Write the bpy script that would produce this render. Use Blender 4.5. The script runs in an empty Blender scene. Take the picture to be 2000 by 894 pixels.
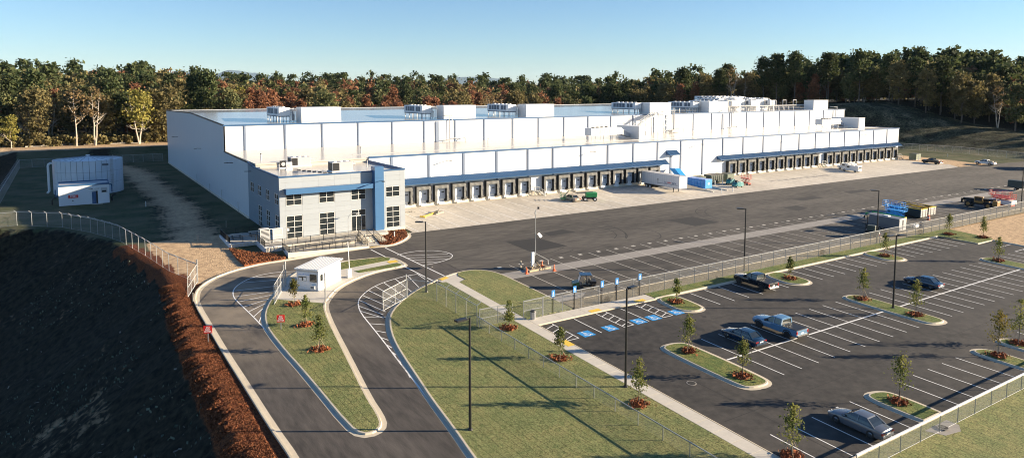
import bpy, math, random
import numpy as np
from math import radians as R_, sin, cos, pi, atan2, hypot
from mathutils import Matrix, Vector

random.seed(7); rng = np.random.default_rng(7)
sc = bpy.context.scene
col = sc.collection

# ------------------------------------------------------------------ camera
# axes: x runs along the loading docks (away to the right), y runs into the building, z is up.  metres.
cam_d = bpy.data.cameras.new("camera"); cam = bpy.data.objects.new("camera", cam_d); col.objects.link(cam)
cam.location = (0, 0, 24.4)
YAW, PIT = 0.5708, 0.0845
cam.rotation_euler = (pi / 2 - PIT, 0, -YAW)
cam_d.sensor_fit = 'HORIZONTAL'; cam_d.sensor_width = 36.0
cam_d.lens = 36.0 * 1362.8 / 2000.0
cam_d.shift_x = 0.0; cam_d.shift_y = -(447.0 - 290.6) / 2000.0
cam_d.clip_start = 0.5; cam_d.clip_end = 60000
sc.camera = cam

# ------------------------------------------------------------------ sun, sky, exposure
SUN_EL, SUN_AZ = R_(14.3), R_(-30.5)          # azimuth measured from +x towards +y
sd = Vector((cos(SUN_EL) * cos(SUN_AZ), cos(SUN_EL) * sin(SUN_AZ), sin(SUN_EL)))
sun_d = bpy.data.lights.new("sun", 'SUN'); sun = bpy.data.objects.new("sun", sun_d); col.objects.link(sun)
sun_d.energy = 5.0; sun_d.angle = R_(0.5); sun_d.color = (1.0, 0.83, 0.60)
sun.rotation_euler = sd.to_track_quat('Z', 'Y').to_euler()
w = bpy.data.worlds.new("World"); sc.world = w; w.use_nodes = True
nt = w.node_tree; nt.nodes.clear()
sky = nt.nodes.new('ShaderNodeTexSky'); sky.sky_type = 'NISHITA'; sky.sun_disc = False
sky.sun_elevation = SUN_EL; sky.sun_rotation = pi / 2 - SUN_AZ
sky.air_density = 1.0; sky.dust_density = 0.0; sky.ozone_density = 4.0; sky.altitude = 300
bg = nt.nodes.new('ShaderNodeBackground'); bg.inputs['Strength'].default_value = 0.056
tint = nt.nodes.new('ShaderNodeVectorMath'); tint.operation = 'MULTIPLY'; tint.inputs[1].default_value = (0.88, 0.94, 1.02)   # clear cool autumn air
out = nt.nodes.new('ShaderNodeOutputWorld')
nt.links.new(sky.outputs[0], tint.inputs[0]); nt.links.new(tint.outputs[0], bg.inputs[0]); nt.links.new(bg.outputs[0], out.inputs[0])
vs = sc.view_settings; vs.view_transform = 'Standard'; vs.look = 'None'; vs.gamma = 1.0; vs.use_curve_mapping = False
vs.exposure = 1.65
sc.cycles.max_bounces = 6; sc.cycles.transparent_max_bounces = 24; sc.cycles.volume_bounces = 0
sc.cycles.use_denoising = True
sc.cycles.sample_clamp_indirect = 6.0; sc.cycles.filter_width = 1.05

# ------------------------------------------------------------------ materials
MAT = {}
def mat(name, c, rough=.75, metal=0., var=.18, sc1=.6, sc2=9., bump=0., bs=20., stretch=None, spec=.5, c2=None, world=True, rnd=0., alpha=None, coat=0.):
    """procedural surface: base colour broken up by two noise scales, optional second colour and bump"""
    m = bpy.data.materials.new(name); m.use_nodes = True; n = m.node_tree.nodes; l = m.node_tree.links
    b = n['Principled BSDF']; b.inputs['Roughness'].default_value = rough; b.inputs['Metallic'].default_value = metal
    b.inputs['Specular IOR Level'].default_value = spec
    if coat: b.inputs['Coat Weight'].default_value = coat; b.inputs['Coat Roughness'].default_value = .06
    if world:
        g = n.new('ShaderNodeNewGeometry'); P = g.outputs['Position']
    else:
        g = n.new('ShaderNodeTexCoord'); P = g.outputs['Object']
    if stretch:
        mp = n.new('ShaderNodeMapping'); mp.inputs['Scale'].default_value = stretch; l.new(P, mp.inputs[0]); P = mp.outputs[0]
    def noise(s, d=3., r=.6):
        t = n.new('ShaderNodeTexNoise'); t.inputs['Scale'].default_value = s; t.inputs['Detail'].default_value = d
        t.inputs['Roughness'].default_value = r; l.new(P, t.inputs['Vector']); return t.outputs['Fac']
    a, bb = noise(sc1), noise(sc2)
    ad = n.new('ShaderNodeMath'); ad.operation = 'ADD'; l.new(a, ad.inputs[0]); l.new(bb, ad.inputs[1])
    mr = n.new('ShaderNodeMapRange'); mr.inputs[1].default_value = .65; mr.inputs[2].default_value = 1.35
    mr.inputs[3].default_value = 1 - var; mr.inputs[4].default_value = 1 + var; l.new(ad.outputs[0], mr.inputs[0])
    mul = n.new('ShaderNodeVectorMath'); mul.operation = 'SCALE'
    if c2:
        mx = n.new('ShaderNodeMix'); mx.data_type = 'RGBA'; mx.inputs[6].default_value = (*c, 1); mx.inputs[7].default_value = (*c2, 1)
        r2 = n.new('ShaderNodeMapRange'); r2.inputs[1].default_value = .42; r2.inputs[2].default_value = .6; l.new(noise(sc1 * 2.3), r2.inputs[0])
        l.new(r2.outputs[0], mx.inputs[0]); l.new(mx.outputs[2], mul.inputs[0])
    else: mul.inputs[0].default_value = c
    fac = mr.outputs[0]
    if rnd:
        oi = n.new('ShaderNodeObjectInfo'); r3 = n.new('ShaderNodeMapRange'); r3.inputs[3].default_value = 1 - rnd; r3.inputs[4].default_value = 1 + rnd
        l.new(oi.outputs['Random'], r3.inputs[0]); mm = n.new('ShaderNodeMath'); mm.operation = 'MULTIPLY'
        l.new(fac, mm.inputs[0]); l.new(r3.outputs[0], mm.inputs[1]); fac = mm.outputs[0]
    l.new(fac, mul.inputs['Scale']); l.new(mul.outputs[0], b.inputs['Base Color'])
    if bump:
        bp = n.new('ShaderNodeBump'); bp.inputs['Strength'].default_value = 1; bp.inputs['Distance'].default_value = bump
        l.new(noise(bs, 4.), bp.inputs['Height']); l.new(bp.outputs[0], b.inputs['Normal'])
    MAT[name] = m; return m

mat('asphalt_court', (.068, .060, .050), .85, var=.75, sc1=.06, sc2=.9, bump=.012, bs=8, stretch=(.35, 1.6, 1))
mat('asphalt_road', (.058, .050, .043), .85, var=.7, sc1=.12, sc2=1.2, bump=.012, bs=8, stretch=(1.6, .3, 1))
mat('asphalt_lot', (.034, .0298, .0255), .82, var=.8, sc1=.09, sc2=1.1, bump=.012, bs=9)
mat('asphalt_patch', (.019, .018, .017), .85, var=.15, sc1=.4, sc2=4)
mat('concrete', (.52, .48, .41), .8, var=.10, sc1=.25, sc2=3, bump=.004)
mat('court_concrete', (.50, .45, .375), .8, var=.28, sc1=.09, sc2=1.5, stretch=(1, .45, 1))
mat('strip_concrete', (.27, .25, .225), .8, var=.14, sc1=.3, sc2=3)
mat('kerb_concrete', (.50, .44, .34), .8, var=.12, sc1=.5, sc2=6)
mat('paint_white', (.78, .77, .74), .6, var=.08, sc1=1, sc2=12)
mat('paint_worn', (.52, .49, .43), .7, var=.15, sc1=1, sc2=8)
mat('paint_blue', (.03, .27, .62), .6, var=.1)
mat('paint_yellow', (.75, .50, .06), .6, var=.1)
mat('wall_white', (.64, .655, .68), .45, var=.015, sc1=.2, sc2=2)
mat('wall_panel_white', (.61, .63, .66), .42, var=.05, sc1=3.0, sc2=8, stretch=(1, 1, .02))
mat('base_concrete', (.62, .56, .46), .8, var=.06)
mat('roof_membrane', (.50, .46, .40), .22, var=.10, sc1=.12, sc2=1.0, stretch=(.35, 1, 1), spec=.6)
mat('roof_upper', (.44, .455, .47), .13, var=.12, sc1=.12, sc2=1.0, stretch=(.35, 1, 1), spec=.7)  # the sky's blue sheen is partly painted into the membrane colour
mat('trim_blue', (.03, .09, .20), .4, var=.04)
mat('office_blue', (.05, .14, .29), .4, var=.04)
mat('seam_blue', (.04, .105, .22), .35, var=.05)
mat('downspout', (.16, .20, .28), .5, var=.05)
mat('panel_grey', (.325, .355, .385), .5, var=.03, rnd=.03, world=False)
mat('panel_grey_shaded', (.20, .25, .30), .5, var=.03, rnd=.03, world=False)
mat('frame_light', (.70, .69, .66), .4, var=.03)
mat('glass_dark', (.018, .024, .028), .06, var=.3, sc1=.7, spec=.8)
mat('dock_door', (.46, .51, .58), .5, var=.04)  # bluish shade inside the shelters mixed into the door colour
mat('fabric_grey', (.15, .15, .145), .9, var=.35, sc1=1.2, sc2=5, bump=.03, bs=5, stretch=(1.5, 1, 1.5))
mat('black', (.012, .012, .013), .5, var=.2)
mat('black_metal', (.014, .014, .015), .4, var=.1)
mat('rubber', (.016, .016, .016), .8, var=.2)
mat('galv', (.42, .43, .44), .35, metal=.6, var=.08)
mat('unit_white', (.74, .74, .72), .45, var=.04)
mat('unit_grey', (.42, .42, .43), .5, var=.08)
mat('louver', (.10, .12, .15), .5, var=.3, sc1=4, sc2=20)
mat('pipe_steel', (.55, .53, .50), .4, var=.08)
mat('mulch', (.185, .064, .024), .95, var=.65, sc1=1.6, sc2=7, bump=.10, bs=5)
mat('mulch_bed', (.20, .066, .024), .95, var=.8, sc1=1.6, sc2=5, bump=.12, bs=4)
mat('mulch_ring', (.24, .075, .026), .95, var=.6, sc1=4, sc2=14, bump=.04, bs=10)
mat('stone', (.40, .36, .29), .9, var=.7, sc1=2.2, sc2=6, bump=.05, bs=5)
mat('tank_steel', (.58, .64, .70), .35, var=.05, rnd=.04)
mat('bark', (.12, .10, .08), .9, var=.3, sc1=1, sc2=5, world=False)
mat('bark_pale', (.42, .37, .30), .9, var=.3, sc1=1, sc2=5, world=False)
mat('stake_wood', (.45, .36, .24), .9, var=.1)
mat('chrome', (.65, .65, .65), .15, metal=1, var=.02)
mat('tail_red', (.35, .015, .01), .25, var=.1)
mat('plate', (.75, .75, .72), .5, var=.05)
mat('cone_orange', (.75, .13, .03), .5, var=.1)
mat('sign_red', (.62, .02, .015), .45, var=.04)
mat('sign_white', (.80, .80, .80), .45, var=.03)
mat('sign_blue', (.03, .22, .60), .45, var=.04)
mat('compactor_blue', (.015, .15, .50), .45, var=.1)
mat('lift_blue', (.02, .24, .62), .45, var=.1)
mat('lift_green', (.015, .26, .08), .45, var=.12)
mat('lift_red', (.42, .05, .03), .45, var=.12)
mat('lift_yellow', (.30, .16, .04), .5, var=.15)
mat('teal', (.02, .18, .19), .4, var=.1)
mat('green_box', (.11, .14, .10), .6, var=.12)
mat('dark_green', (.05, .065, .055), .6, var=.12)
mat('trailer_white', (.66, .67, .69), .45, var=.04, sc1=.6, sc2=3)
mat('cargo_grey', (.15, .155, .165), .45, var=.06)
mat('interior', (.30, .27, .22), .8, var=.3)
for nm, c, r in (('car_silver', (.10, .11, .13), .22), ('car_lightblue', (.10, .21, .34), .25), ('car_navy', (.005, .024, .055), .18),
                 ('car_black', (.010, .012, .016), .18), ('car_tan', (.30, .26, .20), .25), ('car_white', (.72, .72, .70), .3), ('car_green', (.02, .10, .03), .3)):
    mat(nm, c, r, var=.02, coat=.6)

def dusty(name, c):
    # tan dust tracked over the left lane near the site entrance
    m = MAT[name]; n = m.node_tree.nodes; l = m.node_tree.links; b = n['Principled BSDF']; src = b.inputs['Base Color'].links[0].from_socket
    g = n.new('ShaderNodeNewGeometry'); s = n.new('ShaderNodeSeparateXYZ'); l.new(g.outputs['Position'], s.inputs[0])
    def mr(o, a, b_):
        r = n.new('ShaderNodeMapRange'); r.inputs[1].default_value = a; r.inputs[2].default_value = b_; l.new(o, r.inputs[0]); return r.outputs[0]
    fx, fy = mr(s.outputs[0], 40, 18), mr(s.outputs[1], 62, 90)
    t = n.new('ShaderNodeTexNoise'); t.inputs['Scale'].default_value = .25; t.inputs['Detail'].default_value = 5; l.new(g.outputs['Position'], t.inputs['Vector'])
    k = n.new('ShaderNodeMath'); k.operation = 'MULTIPLY'; l.new(fx, k.inputs[0]); l.new(fy, k.inputs[1])
    k2 = n.new('ShaderNodeMath'); k2.operation = 'MULTIPLY'; l.new(k.outputs[0], k2.inputs[0]); l.new(mr(t.outputs['Fac'], .25, .6), k2.inputs[1])
    x = n.new('ShaderNodeMix'); x.data_type = 'RGBA'; l.new(k2.outputs[0], x.inputs[0]); l.new(src, x.inputs[6]); x.inputs[7].default_value = (*c, 1); l.new(x.outputs[2], b.inputs['Base Color'])
dusty('asphalt_road', (.25, .205, .15))

def chainlink(name, coverage):
    m = bpy.data.materials.new(name); m.use_nodes = True; n = m.node_tree.nodes; l = m.node_tree.links
    b = n['Principled BSDF']; b.inputs['Base Color'].default_value = (.34, .35, .36, 1); b.inputs['Metallic'].default_value = .35
    b.inputs['Roughness'].default_value = .45
    uv = n.new('ShaderNodeUVMap'); sp = n.new('ShaderNodeSeparateXYZ'); l.new(uv.outputs[0], sp.inputs[0])
    wires = []
    for op in ('ADD', 'SUBTRACT'):
        a = n.new('ShaderNodeMath'); a.operation = op; l.new(sp.outputs[0], a.inputs[0]); l.new(sp.outputs[1], a.inputs[1])
        k = n.new('ShaderNodeMath'); k.operation = 'MULTIPLY'; k.inputs[1].default_value = 1 / .072; l.new(a.outputs[0], k.inputs[0])
        f = n.new('ShaderNodeMath'); f.operation = 'FRACT'; l.new(k.outputs[0], f.inputs[0])
        c = n.new('ShaderNodeMath'); c.operation = 'LESS_THAN'; c.inputs[1].default_value = coverage; l.new(f.outputs[0], c.inputs[0]); wires.append(c)
    mx = n.new('ShaderNodeMath'); mx.operation = 'MAXIMUM'; l.new(wires[0].outputs[0], mx.inputs[0]); l.new(wires[1].outputs[0], mx.inputs[1])
    l.new(mx.outputs[0], b.inputs['Alpha']); MAT[name] = m
chainlink('chain_mesh', .10)
m = bpy.data.materials.new('chain_mesh_fine'); m.use_nodes = True; b_ = m.node_tree.nodes['Principled BSDF']      # wire too fine to resolve at this distance: even see-through screen
b_.inputs['Base Color'].default_value = (.34, .35, .36, 1); b_.inputs['Metallic'].default_value = .35; b_.inputs['Roughness'].default_value = .45; b_.inputs['Alpha'].default_value = .17; MAT['chain_mesh_fine'] = m

def grass_mat(name, c1, c2, c3, seams=True):
    m = bpy.data.materials.new(name); m.use_nodes = True; n = m.node_tree.nodes; l = m.node_tree.links
    b = n['Principled BSDF']; b.inputs['Roughness'].default_value = .9; b.inputs['Specular IOR Level'].default_value = .2
    g = n.new('ShaderNodeNewGeometry'); P = g.outputs['Position']
    def noise(s, d=3., st=None):
        v = P
        if st:
            mp = n.new('ShaderNodeMapping'); mp.inputs['Scale'].default_value = st; l.new(P, mp.inputs[0]); v = mp.outputs[0]
        t = n.new('ShaderNodeTexNoise'); t.inputs['Scale'].default_value = s; t.inputs['Detail'].default_value = d; l.new(v, t.inputs['Vector']); return t.outputs['Fac']
    def ramp(x, a, b_, c, d):
        r = n.new('ShaderNodeMapRange'); r.inputs[1].default_value = a; r.inputs[2].default_value = b_; r.inputs[3].default_value = c; r.inputs[4].default_value = d; l.new(x, r.inputs[0]); return r.outputs[0]
    def mixc(f, a, b_):
        x = n.new('ShaderNodeMix'); x.data_type = 'RGBA'
        for i, v in ((6, a), (7, b_)):
            if isinstance(v, tuple): x.inputs[i].default_value = (*v, 1)
            else: l.new(v, x.inputs[i])
        l.new(f, x.inputs[0]); return x.outputs[2]
    base = mixc(ramp(noise(.45, 5), .38, .62, 0, 1), c1, c2)
    base = mixc(ramp(noise(2.6, 4, (1, .6, 1)), .5, .68, 0, .8), base, c3)
    dark = ramp(noise(7., 4), .35, .62, .62, 1.25)
    if seams:
        mp = n.new('ShaderNodeMapping'); mp.inputs['Rotation'].default_value = (0, 0, R_(88)); l.new(P, mp.inputs[0])
        ns = n.new('ShaderNodeTexNoise'); ns.inputs['Scale'].default_value = .8; l.new(P, ns.inputs['Vector'])
        av = n.new('ShaderNodeVectorMath'); av.operation = 'MULTIPLY_ADD'; l.new(ns.outputs['Color'], av.inputs[0]); av.inputs[1].default_value = (.5, .35, 0); l.new(mp.outputs[0], av.inputs[2])
        br = n.new('ShaderNodeTexBrick'); br.inputs['Scale'].default_value = 1.0; br.inputs['Brick Width'].default_value = 2.4; br.inputs['Row Height'].default_value = .62
        br.inputs['Mortar Size'].default_value = .035; br.inputs['Mortar Smooth'].default_value = .6
        br.inputs['Color1'].default_value = (1, 1, 1, 1); br.inputs['Color2'].default_value = (.93, .93, .93, 1); br.inputs['Mortar'].default_value = (.50, .50, .50, 1)
        l.new(av.outputs[0], br.inputs[0])
        mm = n.new('ShaderNodeMath'); mm.operation = 'MULTIPLY'; l.new(dark, mm.inputs[0]); l.new(br.outputs[0], mm.inputs[1]); dark = mm.outputs[0]
    s = n.new('ShaderNodeVectorMath'); s.operation = 'SCALE'; l.new(base, s.inputs[0]); l.new(dark, s.inputs['Scale']); l.new(s.outputs[0], b.inputs['Base Color'])
    bp = n.new('ShaderNodeBump'); bp.inputs['Distance'].default_value = .035; bp.inputs['Strength'].default_value = .8; l.new(noise(9., 4), bp.inputs['Height']); l.new(bp.outputs[0], b.inputs['Normal'])
    MAT[name] = m
grass_mat('sod', (.182, .200, .078), (.245, .235, .095), (.145, .175, .064))
grass_mat('sod_bright', (.115, .155, .045), (.19, .19, .060), (.07, .115, .032))
grass_mat('verge_grass', (.20, .165, .10), (.15, .12, .07), (.26, .21, .13), seams=False)

# ------------------------------------------------------------------ mesh helper
class MB:
    def __init__(s): s.v = []; s.f = []; s.M = None
    def add(s, vs_, fs):
        o = len(s.v)
        if s.M is not None: vs_ = [tuple(s.M @ Vector(p)) for p in vs_]
        s.v += [tuple(p) for p in vs_]; s.f += [tuple(i + o for i in f) for f in fs]; return s
    def box(s, x0, x1, y0, y1, z0, z1):
        return s.add([(x0, y0, z0), (x1, y0, z0), (x1, y1, z0), (x0, y1, z0), (x0, y0, z1), (x1, y0, z1), (x1, y1, z1), (x0, y1, z1)],
                     [(0, 3, 2, 1), (4, 5, 6, 7), (0, 1, 5, 4), (1, 2, 6, 5), (2, 3, 7, 6), (3, 0, 4, 7)])
    def bar(s, p, q, w=.05, h=None):
        """square bar from p to q"""
        p = Vector(p); q = Vector(q); d = (q - p).normalized(); up = Vector((0, 0, 1)) if abs(d.z) < .95 else Vector((1, 0, 0))
        a = d.cross(up).normalized() * w / 2; b = a.cross(d).normalized() * (h or w) / 2
        return s.add([p - a - b, p + a - b, p + a + b, p - a + b, q - a - b, q + a - b, q + a + b, q - a + b],
                     [(0, 1, 2, 3), (7, 6, 5, 4), (0, 4, 5, 1), (1, 5, 6, 2), (2, 6, 7, 3), (3, 7, 4, 0)])
    def cyl(s, p, q, r0, r1=None, n=8, caps=True):
        r1 = r0 if r1 is None else r1; p = Vector(p); q = Vector(q); d = (q - p).normalized()
        up = Vector((0, 0, 1)) if abs(d.z) < .9 else Vector((1, 0, 0)); a = d.cross(up).normalized(); b = d.cross(a)
        vs_ = [p + (a * cos(2 * pi * i / n) + b * sin(2 * pi * i / n)) * r0 for i in range(n)] + [q + (a * cos(2 * pi * i / n) + b * sin(2 * pi * i / n)) * r1 for i in range(n)]
        fs = [(i, (i + 1) % n, n + (i + 1) % n, n + i) for i in range(n)]
        if caps: fs += [tuple(range(n - 1, -1, -1)), tuple(range(n, 2 * n))]
        return s.add(vs_, fs)
    def tube(s, pts, r, n=6):
        for a, b in zip(pts, pts[1:]): s.cyl(a, b, r, r, n)
        return s
    def prism(s, poly, z0, z1):
        """poly = list of (x, y); z0 / z1 numbers or functions of x, y"""
        f0 = z0 if callable(z0) else (lambda x, y: z0); f1 = z1 if callable(z1) else (lambda x, y: z1)
        n = len(poly); a = sum(poly[i][0] * poly[(i + 1) % n][1] - poly[(i + 1) % n][0] * poly[i][1] for i in range(n))
        if a < 0: poly = poly[::-1]
        vs_ = [(x, y, f0(x, y)) for x, y in poly] + [(x, y, f1(x, y)) for x, y in poly]
        return s.add(vs_, [tuple(range(n - 1, -1, -1)), tuple(range(n, 2 * n))] + [(i, (i + 1) % n, n + (i + 1) % n, n + i) for i in range(n)])
    def loft(s, rings, caps=True):
        """rings of equal length point lists, closed rings"""
        n = len(rings[0]); vs_ = [p for r in rings for p in r]; fs = []
        for k in range(len(rings) - 1):
            fs += [(k * n + i, k * n + (i + 1) % n, (k + 1) * n + (i + 1) % n, (k + 1) * n + i) for i in range(n)]
        if caps: fs += [tuple(range(n - 1, -1, -1)), tuple(range((len(rings) - 1) * n, len(rings) * n))]
        return s.add(vs_, fs)
    def mesh(s, name, m=None, smooth=False):
        me = bpy.data.meshes.new(name); me.from_pydata(s.v, [], s.f); me.update()
        if m: me.materials.append(MAT[m])
        if smooth: me.shade_smooth()
        return me

def tag(o, label=None, cat=None, group=None, kind=None):
    if label: o['label'] = label
    if cat: o['category'] = cat
    if group: o['group'] = group
    if kind: o['kind'] = kind
    return o
def link(name, me, parent=None, loc=None, rz=0., kind=None, label=None):
    o = bpy.data.objects.new(name, me); col.objects.link(o)
    if parent: o.parent = parent
    if loc: o.location = loc
    if rz: o.rotation_euler = (0, 0, rz)
    if kind: o['kind'] = kind
    if label: o['label'] = label
    return o
def part(name, mb, m, parent=None, smooth=False, loc=None, rz=0., kind=None, label=None, bevel=0., split=False):
    o = link(name, mb.mesh(name, m, smooth), parent, loc, rz, kind, label)
    if split:
        b = o.modifiers.new('split', 'EDGE_SPLIT'); b.split_angle = R_(32)
    if bevel:
        b = o.modifiers.new('bevel', 'BEVEL'); b.width = bevel; b.segments = 2
    return o
SLOPE = 0.0317; DOCK_Y = 132.25
def hz(x, y): return SLOPE * (y - DOCK_Y) if y < DOCK_Y else 0.0
TILT = math.atan(SLOPE)
def thing(name, label, cat, loc, rz=0., group=None, tilt=False):
    o = bpy.data.objects.new(name, None); col.objects.link(o); o.empty_display_size = .3
    if len(loc) == 2: loc = (loc[0], loc[1], hz(*loc))
    if tilt: o.matrix_world = Matrix.Translation(loc) @ Matrix.Rotation(TILT, 4, 'X') @ Matrix.Rotation(rz, 4, 'Z')
    else: o.location = loc; o.rotation_euler = (0, 0, rz)
    return tag(o, label, cat, group)
def dup(root, loc, rz=None, label=None, group=None, tilt=False, scale=None, name=None):
    r = root.copy(); col.objects.link(r)
    if len(loc) == 2: loc = (loc[0], loc[1], hz(*loc))
    if tilt: r.matrix_world = Matrix.Translation(loc) @ Matrix.Rotation(TILT, 4, 'X') @ Matrix.Rotation(rz or 0, 4, 'Z')
    else:
        r.location = loc
        if rz is not None: r.rotation_euler = (0, 0, rz)
    if scale: r.scale = (scale,) * 3
    if label: r['label'] = label
    if group: r['group'] = group
    for ch in [c for c in root.children]:
        c = ch.copy(); col.objects.link(c); c.parent = r; c.matrix_parent_inverse = ch.matrix_parent_inverse.copy()
        for g in [k for k in ch.children]:
            d = g.copy(); col.objects.link(d); d.parent = c
    return r
def text(body, size, m, parent, loc, rot, name='lettering', extrude=0.004, sx=1.):
    c = bpy.data.curves.new(name, 'FONT'); c.body = body; c.size = size; c.align_x = 'CENTER'; c.align_y = 'CENTER'; c.extrude = extrude
    c.offset = size * .012; tmp = bpy.data.objects.new('tmp', c); col.objects.link(tmp)
    dg = bpy.context.evaluated_depsgraph_get(); me = bpy.data.meshes.new_from_object(tmp.evaluated_get(dg)); bpy.data.objects.remove(tmp)
    me.name = name; me.materials.clear(); me.materials.append(MAT[m]); o = link(name, me, parent, loc); o.rotation_euler = rot; o.scale = (sx, 1, 1); return o
def sheet(name, poly, off, m, parent=None, kind='structure', label=None):
    """thin flat sheet lying on the sloped ground plane"""
    n = len(poly); a = sum(poly[i][0] * poly[(i + 1) % n][1] - poly[(i + 1) % n][0] * poly[i][1] for i in range(n))
    if a < 0: poly = poly[::-1]
    mb = MB(); mb.add([(x, y, hz(x, y) + off) for x, y in poly], [tuple(range(len(poly)))])
    return part(name, mb, m, parent, kind=kind if parent is None else None, label=label)
def rect(x0, x1, y0, y1): return [(x0, y0), (x1, y0), (x1, y1), (x0, y1)]
def stripe_mb(mb, p, q, wd, off=.012):
    dx, dy = q[0] - p[0], q[1] - p[1]; L = hypot(dx, dy); nx, ny = -dy / L * wd / 2, dx / L * wd / 2
    pts = [(p[0] + nx, p[1] + ny), (p[0] - nx, p[1] - ny), (q[0] - nx, q[1] - ny), (q[0] + nx, q[1] + ny)]
    return mb.add([(x, y, hz(x, y) + off) for x, y in pts], [(0, 1, 2, 3)])
def smooth_poly(pts, closed=True, it=1):
    for _ in range(it):
        o = []; n = len(pts)
        for i in range(n if closed else n - 1):
            a, b = pts[i], pts[(i + 1) % n]
            o += [(a[0] * .75 + b[0] * .25, a[1] * .75 + b[1] * .25), (a[0] * .25 + b[0] * .75, a[1] * .25 + b[1] * .75)]
        if not closed: o = [pts[0]] + o + [pts[-1]]
        pts = o
    return pts
def offset_line(pts, d, closed):
    """offset to the left of the walking direction"""
    n = len(pts); res = []
    for i in range(n):
        a = pts[i - 1] if (closed or i > 0) else pts[i]; b = pts[(i + 1) % n] if (closed or i < n - 1) else pts[i]
        dx, dy = b[0] - a[0], b[1] - a[1]; L = hypot(dx, dy) or 1; res.append((pts[i][0] - dy / L * d, pts[i][1] + dx / L * d))
    return res
def kerb(name, pts, closed=False, side=1, gutter=.42, wd=.17, h=.14, m='kerb_concrete', label=None):
    """kerb and gutter: pts is the face line, side=+1 puts the raised kerb on the left of the walking direction"""
    prof = [(-gutter * side, .004), (-.02 * side, .018), (.03 * side, h - .01), (.06 * side, h), ((.06 + wd) * side, h), ((.06 + wd) * side, -.12)]
    lines = [offset_line(pts, d, closed) for d, _ in prof]; mb = MB(); n = len(pts); k = len(prof)
    vs_ = [(lines[j][i][0], lines[j][i][1], hz(*lines[j][i]) + prof[j][1]) for i in range(n) for j in range(k)]
    fs = []
    for i in range(n if closed else n - 1):
        i2 = (i + 1) % n
        for j in range(k - 1):
            q = (i * k + j, i2 * k + j, i2 * k + j + 1, i * k + j + 1); fs.append(q if side < 0 else q[::-1])
    mb.add(vs_, fs); return part(name, mb, m, kind='structure', label=label)
# ================================================================== TERRAIN
def ss(a, b, x): t = np.clip((x - a) / (b - a), 0, 1); return t * t * (3 - 2 * t)
CR_Y = [-60, 50, 60, 70, 80, 90, 102, 115, 126, 138, 145, 149, 153, 200, 270, 300]
CR_X = [10.4, 10.4, 10.5, 10.2, 10.2, 10.6, 11.0, 9.4, 6.6, 1.5, -2.5, -9.5, -13.4, -13.6, -13.6, -13.6]
HL_Y = [60, 100, 115, 126, 140, 156, 177, 192, 207, 240, 300]
HL_Z = [3, 4.0, 5.2, 6.3, 7.4, 9.9, 15.4, 18.3, 17.4, 16.5, 15]
def terrain(X, Y):
    X = np.asarray(X, float); Y = np.asarray(Y, float)
    z = np.where(Y < DOCK_Y, SLOPE * (Y - DOCK_Y), 0.0)
    cx = np.interp(Y, CR_Y, CR_X)
    wob = .35 * np.sin(Y * 1.7) + .25 * np.sin(Y * 3.9 + 1) + .15 * np.sin(Y * 7.7)
    d = np.clip(cx + wob - X, 0, None) * (1 - ss(272, 290, Y))
    z = z - np.clip(.62 * d * (1 - np.exp(-d / .9)), 0, 15)
    # land rising behind the warehouse; clearing stepped up to shorten the building's shadow
    z = z + 11.5 * ss(310, 570, Y) + 4.1 * ss(267, 282, Y) * (1 - ss(60, 90, X))
    z = z + 1.5 * ss(300, 420, Y) * (1 - ss(40, 120, X))
    # grassy bank on the right
    crest = np.interp(Y, HL_Y, HL_Z); x0 = np.interp(Y, [100, 150, 200, 260], [292, 291, 272, 268])
    t = ss(x0, x0 + 44, X); zb = crest * t + .012 * np.clip(X - 335, 0, 180)
    z = z + zb * (1 - ss(260, 330, Y)) * ss(40, 90, Y)
    z = z + (12.5 * ss(262, 330, X)) * ss(260, 330, Y) * ss(262, 330, X) * (1 - ss(330, 430, Y))
    return z
def tz(x, y): return float(terrain(x, y))
xs = np.unique(np.concatenate([[-9000, -5000, -2500, -1200, -700, -400, -250, -150, -100], np.arange(-70, 13.1, .8), np.arange(14, 60, 2.), np.arange(60, 290, 4.), np.arange(290, 400, 3.), [410, 430, 470, 520, 600, 700, 900, 1300, 2200, 4500, 9500, 26500]]))
ys = np.unique(np.concatenate([[-2500, -800, -300, -120, -60, -20], np.arange(0, 160, 1.5), [DOCK_Y], np.arange(160, 420, 4.), [430, 460, 500, 560, 650, 800, 1100, 1600, 2600, 5000, 9500, 27500]]))
XX, YY = np.meshgrid(xs, ys, indexing='ij'); ZZ = terrain(XX, YY) - .07
slope_zone = (XX < 12.3) & (YY < 300)
ZZ = ZZ + np.where(slope_zone & (XX < np.interp(YY, CR_Y, CR_X) + 1), rng.normal(0, .07, XX.shape), 0)
ZZ = ZZ + np.where((XX > 300) & (YY > 80) & (YY < 260), rng.normal(0, .035, XX.shape), 0)
nx, ny = len(xs), len(ys)
me = bpy.data.meshes.new('ground'); me.vertices.add(nx * ny)
me.vertices.foreach_set('co', np.stack([XX, YY, ZZ], -1).reshape(-1).astype('f4'))
ii, jj = np.meshgrid(np.arange(nx - 1), np.arange(ny - 1), indexing='ij'); a = (ii * ny + jj).reshape(-1)
quads = np.stack([a, a + ny, a + ny + 1, a + 1], -1)
me.loops.add(quads.size); me.loops.foreach_set('vertex_index', quads.reshape(-1).astype('i4'))
me.polygons.add(len(quads)); me.polygons.foreach_set('loop_start', np.arange(0, quads.size, 4, dtype='i4')); me.polygons.foreach_set('loop_total', np.full(len(quads), 4, dtype='i4'))
me.update(calc_edges=True); me.validate(); me.shade_smooth()
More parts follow.
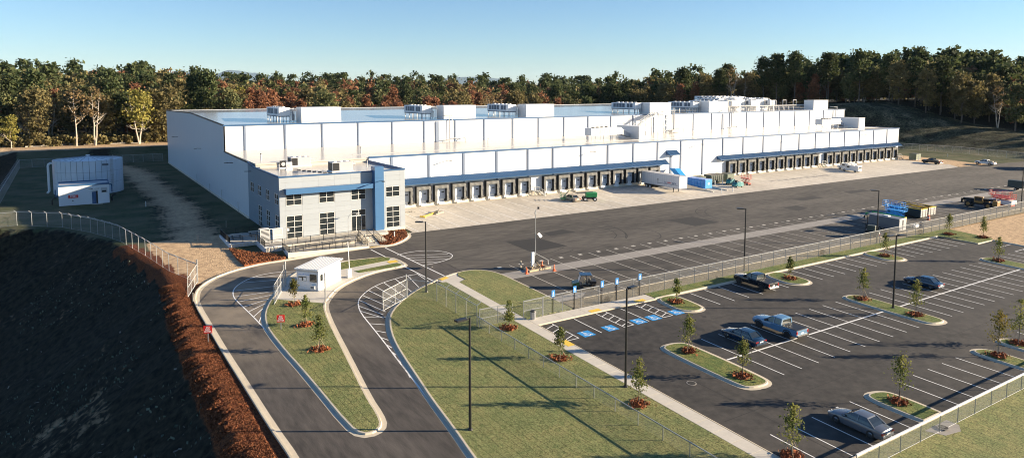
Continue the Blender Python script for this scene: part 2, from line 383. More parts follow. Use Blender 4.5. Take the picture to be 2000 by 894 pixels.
# which soil lies where: r = mulch, g = thin grass, b = bare tan dirt (the rest is dark forest floor, darkened further to paint in the embankment's shade)
cxx = np.interp(YY, CR_Y, CR_X)
dist_out = cxx - XX
mul = ((XX < 14.5) & (YY < 99) & (dist_out < 1.4)).astype(float)
mul = np.maximum(mul, ((YY < 126) & (dist_out < 1.4) & (dist_out > -1.6)).astype(float))
mul = np.where((XX < 14) & (YY < 130) & (dist_out >= 5) & (dist_out < 16), .0, mul)
grs = np.where((YY < 283) & (XX > -14) & (XX < 300) & (YY > 99), .62, 0.) * (dist_out < 0)
trk = np.exp(-((XX - np.interp(YY, [95, 120, 160, 200, 240, 270], [17, 17, 19, 18, 17, 10])) / 4.2) ** 2)
drt = np.where((XX > 10) & (XX < 21.5) & (YY < 125), 1., 0.)
drt = np.maximum(drt, np.where((YY > 99) & (YY < 275) & (XX < 28), trk * .62, 0)); grs = grs * (1 - .8 * np.where(XX < 28, trk, 0))
drt = np.maximum(drt, ((YY > 280) & (YY < 312) & (XX < 60) & (XX > -60)).astype(float))
drt = np.maximum(drt, ((XX > 139) & (XX < 300) & (YY > 20) & (YY < 68)).astype(float) * .8)
drt = np.maximum(drt, ((XX > 246) & (XX < 262) & (YY > 105) & (YY < 140)).astype(float) * .8)
bank = ((XX > 291) & (XX < 345) & (YY < 300) & (YY > 60)).astype(float)
grs = np.maximum(grs, bank * .36); drt = np.maximum(drt, bank * .10)  # bank cover thinned so the dark floor paints in the trees' shade
grs = np.where((XX > 47) & (XX < 139) & (YY < 29), 1, grs)
drt = np.where((dist_out > 8) & (dist_out < 14) & (YY > 66) & (YY < 84), .22, drt)
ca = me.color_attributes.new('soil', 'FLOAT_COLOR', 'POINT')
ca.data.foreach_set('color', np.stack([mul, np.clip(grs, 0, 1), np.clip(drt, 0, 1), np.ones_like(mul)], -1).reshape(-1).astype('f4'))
m = bpy.data.materials.new('ground_soil'); m.use_nodes = True; n = m.node_tree.nodes; l = m.node_tree.links
b = n['Principled BSDF']; b.inputs['Roughness'].default_value = .95; b.inputs['Specular IOR Level'].default_value = .15
g = n.new('ShaderNodeNewGeometry')
def _noise(s, d=4., rough=.6):
    t = n.new('ShaderNodeTexNoise'); t.inputs['Scale'].default_value = s; t.inputs['Detail'].default_value = d; t.inputs['Roughness'].default_value = rough
    l.new(g.outputs['Position'], t.inputs['Vector']); return t.outputs['Fac']
def _mr(x, a, b_, c=0., d=1.):
    r = n.new('ShaderNodeMapRange'); r.inputs[1].default_value = a; r.inputs[2].default_value = b_; r.inputs[3].default_value = c; r.inputs[4].default_value = d; l.new(x, r.inputs[0]); return r.outputs[0]
def _mix(f, a, b_):
    x = n.new('ShaderNodeMix'); x.data_type = 'RGBA'
    for i, v in ((6, a), (7, b_)):
        if isinstance(v, tuple): x.inputs[i].default_value = (*v, 1)
        else: l.new(v, x.inputs[i])
    l.new(f, x.inputs[0]); return x.outputs[2]
at = n.new('ShaderNodeAttribute'); at.attribute_name = 'soil'; sp = n.new('ShaderNodeSeparateColor'); l.new(at.outputs['Color'], sp.inputs[0])
n1, n2, n3 = _noise(.16, 5), _noise(1.3, 4), _noise(6., 3)
def soft(ch):
    a_ = n.new('ShaderNodeMath'); a_.operation = 'MULTIPLY_ADD'; l.new(n2, a_.inputs[0]); a_.inputs[1].default_value = .9; l.new(sp.outputs[ch], a_.inputs[2]); 
    b2 = n.new('ShaderNodeMath'); b2.operation = 'MULTIPLY_ADD'; l.new(n1, b2.inputs[0]); b2.inputs[1].default_value = .9; l.new(a_.outputs[0], b2.inputs[2])
    return _mr(b2.outputs[0], 1.12, 1.42)
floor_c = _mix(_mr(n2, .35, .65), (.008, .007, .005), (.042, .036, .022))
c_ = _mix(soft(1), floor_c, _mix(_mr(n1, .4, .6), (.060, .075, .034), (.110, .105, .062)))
c_ = _mix(soft(2), c_, _mix(_mr(n2, .35, .65), (.60, .43, .26), (.36, .25, .155)))
c_ = _mix(soft(0), c_, _mix(_mr(n3, .38, .62), (.05, .017, .008), (.21, .070, .024)))
l.new(c_, b.inputs['Base Color'])
bp = n.new('ShaderNodeBump'); bp.inputs['Distance'].default_value = .10; l.new(_noise(4.5, 4), bp.inputs['Height']); l.new(bp.outputs[0], b.inputs['Normal'])
MAT['ground_soil'] = m; me.materials.append(m)
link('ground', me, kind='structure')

# pale gravel patch washed out on the dark embankment
# ================================================================== ASPHALT, CONCRETE
KL = [(40.2, 105.2), (33.5, 104.8), (26.9, 103.9), (23.4, 103.7), (20.3, 102.6), (17.6, 101.0), (15.4, 98.8), (13.6, 95.8), (12.75, 92.6), (12.4, 89.3), (12.45, 81), (12.5, 73), (12.7, 64), (12.85, 55.5), (13.1, 50), (13.4, 12)]
KR = [(40.2, 105.2), (43.7, 104.4), (46.6, 106.2), (49.0, 108.9), (49.8, 111.3)]
sheet('entrance_road', KL + [(30, 12), (30, 68), (47, 68), (47, 106.6), (44, 104.6)], 0., 'asphalt_road')
sheet('truck_court_asphalt', [(47.0, 68.3), (330, 68.3), (330, 100), (300, 106), (262, 110.5), (243.7, 111.2), (49.8, 111.2), (49.0, 108.9), (47.0, 106.6)], 0., 'asphalt_court')
sheet('car_park_asphalt', [(44.2, 28.6), (138.4, 28.6), (138.4, 56.8), (133.0, 56.8), (132.6, 63.3), (44.2, 63.3)], 0., 'asphalt_lot')
sheet('dock_apron_concrete', [(49.8, 111.2), (243.7, 111.2), (248.7, 116.4), (246.0, 122), (246.4, 132.1), (50.9, 132.1), (50.9, 111.9)], .004, 'court_concrete')
sheet('landing_gear_strip', rect(51.1, 219, 79.6, 82.5), .006, 'strip_concrete')
sheet('corner_apron', [(51.1, 68.6), (54.6, 68.6), (56.5, 70.0), (54.0, 70.6), (51.1, 70.2)], .006, 'strip_concrete')
for i, p in enumerate(([(61.6, 97.8), (67.9, 97.6), (69.1, 90.6), (61.6, 90.3)], [(70.9, 100.1), (75.6, 100.7), (76.5, 98.), (70.6, 97.6)], [(98.6, 97.4), (105.7, 97.4), (106.5, 91.), (99.5, 90.9)],
                       [(130.8, 94.6), (135.9, 94.9), (135.6, 91.8), (130.7, 90.6)], [(141.7, 100.3), (149.8, 100.6), (150.8, 97.8), (142.4, 97.8)], [(163.3, 100.9), (170.9, 100.4), (170.5, 98.1), (162.2, 98.2)])):
    sheet('asphalt_patch', p, .005, 'asphalt_patch')

# office end of the building: walk, planting beds
kerb('kerb', smooth_poly(KL, False), side=-1)
kerb('kerb', smooth_poly(KR, False), side=1)
# lawns ---------------------------------------------------------------
def lawn(name, poly, m='sod', top=.12, it=0, label=None):
    if it: poly = smooth_poly(poly, True, it)
    mb = MB(); mb.prism(poly, lambda x, y: hz(x, y) - .2, lambda x, y: hz(x, y) + top)
    return part(name, mb, m, kind='structure', label=label)
LK = [(45.9, 85.9), (43.7, 85.1), (41.35, 84.0), (39.5, 82.7), (37.4, 81.4), (35.2, 79.5), (32.8, 77.1), (30.9, 74.6), (29.8, 72.1), (28.8, 69.3), (27.95, 66.0), (27.3, 62.5), (26.4, 57), (25.8, 53.5), (25.0, 47.4), (24.4, 43.6), (20.4, 15)]
LKs = smooth_poly(LK, False)
kerb('kerb', LKs, side=1)
inner = [p for p in offset_line(LKs, .2, False) if p[1] < 82.9]
lawn('front_lawn', inner + [(42.45, 15), (42.45, 82.6)], 'sod')
L2 = [(45.9, 85.9), (47.6, 86.1), (49.2, 85.7), (50.4, 84.3), (51.0, 82.2), (51.1, 79.4), (51.05, 68.2)]
kerb('kerb', smooth_poly(L2, False), side=-1, gutter=.15)
l2i = offset_line(smooth_poly(L2, False), -.2, False)
lawn('mounded_lawn', l2i + [(50.8, 65.6), (43.95, 65.6), (43.95, 81.6), (45.3, 82.4), (45.2, 84.4)], 'sod', .13)
sheet('verge', [(51.2, 68.2), (51.2, 65.5), (330, 65.5), (330, 68.25)], .05, 'verge_grass')
kerb('kerb', [(54.6, 68.3), (330, 68.3)], side=-1, gutter=.05, wd=.12, h=.10, m='kerb_concrete')
sheet('verge', [(62.5, 63.4), (132.4, 63.4), (132.9, 56.9), (138.5, 56.9), (139.8, 57.5), (141, 66), (62.5, 65.49)], .10, 'sod_bright')
kerb('kerb', [(62.4, 63.3), (132.6, 63.3), (133.0, 56.85), (138.4, 56.85), (138.4, 28)], side=1, gutter=.3)
# sidewalks, slab by slab ---------------------------------------------
walk = sheet('sidewalk', [(42.45, 15), (44.15, 15), (44.15, 63.1), (62.4, 63.1), (62.4, 65.2), (51, 65.3), (43.95, 65.3), (43.95, 81.6), (45.4, 82.4), (45.9, 85.8), (43.7, 85.0), (41.4, 83.9), (42.3, 82.2), (42.45, 81)], .085, 'concrete')
def slab(x0, x1, y0, y1, p=walk, z=.13):
    g_ = .02; mb = MB(); mb.prism(rect(x0 + g_, x1 - g_, y0 + g_, y1 - g_), lambda x, y: hz(x, y) - .05, lambda x, y: hz(x, y) + z)
    o = part('slab', mb, 'concrete', p); return o
y = 20.
while y < 63: slab(42.45, 43.95, y, y + 1.83); y += 1.83
while y < 81: slab(42.45, 43.95, y, y + 1.83); y += 1.83
x = 43.95
while x < 61.5: slab(x, min(x + 1.83, 62.4), 63.2, 65.1); x += 1.83
lawn_k = kerb('kerb', [(44.15, 15), (44.15, 63.1), (62.4, 63.1)], side=1, gutter=.02, wd=.1, h=.13)
sheet('lower_lawn', [(47.5, -20), (139, -20), (139, 28.45), (46, 28.45)], .02, 'sod')
kerb('kerb', [(138, 28.62), (46, 28.62)], side=1, gutter=.1, wd=.1)
sheet('drain_apron', [(57.9, 27.9), (61.4, 27.9), (61.4, 26.9), (60.4, 26.3), (58.6, 26.6)], .035, 'strip_concrete')

# islands in the car park ------------------------------------------------
def island(poly, label):
    pts = smooth_poly(poly, True, 2); kerb('kerb', pts, True, side=1, gutter=.38)
    i_ = offset_line(pts, .2, True); lawn('planted_island', i_, 'sod_bright', .15, label=label)
island([(62.5, 63.3), (61.9, 60.5), (61.9, 58.4), (63.4, 57.2), (65.2, 57.7), (65.5, 60.5), (65.5, 63.3)][::1], 'first island nose by the blue badge bays')
island([(83.8, 63.3), (83.2, 60.5), (83.2, 58.6), (84.8, 57.3), (86.9, 57.8), (87.2, 60.5), (86.9, 63.3)], 'island nose beyond the black pickup')
island([(108.4, 63.3), (107.8, 60.5), (107.8, 58.6), (109.6, 57.3), (111.4, 57.8), (111.8, 60.5), (111.4, 63.3)], 'third island nose')
for x0, x1, y0, y1, lb in ((51.3, 54.8, 39.9, 51.6, 'long island with two young trees'), (83.9, 87.1, 39.9, 51.6, 'long island with the lamp post'), (121.4, 124.8, 39.9, 51.8, 'far long island')):
    r_ = 1.5; island([(x0, y1 - r_), (x0, y0 + r_), (x0 + .5, y0 + .3), (x1 - .5, y0), (x1, y0 + r_), (x1, y1 - r_), (x1 - .5, y1 - .2), (x0 + .5, y1)], lb)
for x0, x1, lb in ((59.3, 62.3, 'near island beside the silver saloon'), (79.0, 81.6, 'island by the right edge of the photo'), (84.6, 87.4, 'island nose beyond the right one')):
    yb = 28.7; r_ = 1.3; island([(x0, 34 - r_), (x0, yb + .1), (x0 + .3, yb), (x1 - .3, yb), (x1, yb + .1), (x1, 34 - r_), (x1 - .5, 33.7), (x0 + .5, 34.1)], lb)

# teardrop island with the gatehouse ---------------------------------------
MI = [(18.5, 50.6), (18.05, 52.4), (17.95, 61), (17.85, 66), (17.7, 69.5), (17.65, 76), (17.9, 79), (18.6, 82.4), (20.1, 86.2), (21.6, 89), (23.4, 92.6), (25.6, 96.3), (28.6, 98.9), (31.8, 99.6), (35, 99.3), (40.2, 98.7), (41.2, 97.0), (41.3, 93.2), (40.6, 92.4), (36.6, 92.0), (33.0, 90.4), (29.2, 87.6), (26.6, 83.8), (25.5, 81.6), (24.8, 78.8), (24.0, 74.4), (22.6, 65.2), (21.2, 56.3), (20.9, 53.0), (20.5, 51.2), (19.6, 50.4)]
MIs = smooth_poly(MI, True, 1); kerb('kerb', MIs, True, side=-1)
mi_in = offset_line(MIs, -.2, True)
lawn('gatehouse_island_base', mi_in, 'concrete', .12)
g1 = [p for p in offset_line(MIs, -.22, True) if (p[1] < 87.0 - (p[0] - 21.7) * .84)]
g1.sort(key=lambda p: atan2(p[1] - 70, p[0] - 20.8))
lawn('gatehouse_island_lawn', g1, 'sod', .145)
lawn('gatehouse_grass_strip', [(32.3, 95.1), (39.9, 96.3), (40.6, 97.2), (40.0, 98.4), (35, 98.9), (32.6, 98.2)], 'sod_bright', .15)
lawn('gatehouse_grass_strip', [(33.5, 93.4), (40.4, 94.4), (40.8, 93.4), (40.2, 92.8), (36.6, 92.4), (33.9, 92.3)], 'sod_bright', .15)
for p in ([(38.9, 96.1), (40.9, 96.3), (40.9, 94.8), (38.9, 94.6)], ):
    sheet('tactile_paving', [(39.4, 95.9), (40.9, 96.0), (40.9, 94.8), (39.4, 94.7)], .14, 'paint_yellow')
sheet('tactile_paving', [(41.9, 84.2), (43.4, 84.9), (43.7, 84.1), (42.3, 83.4)], .14, 'paint_yellow')
sheet('tactile_paving', [(51.9, 64.0), (53.5, 64.0), (53.5, 63.25), (51.9, 63.25)], .14, 'paint_yellow')
sheet('tactile_paving', [(59.2, 64.0), (60.8, 64.0), (60.8, 63.25), (59.2, 63.25)], .14, 'paint_yellow')
sheet('tactile_paving', [(43.2, 58.0), (44.1, 58.0), (44.1, 56.4), (43.2, 56.4)], .14, 'paint_yellow')
sheet('tactile_paving', [(40.5, 105.6), (42.1, 105.4), (42.1, 104.8), (40.5, 104.9)], .14, 'paint_yellow')

# ================================================================== PAINTED MARKINGS
marks = MB()
def pline(pts, wd, off=.012, mb=None):
    mb = mb or marks
    for p, q in zip(pts, pts[1:]): stripe_mb(mb, p, q, wd, off)
def stall(x, y0, y1, wd=.11, m='paint_white', off=.012):
    mb = MB(); stripe_mb(mb, (x, y0), (x, y1), wd, off); return part('stall_line', mb, m, lot)
lot = bpy.data.objects['car_park_asphalt']
for k in range(6): stall(68.1 + 2.74 * k, 57.8, 62.8)
for k in range(7): stall(89.4 + 2.74 * k, 57.8, 62.8)
for k in range(7): stall(114.2 + 2.74 * k, 57.8, 62.8)
for k in range(10): stall(57.2 + 2.74 * k, 40.6, 51.0)
for k in range(12): stall(89.4 + 2.74 * k, 40.6, 51.0)
for k in range(4): stall(127.2 + 2.74 * k, 40.6, 51.0)
for k in range(5): stall(46.5 + 2.74 * k, 28.75, 34.1)
for k in range(5): stall(65.3 + 2.74 * k, 28.75, 34.1)
for k in range(6): stall(90.3 + 2.74 * k, 28.6, 34.1)
for y_ in (53.9, 51.2, 48.5, 45.8):
    mb = MB(); stripe_mb(mb, (132.8, y_), (138.0, y_), .11); part('stall_line', mb, 'paint_white', lot)
for xa, xb in ((55.2, 83.6), (87.2, 121.0), (125.0, 136.5)):
    mb = MB(); stripe_mb(mb, (xa, 45.8), (xb, 45.8), .2, .016); part('stall_line', mb, 'paint_white', lot)
# blue badge bays
for x in (48.97, 56.1): stall(x, 57.9, 62.85)
def rungs(xa, xb, n_, flip=False):
    mb = MB()
    for k in range(n_):
        y_ = 62.5 - k * 1.18; stripe_mb(mb, (xa, y_ - .65), (xb, y_), .11)
    stripe_mb(mb, (xa, 57.95), (xb, 57.95), .11); part('stall_line', mb, 'paint_white', lot)
for xa, xb in ((44.3, 45.8), (52.3, 53.75), (58.5, 59.95)):
    stall(xb, 57.9, 62.85)
    if xa > 45: stall(xa, 57.9, 62.85)
    rungs(xa, xb, 4)
for x in (47.3, 50.7, 55.0, 57.35, 61.1):
    b_ = sheet('accessible_bay_marking', rect(x - .78, x + .78, 57.75, 59.25), .013, 'paint_blue', lot)
    mb = MB(); z_ = .018
    def ring(cx, cy, r, w_, a0, a1, k=14):
        for i in range(k):
            t0 = a0 + (a1 - a0) * i / k; t1 = a0 + (a1 - a0) * (i + 1) / k
            stripe_mb(mb, (cx + r * cos(t0), cy + r * sin(t0)), (cx + r * cos(t1), cy + r * sin(t1)), w_, z_)
    ring(x - .02, 58.33, .36, .11, R_(150), R_(370))
    stripe_mb(mb, (x - .16, 58.95), (x - .08, 58.42), .13, z_); stripe_mb(mb, (x - .08, 58.45), (x + .26, 58.42), .11, z_)
    stripe_mb(mb, (x + .26, 58.45), (x + .42, 58.02), .11, z_); stripe_mb(mb, (x + .40, 58.04), (x + .56, 58.1), .1, z_)
    stripe_mb(mb, (x - .28, 59.02), (x - .08, 59.10), .17, z_); stripe_mb(mb, (x - .12, 58.72), (x + .18, 58.70), .09, z_)
    part('wheelchair_symbol', mb, 'paint_white', b_)
# truck stalls and the small white reference squares
tc = bpy.data.objects['truck_court_asphalt']
k = 0; x = 54.5
while x < 246:
    mb = MB(); stripe_mb(mb, (x, 68.55), (x, 85.6), .12, .014); part('truck_stall_line', mb, 'paint_worn', tc)
    mb = MB(); xq = x + 1.86 if k else x - 1.9; stripe_mb(mb, (xq - .32, 85.3), (xq + .32, 85.3), .62, .013); part('painted_square', mb, 'paint_worn', tc)
    if k == 0:
        mb = MB(); stripe_mb(mb, (x + 1.55, 85.3), (x + 2.2, 85.3), .62, .013); part('painted_square', mb, 'paint_worn', tc)
    x += 3.73; k += 1
# dock bay lines on the concrete
ap = bpy.data.objects['dock_apron_concrete']
for xx in [52.0, 56.2] + [60.4 + 4.2 * k for k in range(18)] + [156.4 + 4.28 * k for k in range(21)]:
    mb = MB(); stripe_mb(mb, (xx, 111.6), (xx, 129.6), .13, .012); part('bay_line', mb, 'paint_white', ap)
mj = MB()
for yy in (116.0, 121.0, 126.0): stripe_mb(mj, (51, yy), (243, yy), .04, .009)
part('concrete_joints', mj, 'strip_concrete', ap)
# tyre arcs on the court and paving seams in the asphalt
ty = MB()
def arc(cx, cy, r, a0, a1, wd=.28, k=18):
    for i in range(k):
        t0, t1 = R_(a0 + (a1 - a0) * i / k), R_(a0 + (a1 - a0) * (i + 1) / k)
        stripe_mb(ty, (cx + r * cos(t0), cy + r * sin(t0)), (cx + r * cos(t1), cy + r * sin(t1)), wd, .006)
for cx, cy, r, a0, a1 in ((76, 97, 7, -60, 80), (76, 97, 8.9, -55, 75), (74, 99, 11.5, -50, 60), (84, 92, 5.5, -80, 60), (118, 93, 9, 100, 200), (118, 93, 10.9, 105, 195), (60, 104, 16, 230, 300), (60, 104, 17.9, 232, 298), (150, 92, 12, -70, 20), (205, 90, 14, 120, 210), (205, 90, 16, 122, 206)): arc(cx, cy, r, a0, a1, .16)
part('tyre_marks', ty, 'asphalt_patch', tc)
se = MB()
for x0, y0, x1, y1 in ((45, 54.6, 138, 54.6), (45, 37.4, 138, 37.4), (48.6, 29, 48.6, 62), (88.3, 35, 138, 35)): stripe_mb(se, (x0, y0), (x1, y1), .07, .005)
for k in range(46):
    x, y = rng.uniform(46, 137), rng.uniform(35, 56); r_ = rng.uniform(.15, .5); n_s = 9; P_ = [(x + r_ * rng.uniform(.6, 1.3) * cos(2 * pi * i / n_s), y + r_ * rng.uniform(.6, 1.3) * sin(2 * pi * i / n_s)) for i in range(n_s)]
    se.add([(a_, b_, hz(a_, b_) + .005) for a_, b_ in P_], [tuple(range(n_s))])
part('seams_and_stains', se, 'asphalt_patch', lot)
# crosswalk and hatched areas
pline([(40.1, 104.0), (41.3, 84.1)], .2); pline([(42.5, 103.9), (43.7, 85.2)], .2)
h1 = smooth_poly([(42.4, 98.9), (45.2, 99.7), (48.0, 99.0), (49.7, 97.2), (50.0, 95.2), (49.3, 93.7), (47.9, 92.7), (45.6, 91.9), (43.4, 91.8)], False)
pline(h1, .14)
for p, q in (((42.6, 98.1), (49.5, 95.6)), ((42.8, 96.6), (49.3, 94.2)), ((43.0, 95.1), (48.2, 93.0)), ((43.1, 93.6), (46.6, 92.3))): pline([p, q], .12)
h2 = smooth_poly([(40.85, 88.1), (39.3, 88.2), (37.2, 87.6), (35.3, 86.9), (33.5, 85.8), (32.1, 84.6), (30.7, 83.0), (29.7, 81.5), (28.9, 79.4), (28.3, 76.8), (27.8, 72.0), (27.3, 67.4), (26.8, 63.4), (26.3, 59.2), (25.7, 53.5), (25.3, 50)], False)
h2 = [(x - .0, y) for x, y in h2]; pline(h2, .14)
def kerbx(y_):  # face of the lawn kerb at this y
    pts = sorted((p[1], p[0]) for p in LKs); return float(np.interp(y_, [p[0] for p in pts], [p[1] for p in pts])) - .5
def h2x(y_): pts = sorted((p[1], p[0]) for p in h2); return float(np.interp(y_, [p[0] for p in pts], [p[1] for p in pts]))
for p, q in (((40.8, 88.1), (40.6, 84.0)), ((39.3, 88.2), (38.4, 82.6)), ((37.2, 87.6), (36.8, 81.4)), ((35.2, 86.9), (35.2, 80.0)), ((33.6, 85.9), (34.1, 78.9)), ((32.2, 84.7), (33.2, 78.2)), ((30.8, 83.2), (32.1, 77.2)), ((29.8, 81.6), (31.0, 76.0)), ((29.0, 79.5), (30.4, 75.2)),
             ((28.5, 77.8), (30.0, 74.2))): pline([p, q], .12)
for y_ in (75.6, 73.3, 71.0, 68.9, 66.8, 64.9, 63.0, 61.2, 59.4): pline([(h2x(y_), y_), (kerbx(y_ - 1.2), y_ - 1.2)], .12)
h3 = smooth_poly([(26.6, 97.6), (24.1, 98.6), (22.0, 98.4), (20.2, 97.4), (18.6, 95.7), (17.4, 93.6), (16.9, 91.4), (16.75, 89.6), (16.95, 86.7), (17.25, 82.5), (17.4, 79.6), (17.55, 75.9)], False)
pline(h3, .14)
for p, q in (((20.4, 97.5), (25.6, 96.6)), ((18.8, 95.9), (24.3, 94.7)), ((17.3, 92.9), (22.8, 92.2)), ((16.9, 90.4), (21.9, 90.2)), ((17.0, 88.2), (21.2, 88.9)), ((17.1, 86.0), (20.4, 87.5)), ((17.25, 84.0), (19.6, 86.0)), ((17.35, 82.0), (18.9, 84.3)), ((17.45, 79.9), (18.0, 81.4))): pline([p, q], .12)
part('road_markings', marks, 'paint_white', kind='structure')
# manholes and drains
for (x, y) in ((48.05, 43.9), (43.9, 90.6), (59.6, 27.3)):
    t = thing('manhole_cover', {48.05: 'small round iron manhole cover in the car park lane by the walk', 43.9: 'round iron manhole cover on the crosswalk beside the lamp post', 59.6: 'oval drain cover on the concrete apron behind the kerb'}[x], 'manhole', (x, y, hz(x, y) + (.01 if y > 30 else .14)), tilt=False)
    t.rotation_euler = (TILT, 0, 0)
    mb = MB(); mb.cyl((0, 0, 0), (0, 0, .02), .38, .38, 16); part('lid', mb, 'asphalt_patch', t)
    mb = MB(); mb.cyl((0, 0, -.01), (0, 0, .012), .47, .47, 16); part('ring', mb, 'strip_concrete', t)
# mulch beds by the building
lawn('planting_bed', [(42.3, 105.5), (43.6, 104.9), (46.2, 106.5), (48.6, 109.0), (49.5, 111.0), (50.3, 113.9), (44.2, 113.9), (42.9, 108.5)], 'mulch_bed', .17)
lawn('planting_bed', [(20.9, 114.9), (23.4, 110.6), (25.2, 109.3), (27.4, 106.0), (26.7, 104.5), (23.6, 104.3), (20.9, 103.9), (20.7, 108.4)], 'mulch_bed', .17)
def chips(xx, yy, s0, s1, name, lb, mt='mulch', top=0.):
    k = len(xx); zz = np.array([hz(a, b_) + top for a, b_ in zip(xx, yy)]); P = np.stack([xx, yy, zz], -1); L = rng.uniform(s0, s1, (k, 1)); u = rng.normal(0, 1, (k, 3)); u[:, 2] *= .5; u /= np.linalg.norm(u, axis=1, keepdims=True); v = np.cross(u, rng.normal(0, 1, (k, 3))); v /= np.linalg.norm(v, axis=1, keepdims=True)
    link(name, quad_mesh(name, np.stack([P - u * L - v * L * .4, P + u * L - v * L * .4, P + u * L + v * L * .4, P - u * L + v * L * .4], 1).reshape(-1, 3), mt), kind='stuff', label=lb)
# mulch clumps and pine straw scattered over the embankment edge
N = 52000; yy = rng.uniform(30, 100, N); cxv = np.interp(yy, CR_Y, CR_X); lim = np.where(yy > 89, 12.0, 12.0)
xx = cxv - 1.6 + (lim - cxv + 1.6) * rng.uniform(0, 1, N) ** .8; zz = terrain(xx, yy) - .03
ang = rng.uniform(0, 2 * pi, N); L_ = rng.uniform(.03, .095, N); W_ = L_ * rng.uniform(.25, .6, N); tl = rng.uniform(-.7, .9, N)
c0 = np.stack([xx, yy, zz], -1); u = np.stack([np.cos(ang) * L_, np.sin(ang) * L_, np.sin(tl) * L_], -1); v = np.stack([-np.sin(ang) * W_, np.cos(ang) * W_, rng.uniform(-.3, .3, N) * W_ + .05], -1)
V = np.stack([c0 - u - v, c0 + u - v, c0 + u + v, c0 - u + v], 1).reshape(-1, 3)
def quad_mesh(name, V, m):
    me = bpy.data.meshes.new(name); k = len(V); me.vertices.add(k); me.vertices.foreach_set('co', V.reshape(-1).astype('f4'))
    me.loops.add(k); me.loops.foreach_set('vertex_index', np.arange(k, dtype='i4')); me.polygons.add(k // 4)
    me.polygons.foreach_set('loop_start', np.arange(0, k, 4, dtype='i4')); me.polygons.foreach_set('loop_total', np.full(k // 4, 4, dtype='i4'))
    me.update(calc_edges=True)
    if isinstance(m, str): me.materials.append(MAT[m])
    return me
link('mulch_chips', quad_mesh('mulch_chips', V, 'mulch'), kind='stuff', label='orange brown mulch chips on the embankment edge')

# pale stones, sticks and litter on the shaded slope, tufts of weeds
k = 260; yy = rng.uniform(25, 128, k); xx = np.interp(yy, CR_Y, CR_X) - 1.5 - 32 * rng.uniform(0, 1, k) ** 1.3; zz = terrain(xx, yy) - .02
P = np.stack([xx, yy, zz], -1); u = rng.normal(0, .07, (k, 3)); v = rng.normal(0, .06, (k, 3)); v[:, 2] = np.abs(v[:, 2])
link('slope_stones', quad_mesh('slope_stones', np.stack([P - u, P + u, P + u + v, P - u + v], 1).reshape(-1, 3), 'strip_concrete'), kind='stuff', label='pale stones and litter on the dark slope')
k = 4500; yy = rng.uniform(20, 128, k); xx = np.interp(yy, CR_Y, CR_X) - 1.5 - 36 * rng.uniform(0, 1, k); keep = np.sin(xx * .31 + yy * .17) + np.sin(yy * .23) > .1; xx, yy = xx[keep], yy[keep]; zz = terrain(xx, yy); k = len(xx)
P = np.stack([xx, yy, zz], -1); u = rng.normal(0, .06, (k, 3)); v = rng.normal(0, .04, (k, 3)); v[:, 2] = rng.uniform(.08, .25, k)
link('slope_weeds', quad_mesh('slope_weeds', np.stack([P - u, P + u, P + u + v, P - u + v], 1).reshape(-1, 3), 'green_box'), kind='stuff', label='weeds growing on the dark slope')

def in_poly(x, y, P):
    c = np.zeros(len(x), bool)
    for i in range(len(P)):
        (x0, y0), (x1, y1) = P[i - 1], P[i]; t = ((y0 > y) != (y1 > y)) & (x < (x1 - x0) * (y - y0) / (y1 - y0 + 1e-9) + x0); c ^= t
    return c
for P_ in ([(42.3, 105.5), (43.6, 104.9), (46.2, 106.5), (48.6, 109.0), (49.5, 111.0), (50.3, 113.9), (44.2, 113.9), (42.9, 108.5)], [(20.9, 114.9), (23.4, 110.6), (25.2, 109.3), (27.4, 106.0), (26.7, 104.5), (23.6, 104.3), (20.9, 103.9), (20.7, 108.4)]):
    xa, ya = rng.uniform(min(p[0] for p in P_), max(p[0] for p in P_), 5000), rng.uniform(103.5, 115, 5000); k_ = in_poly(xa, ya, P_)
    chips(xa[k_], ya[k_], .05, .16, 'bed_mulch', 'loose mulch in the planting bed by the office', top=.21)
# ragged tufts of turf along the kerbs and over the lawns
def lawn_tufts(P_, n_, top, mt='sod'):
    xa, ya = rng.uniform(min(p[0] for p in P_), max(p[0] for p in P_), n_), rng.uniform(max(26, min(p[1] for p in P_)), max(p[1] for p in P_), n_); k_ = in_poly(xa, ya, P_); xa, ya = xa[k_], ya[k_]; k = len(xa)
    P = np.stack([xa, ya, np.array([hz(a, b_) + top for a, b_ in zip(xa, ya)])], -1); a = rng.uniform(0, 6.28, k); w_ = rng.uniform(.02, .05, k); u = np.stack([np.cos(a) * w_, np.sin(a) * w_, 0 * a], -1); v = np.stack([rng.normal(0, .03, k), rng.normal(0, .03, k), rng.uniform(.015, .04, k)], -1)
    link('grass_tufts', quad_mesh('grass_tufts', np.stack([P - u, P + u, P + u * .6 + v, P - u * .6 + v], 1).reshape(-1, 3), mt), kind='stuff', label='short grass blades over the lawn')
lawn_tufts(inner + [(42.45, 15), (42.45, 82.6)], 60000, .112); lawn_tufts(g1, 20000, .138)
# ================================================================== WAREHOUSE
XL = 28.8; XR = 246.3; XH = 257.9; YH = 160.0; YB = 258.0
ZR = 17.9
wh = thing('warehouse', 'long white metal cold store with two roof levels and rows of loading docks', 'building', (XL, DOCK_Y, 0))
def wp(name, mb, m, parent=wh, **k):
    o = part(name, mb, m, None, **k); o.parent = parent; o.matrix_parent_inverse = parent.matrix_world.inverted() if parent is not wh else Matrix.Translation((-XL, -DOCK_Y, 0)); return o
def hroof(y): return 16.75 + (min(y, 206) - YH) * .0304 - max(y - 206, 0) * .012
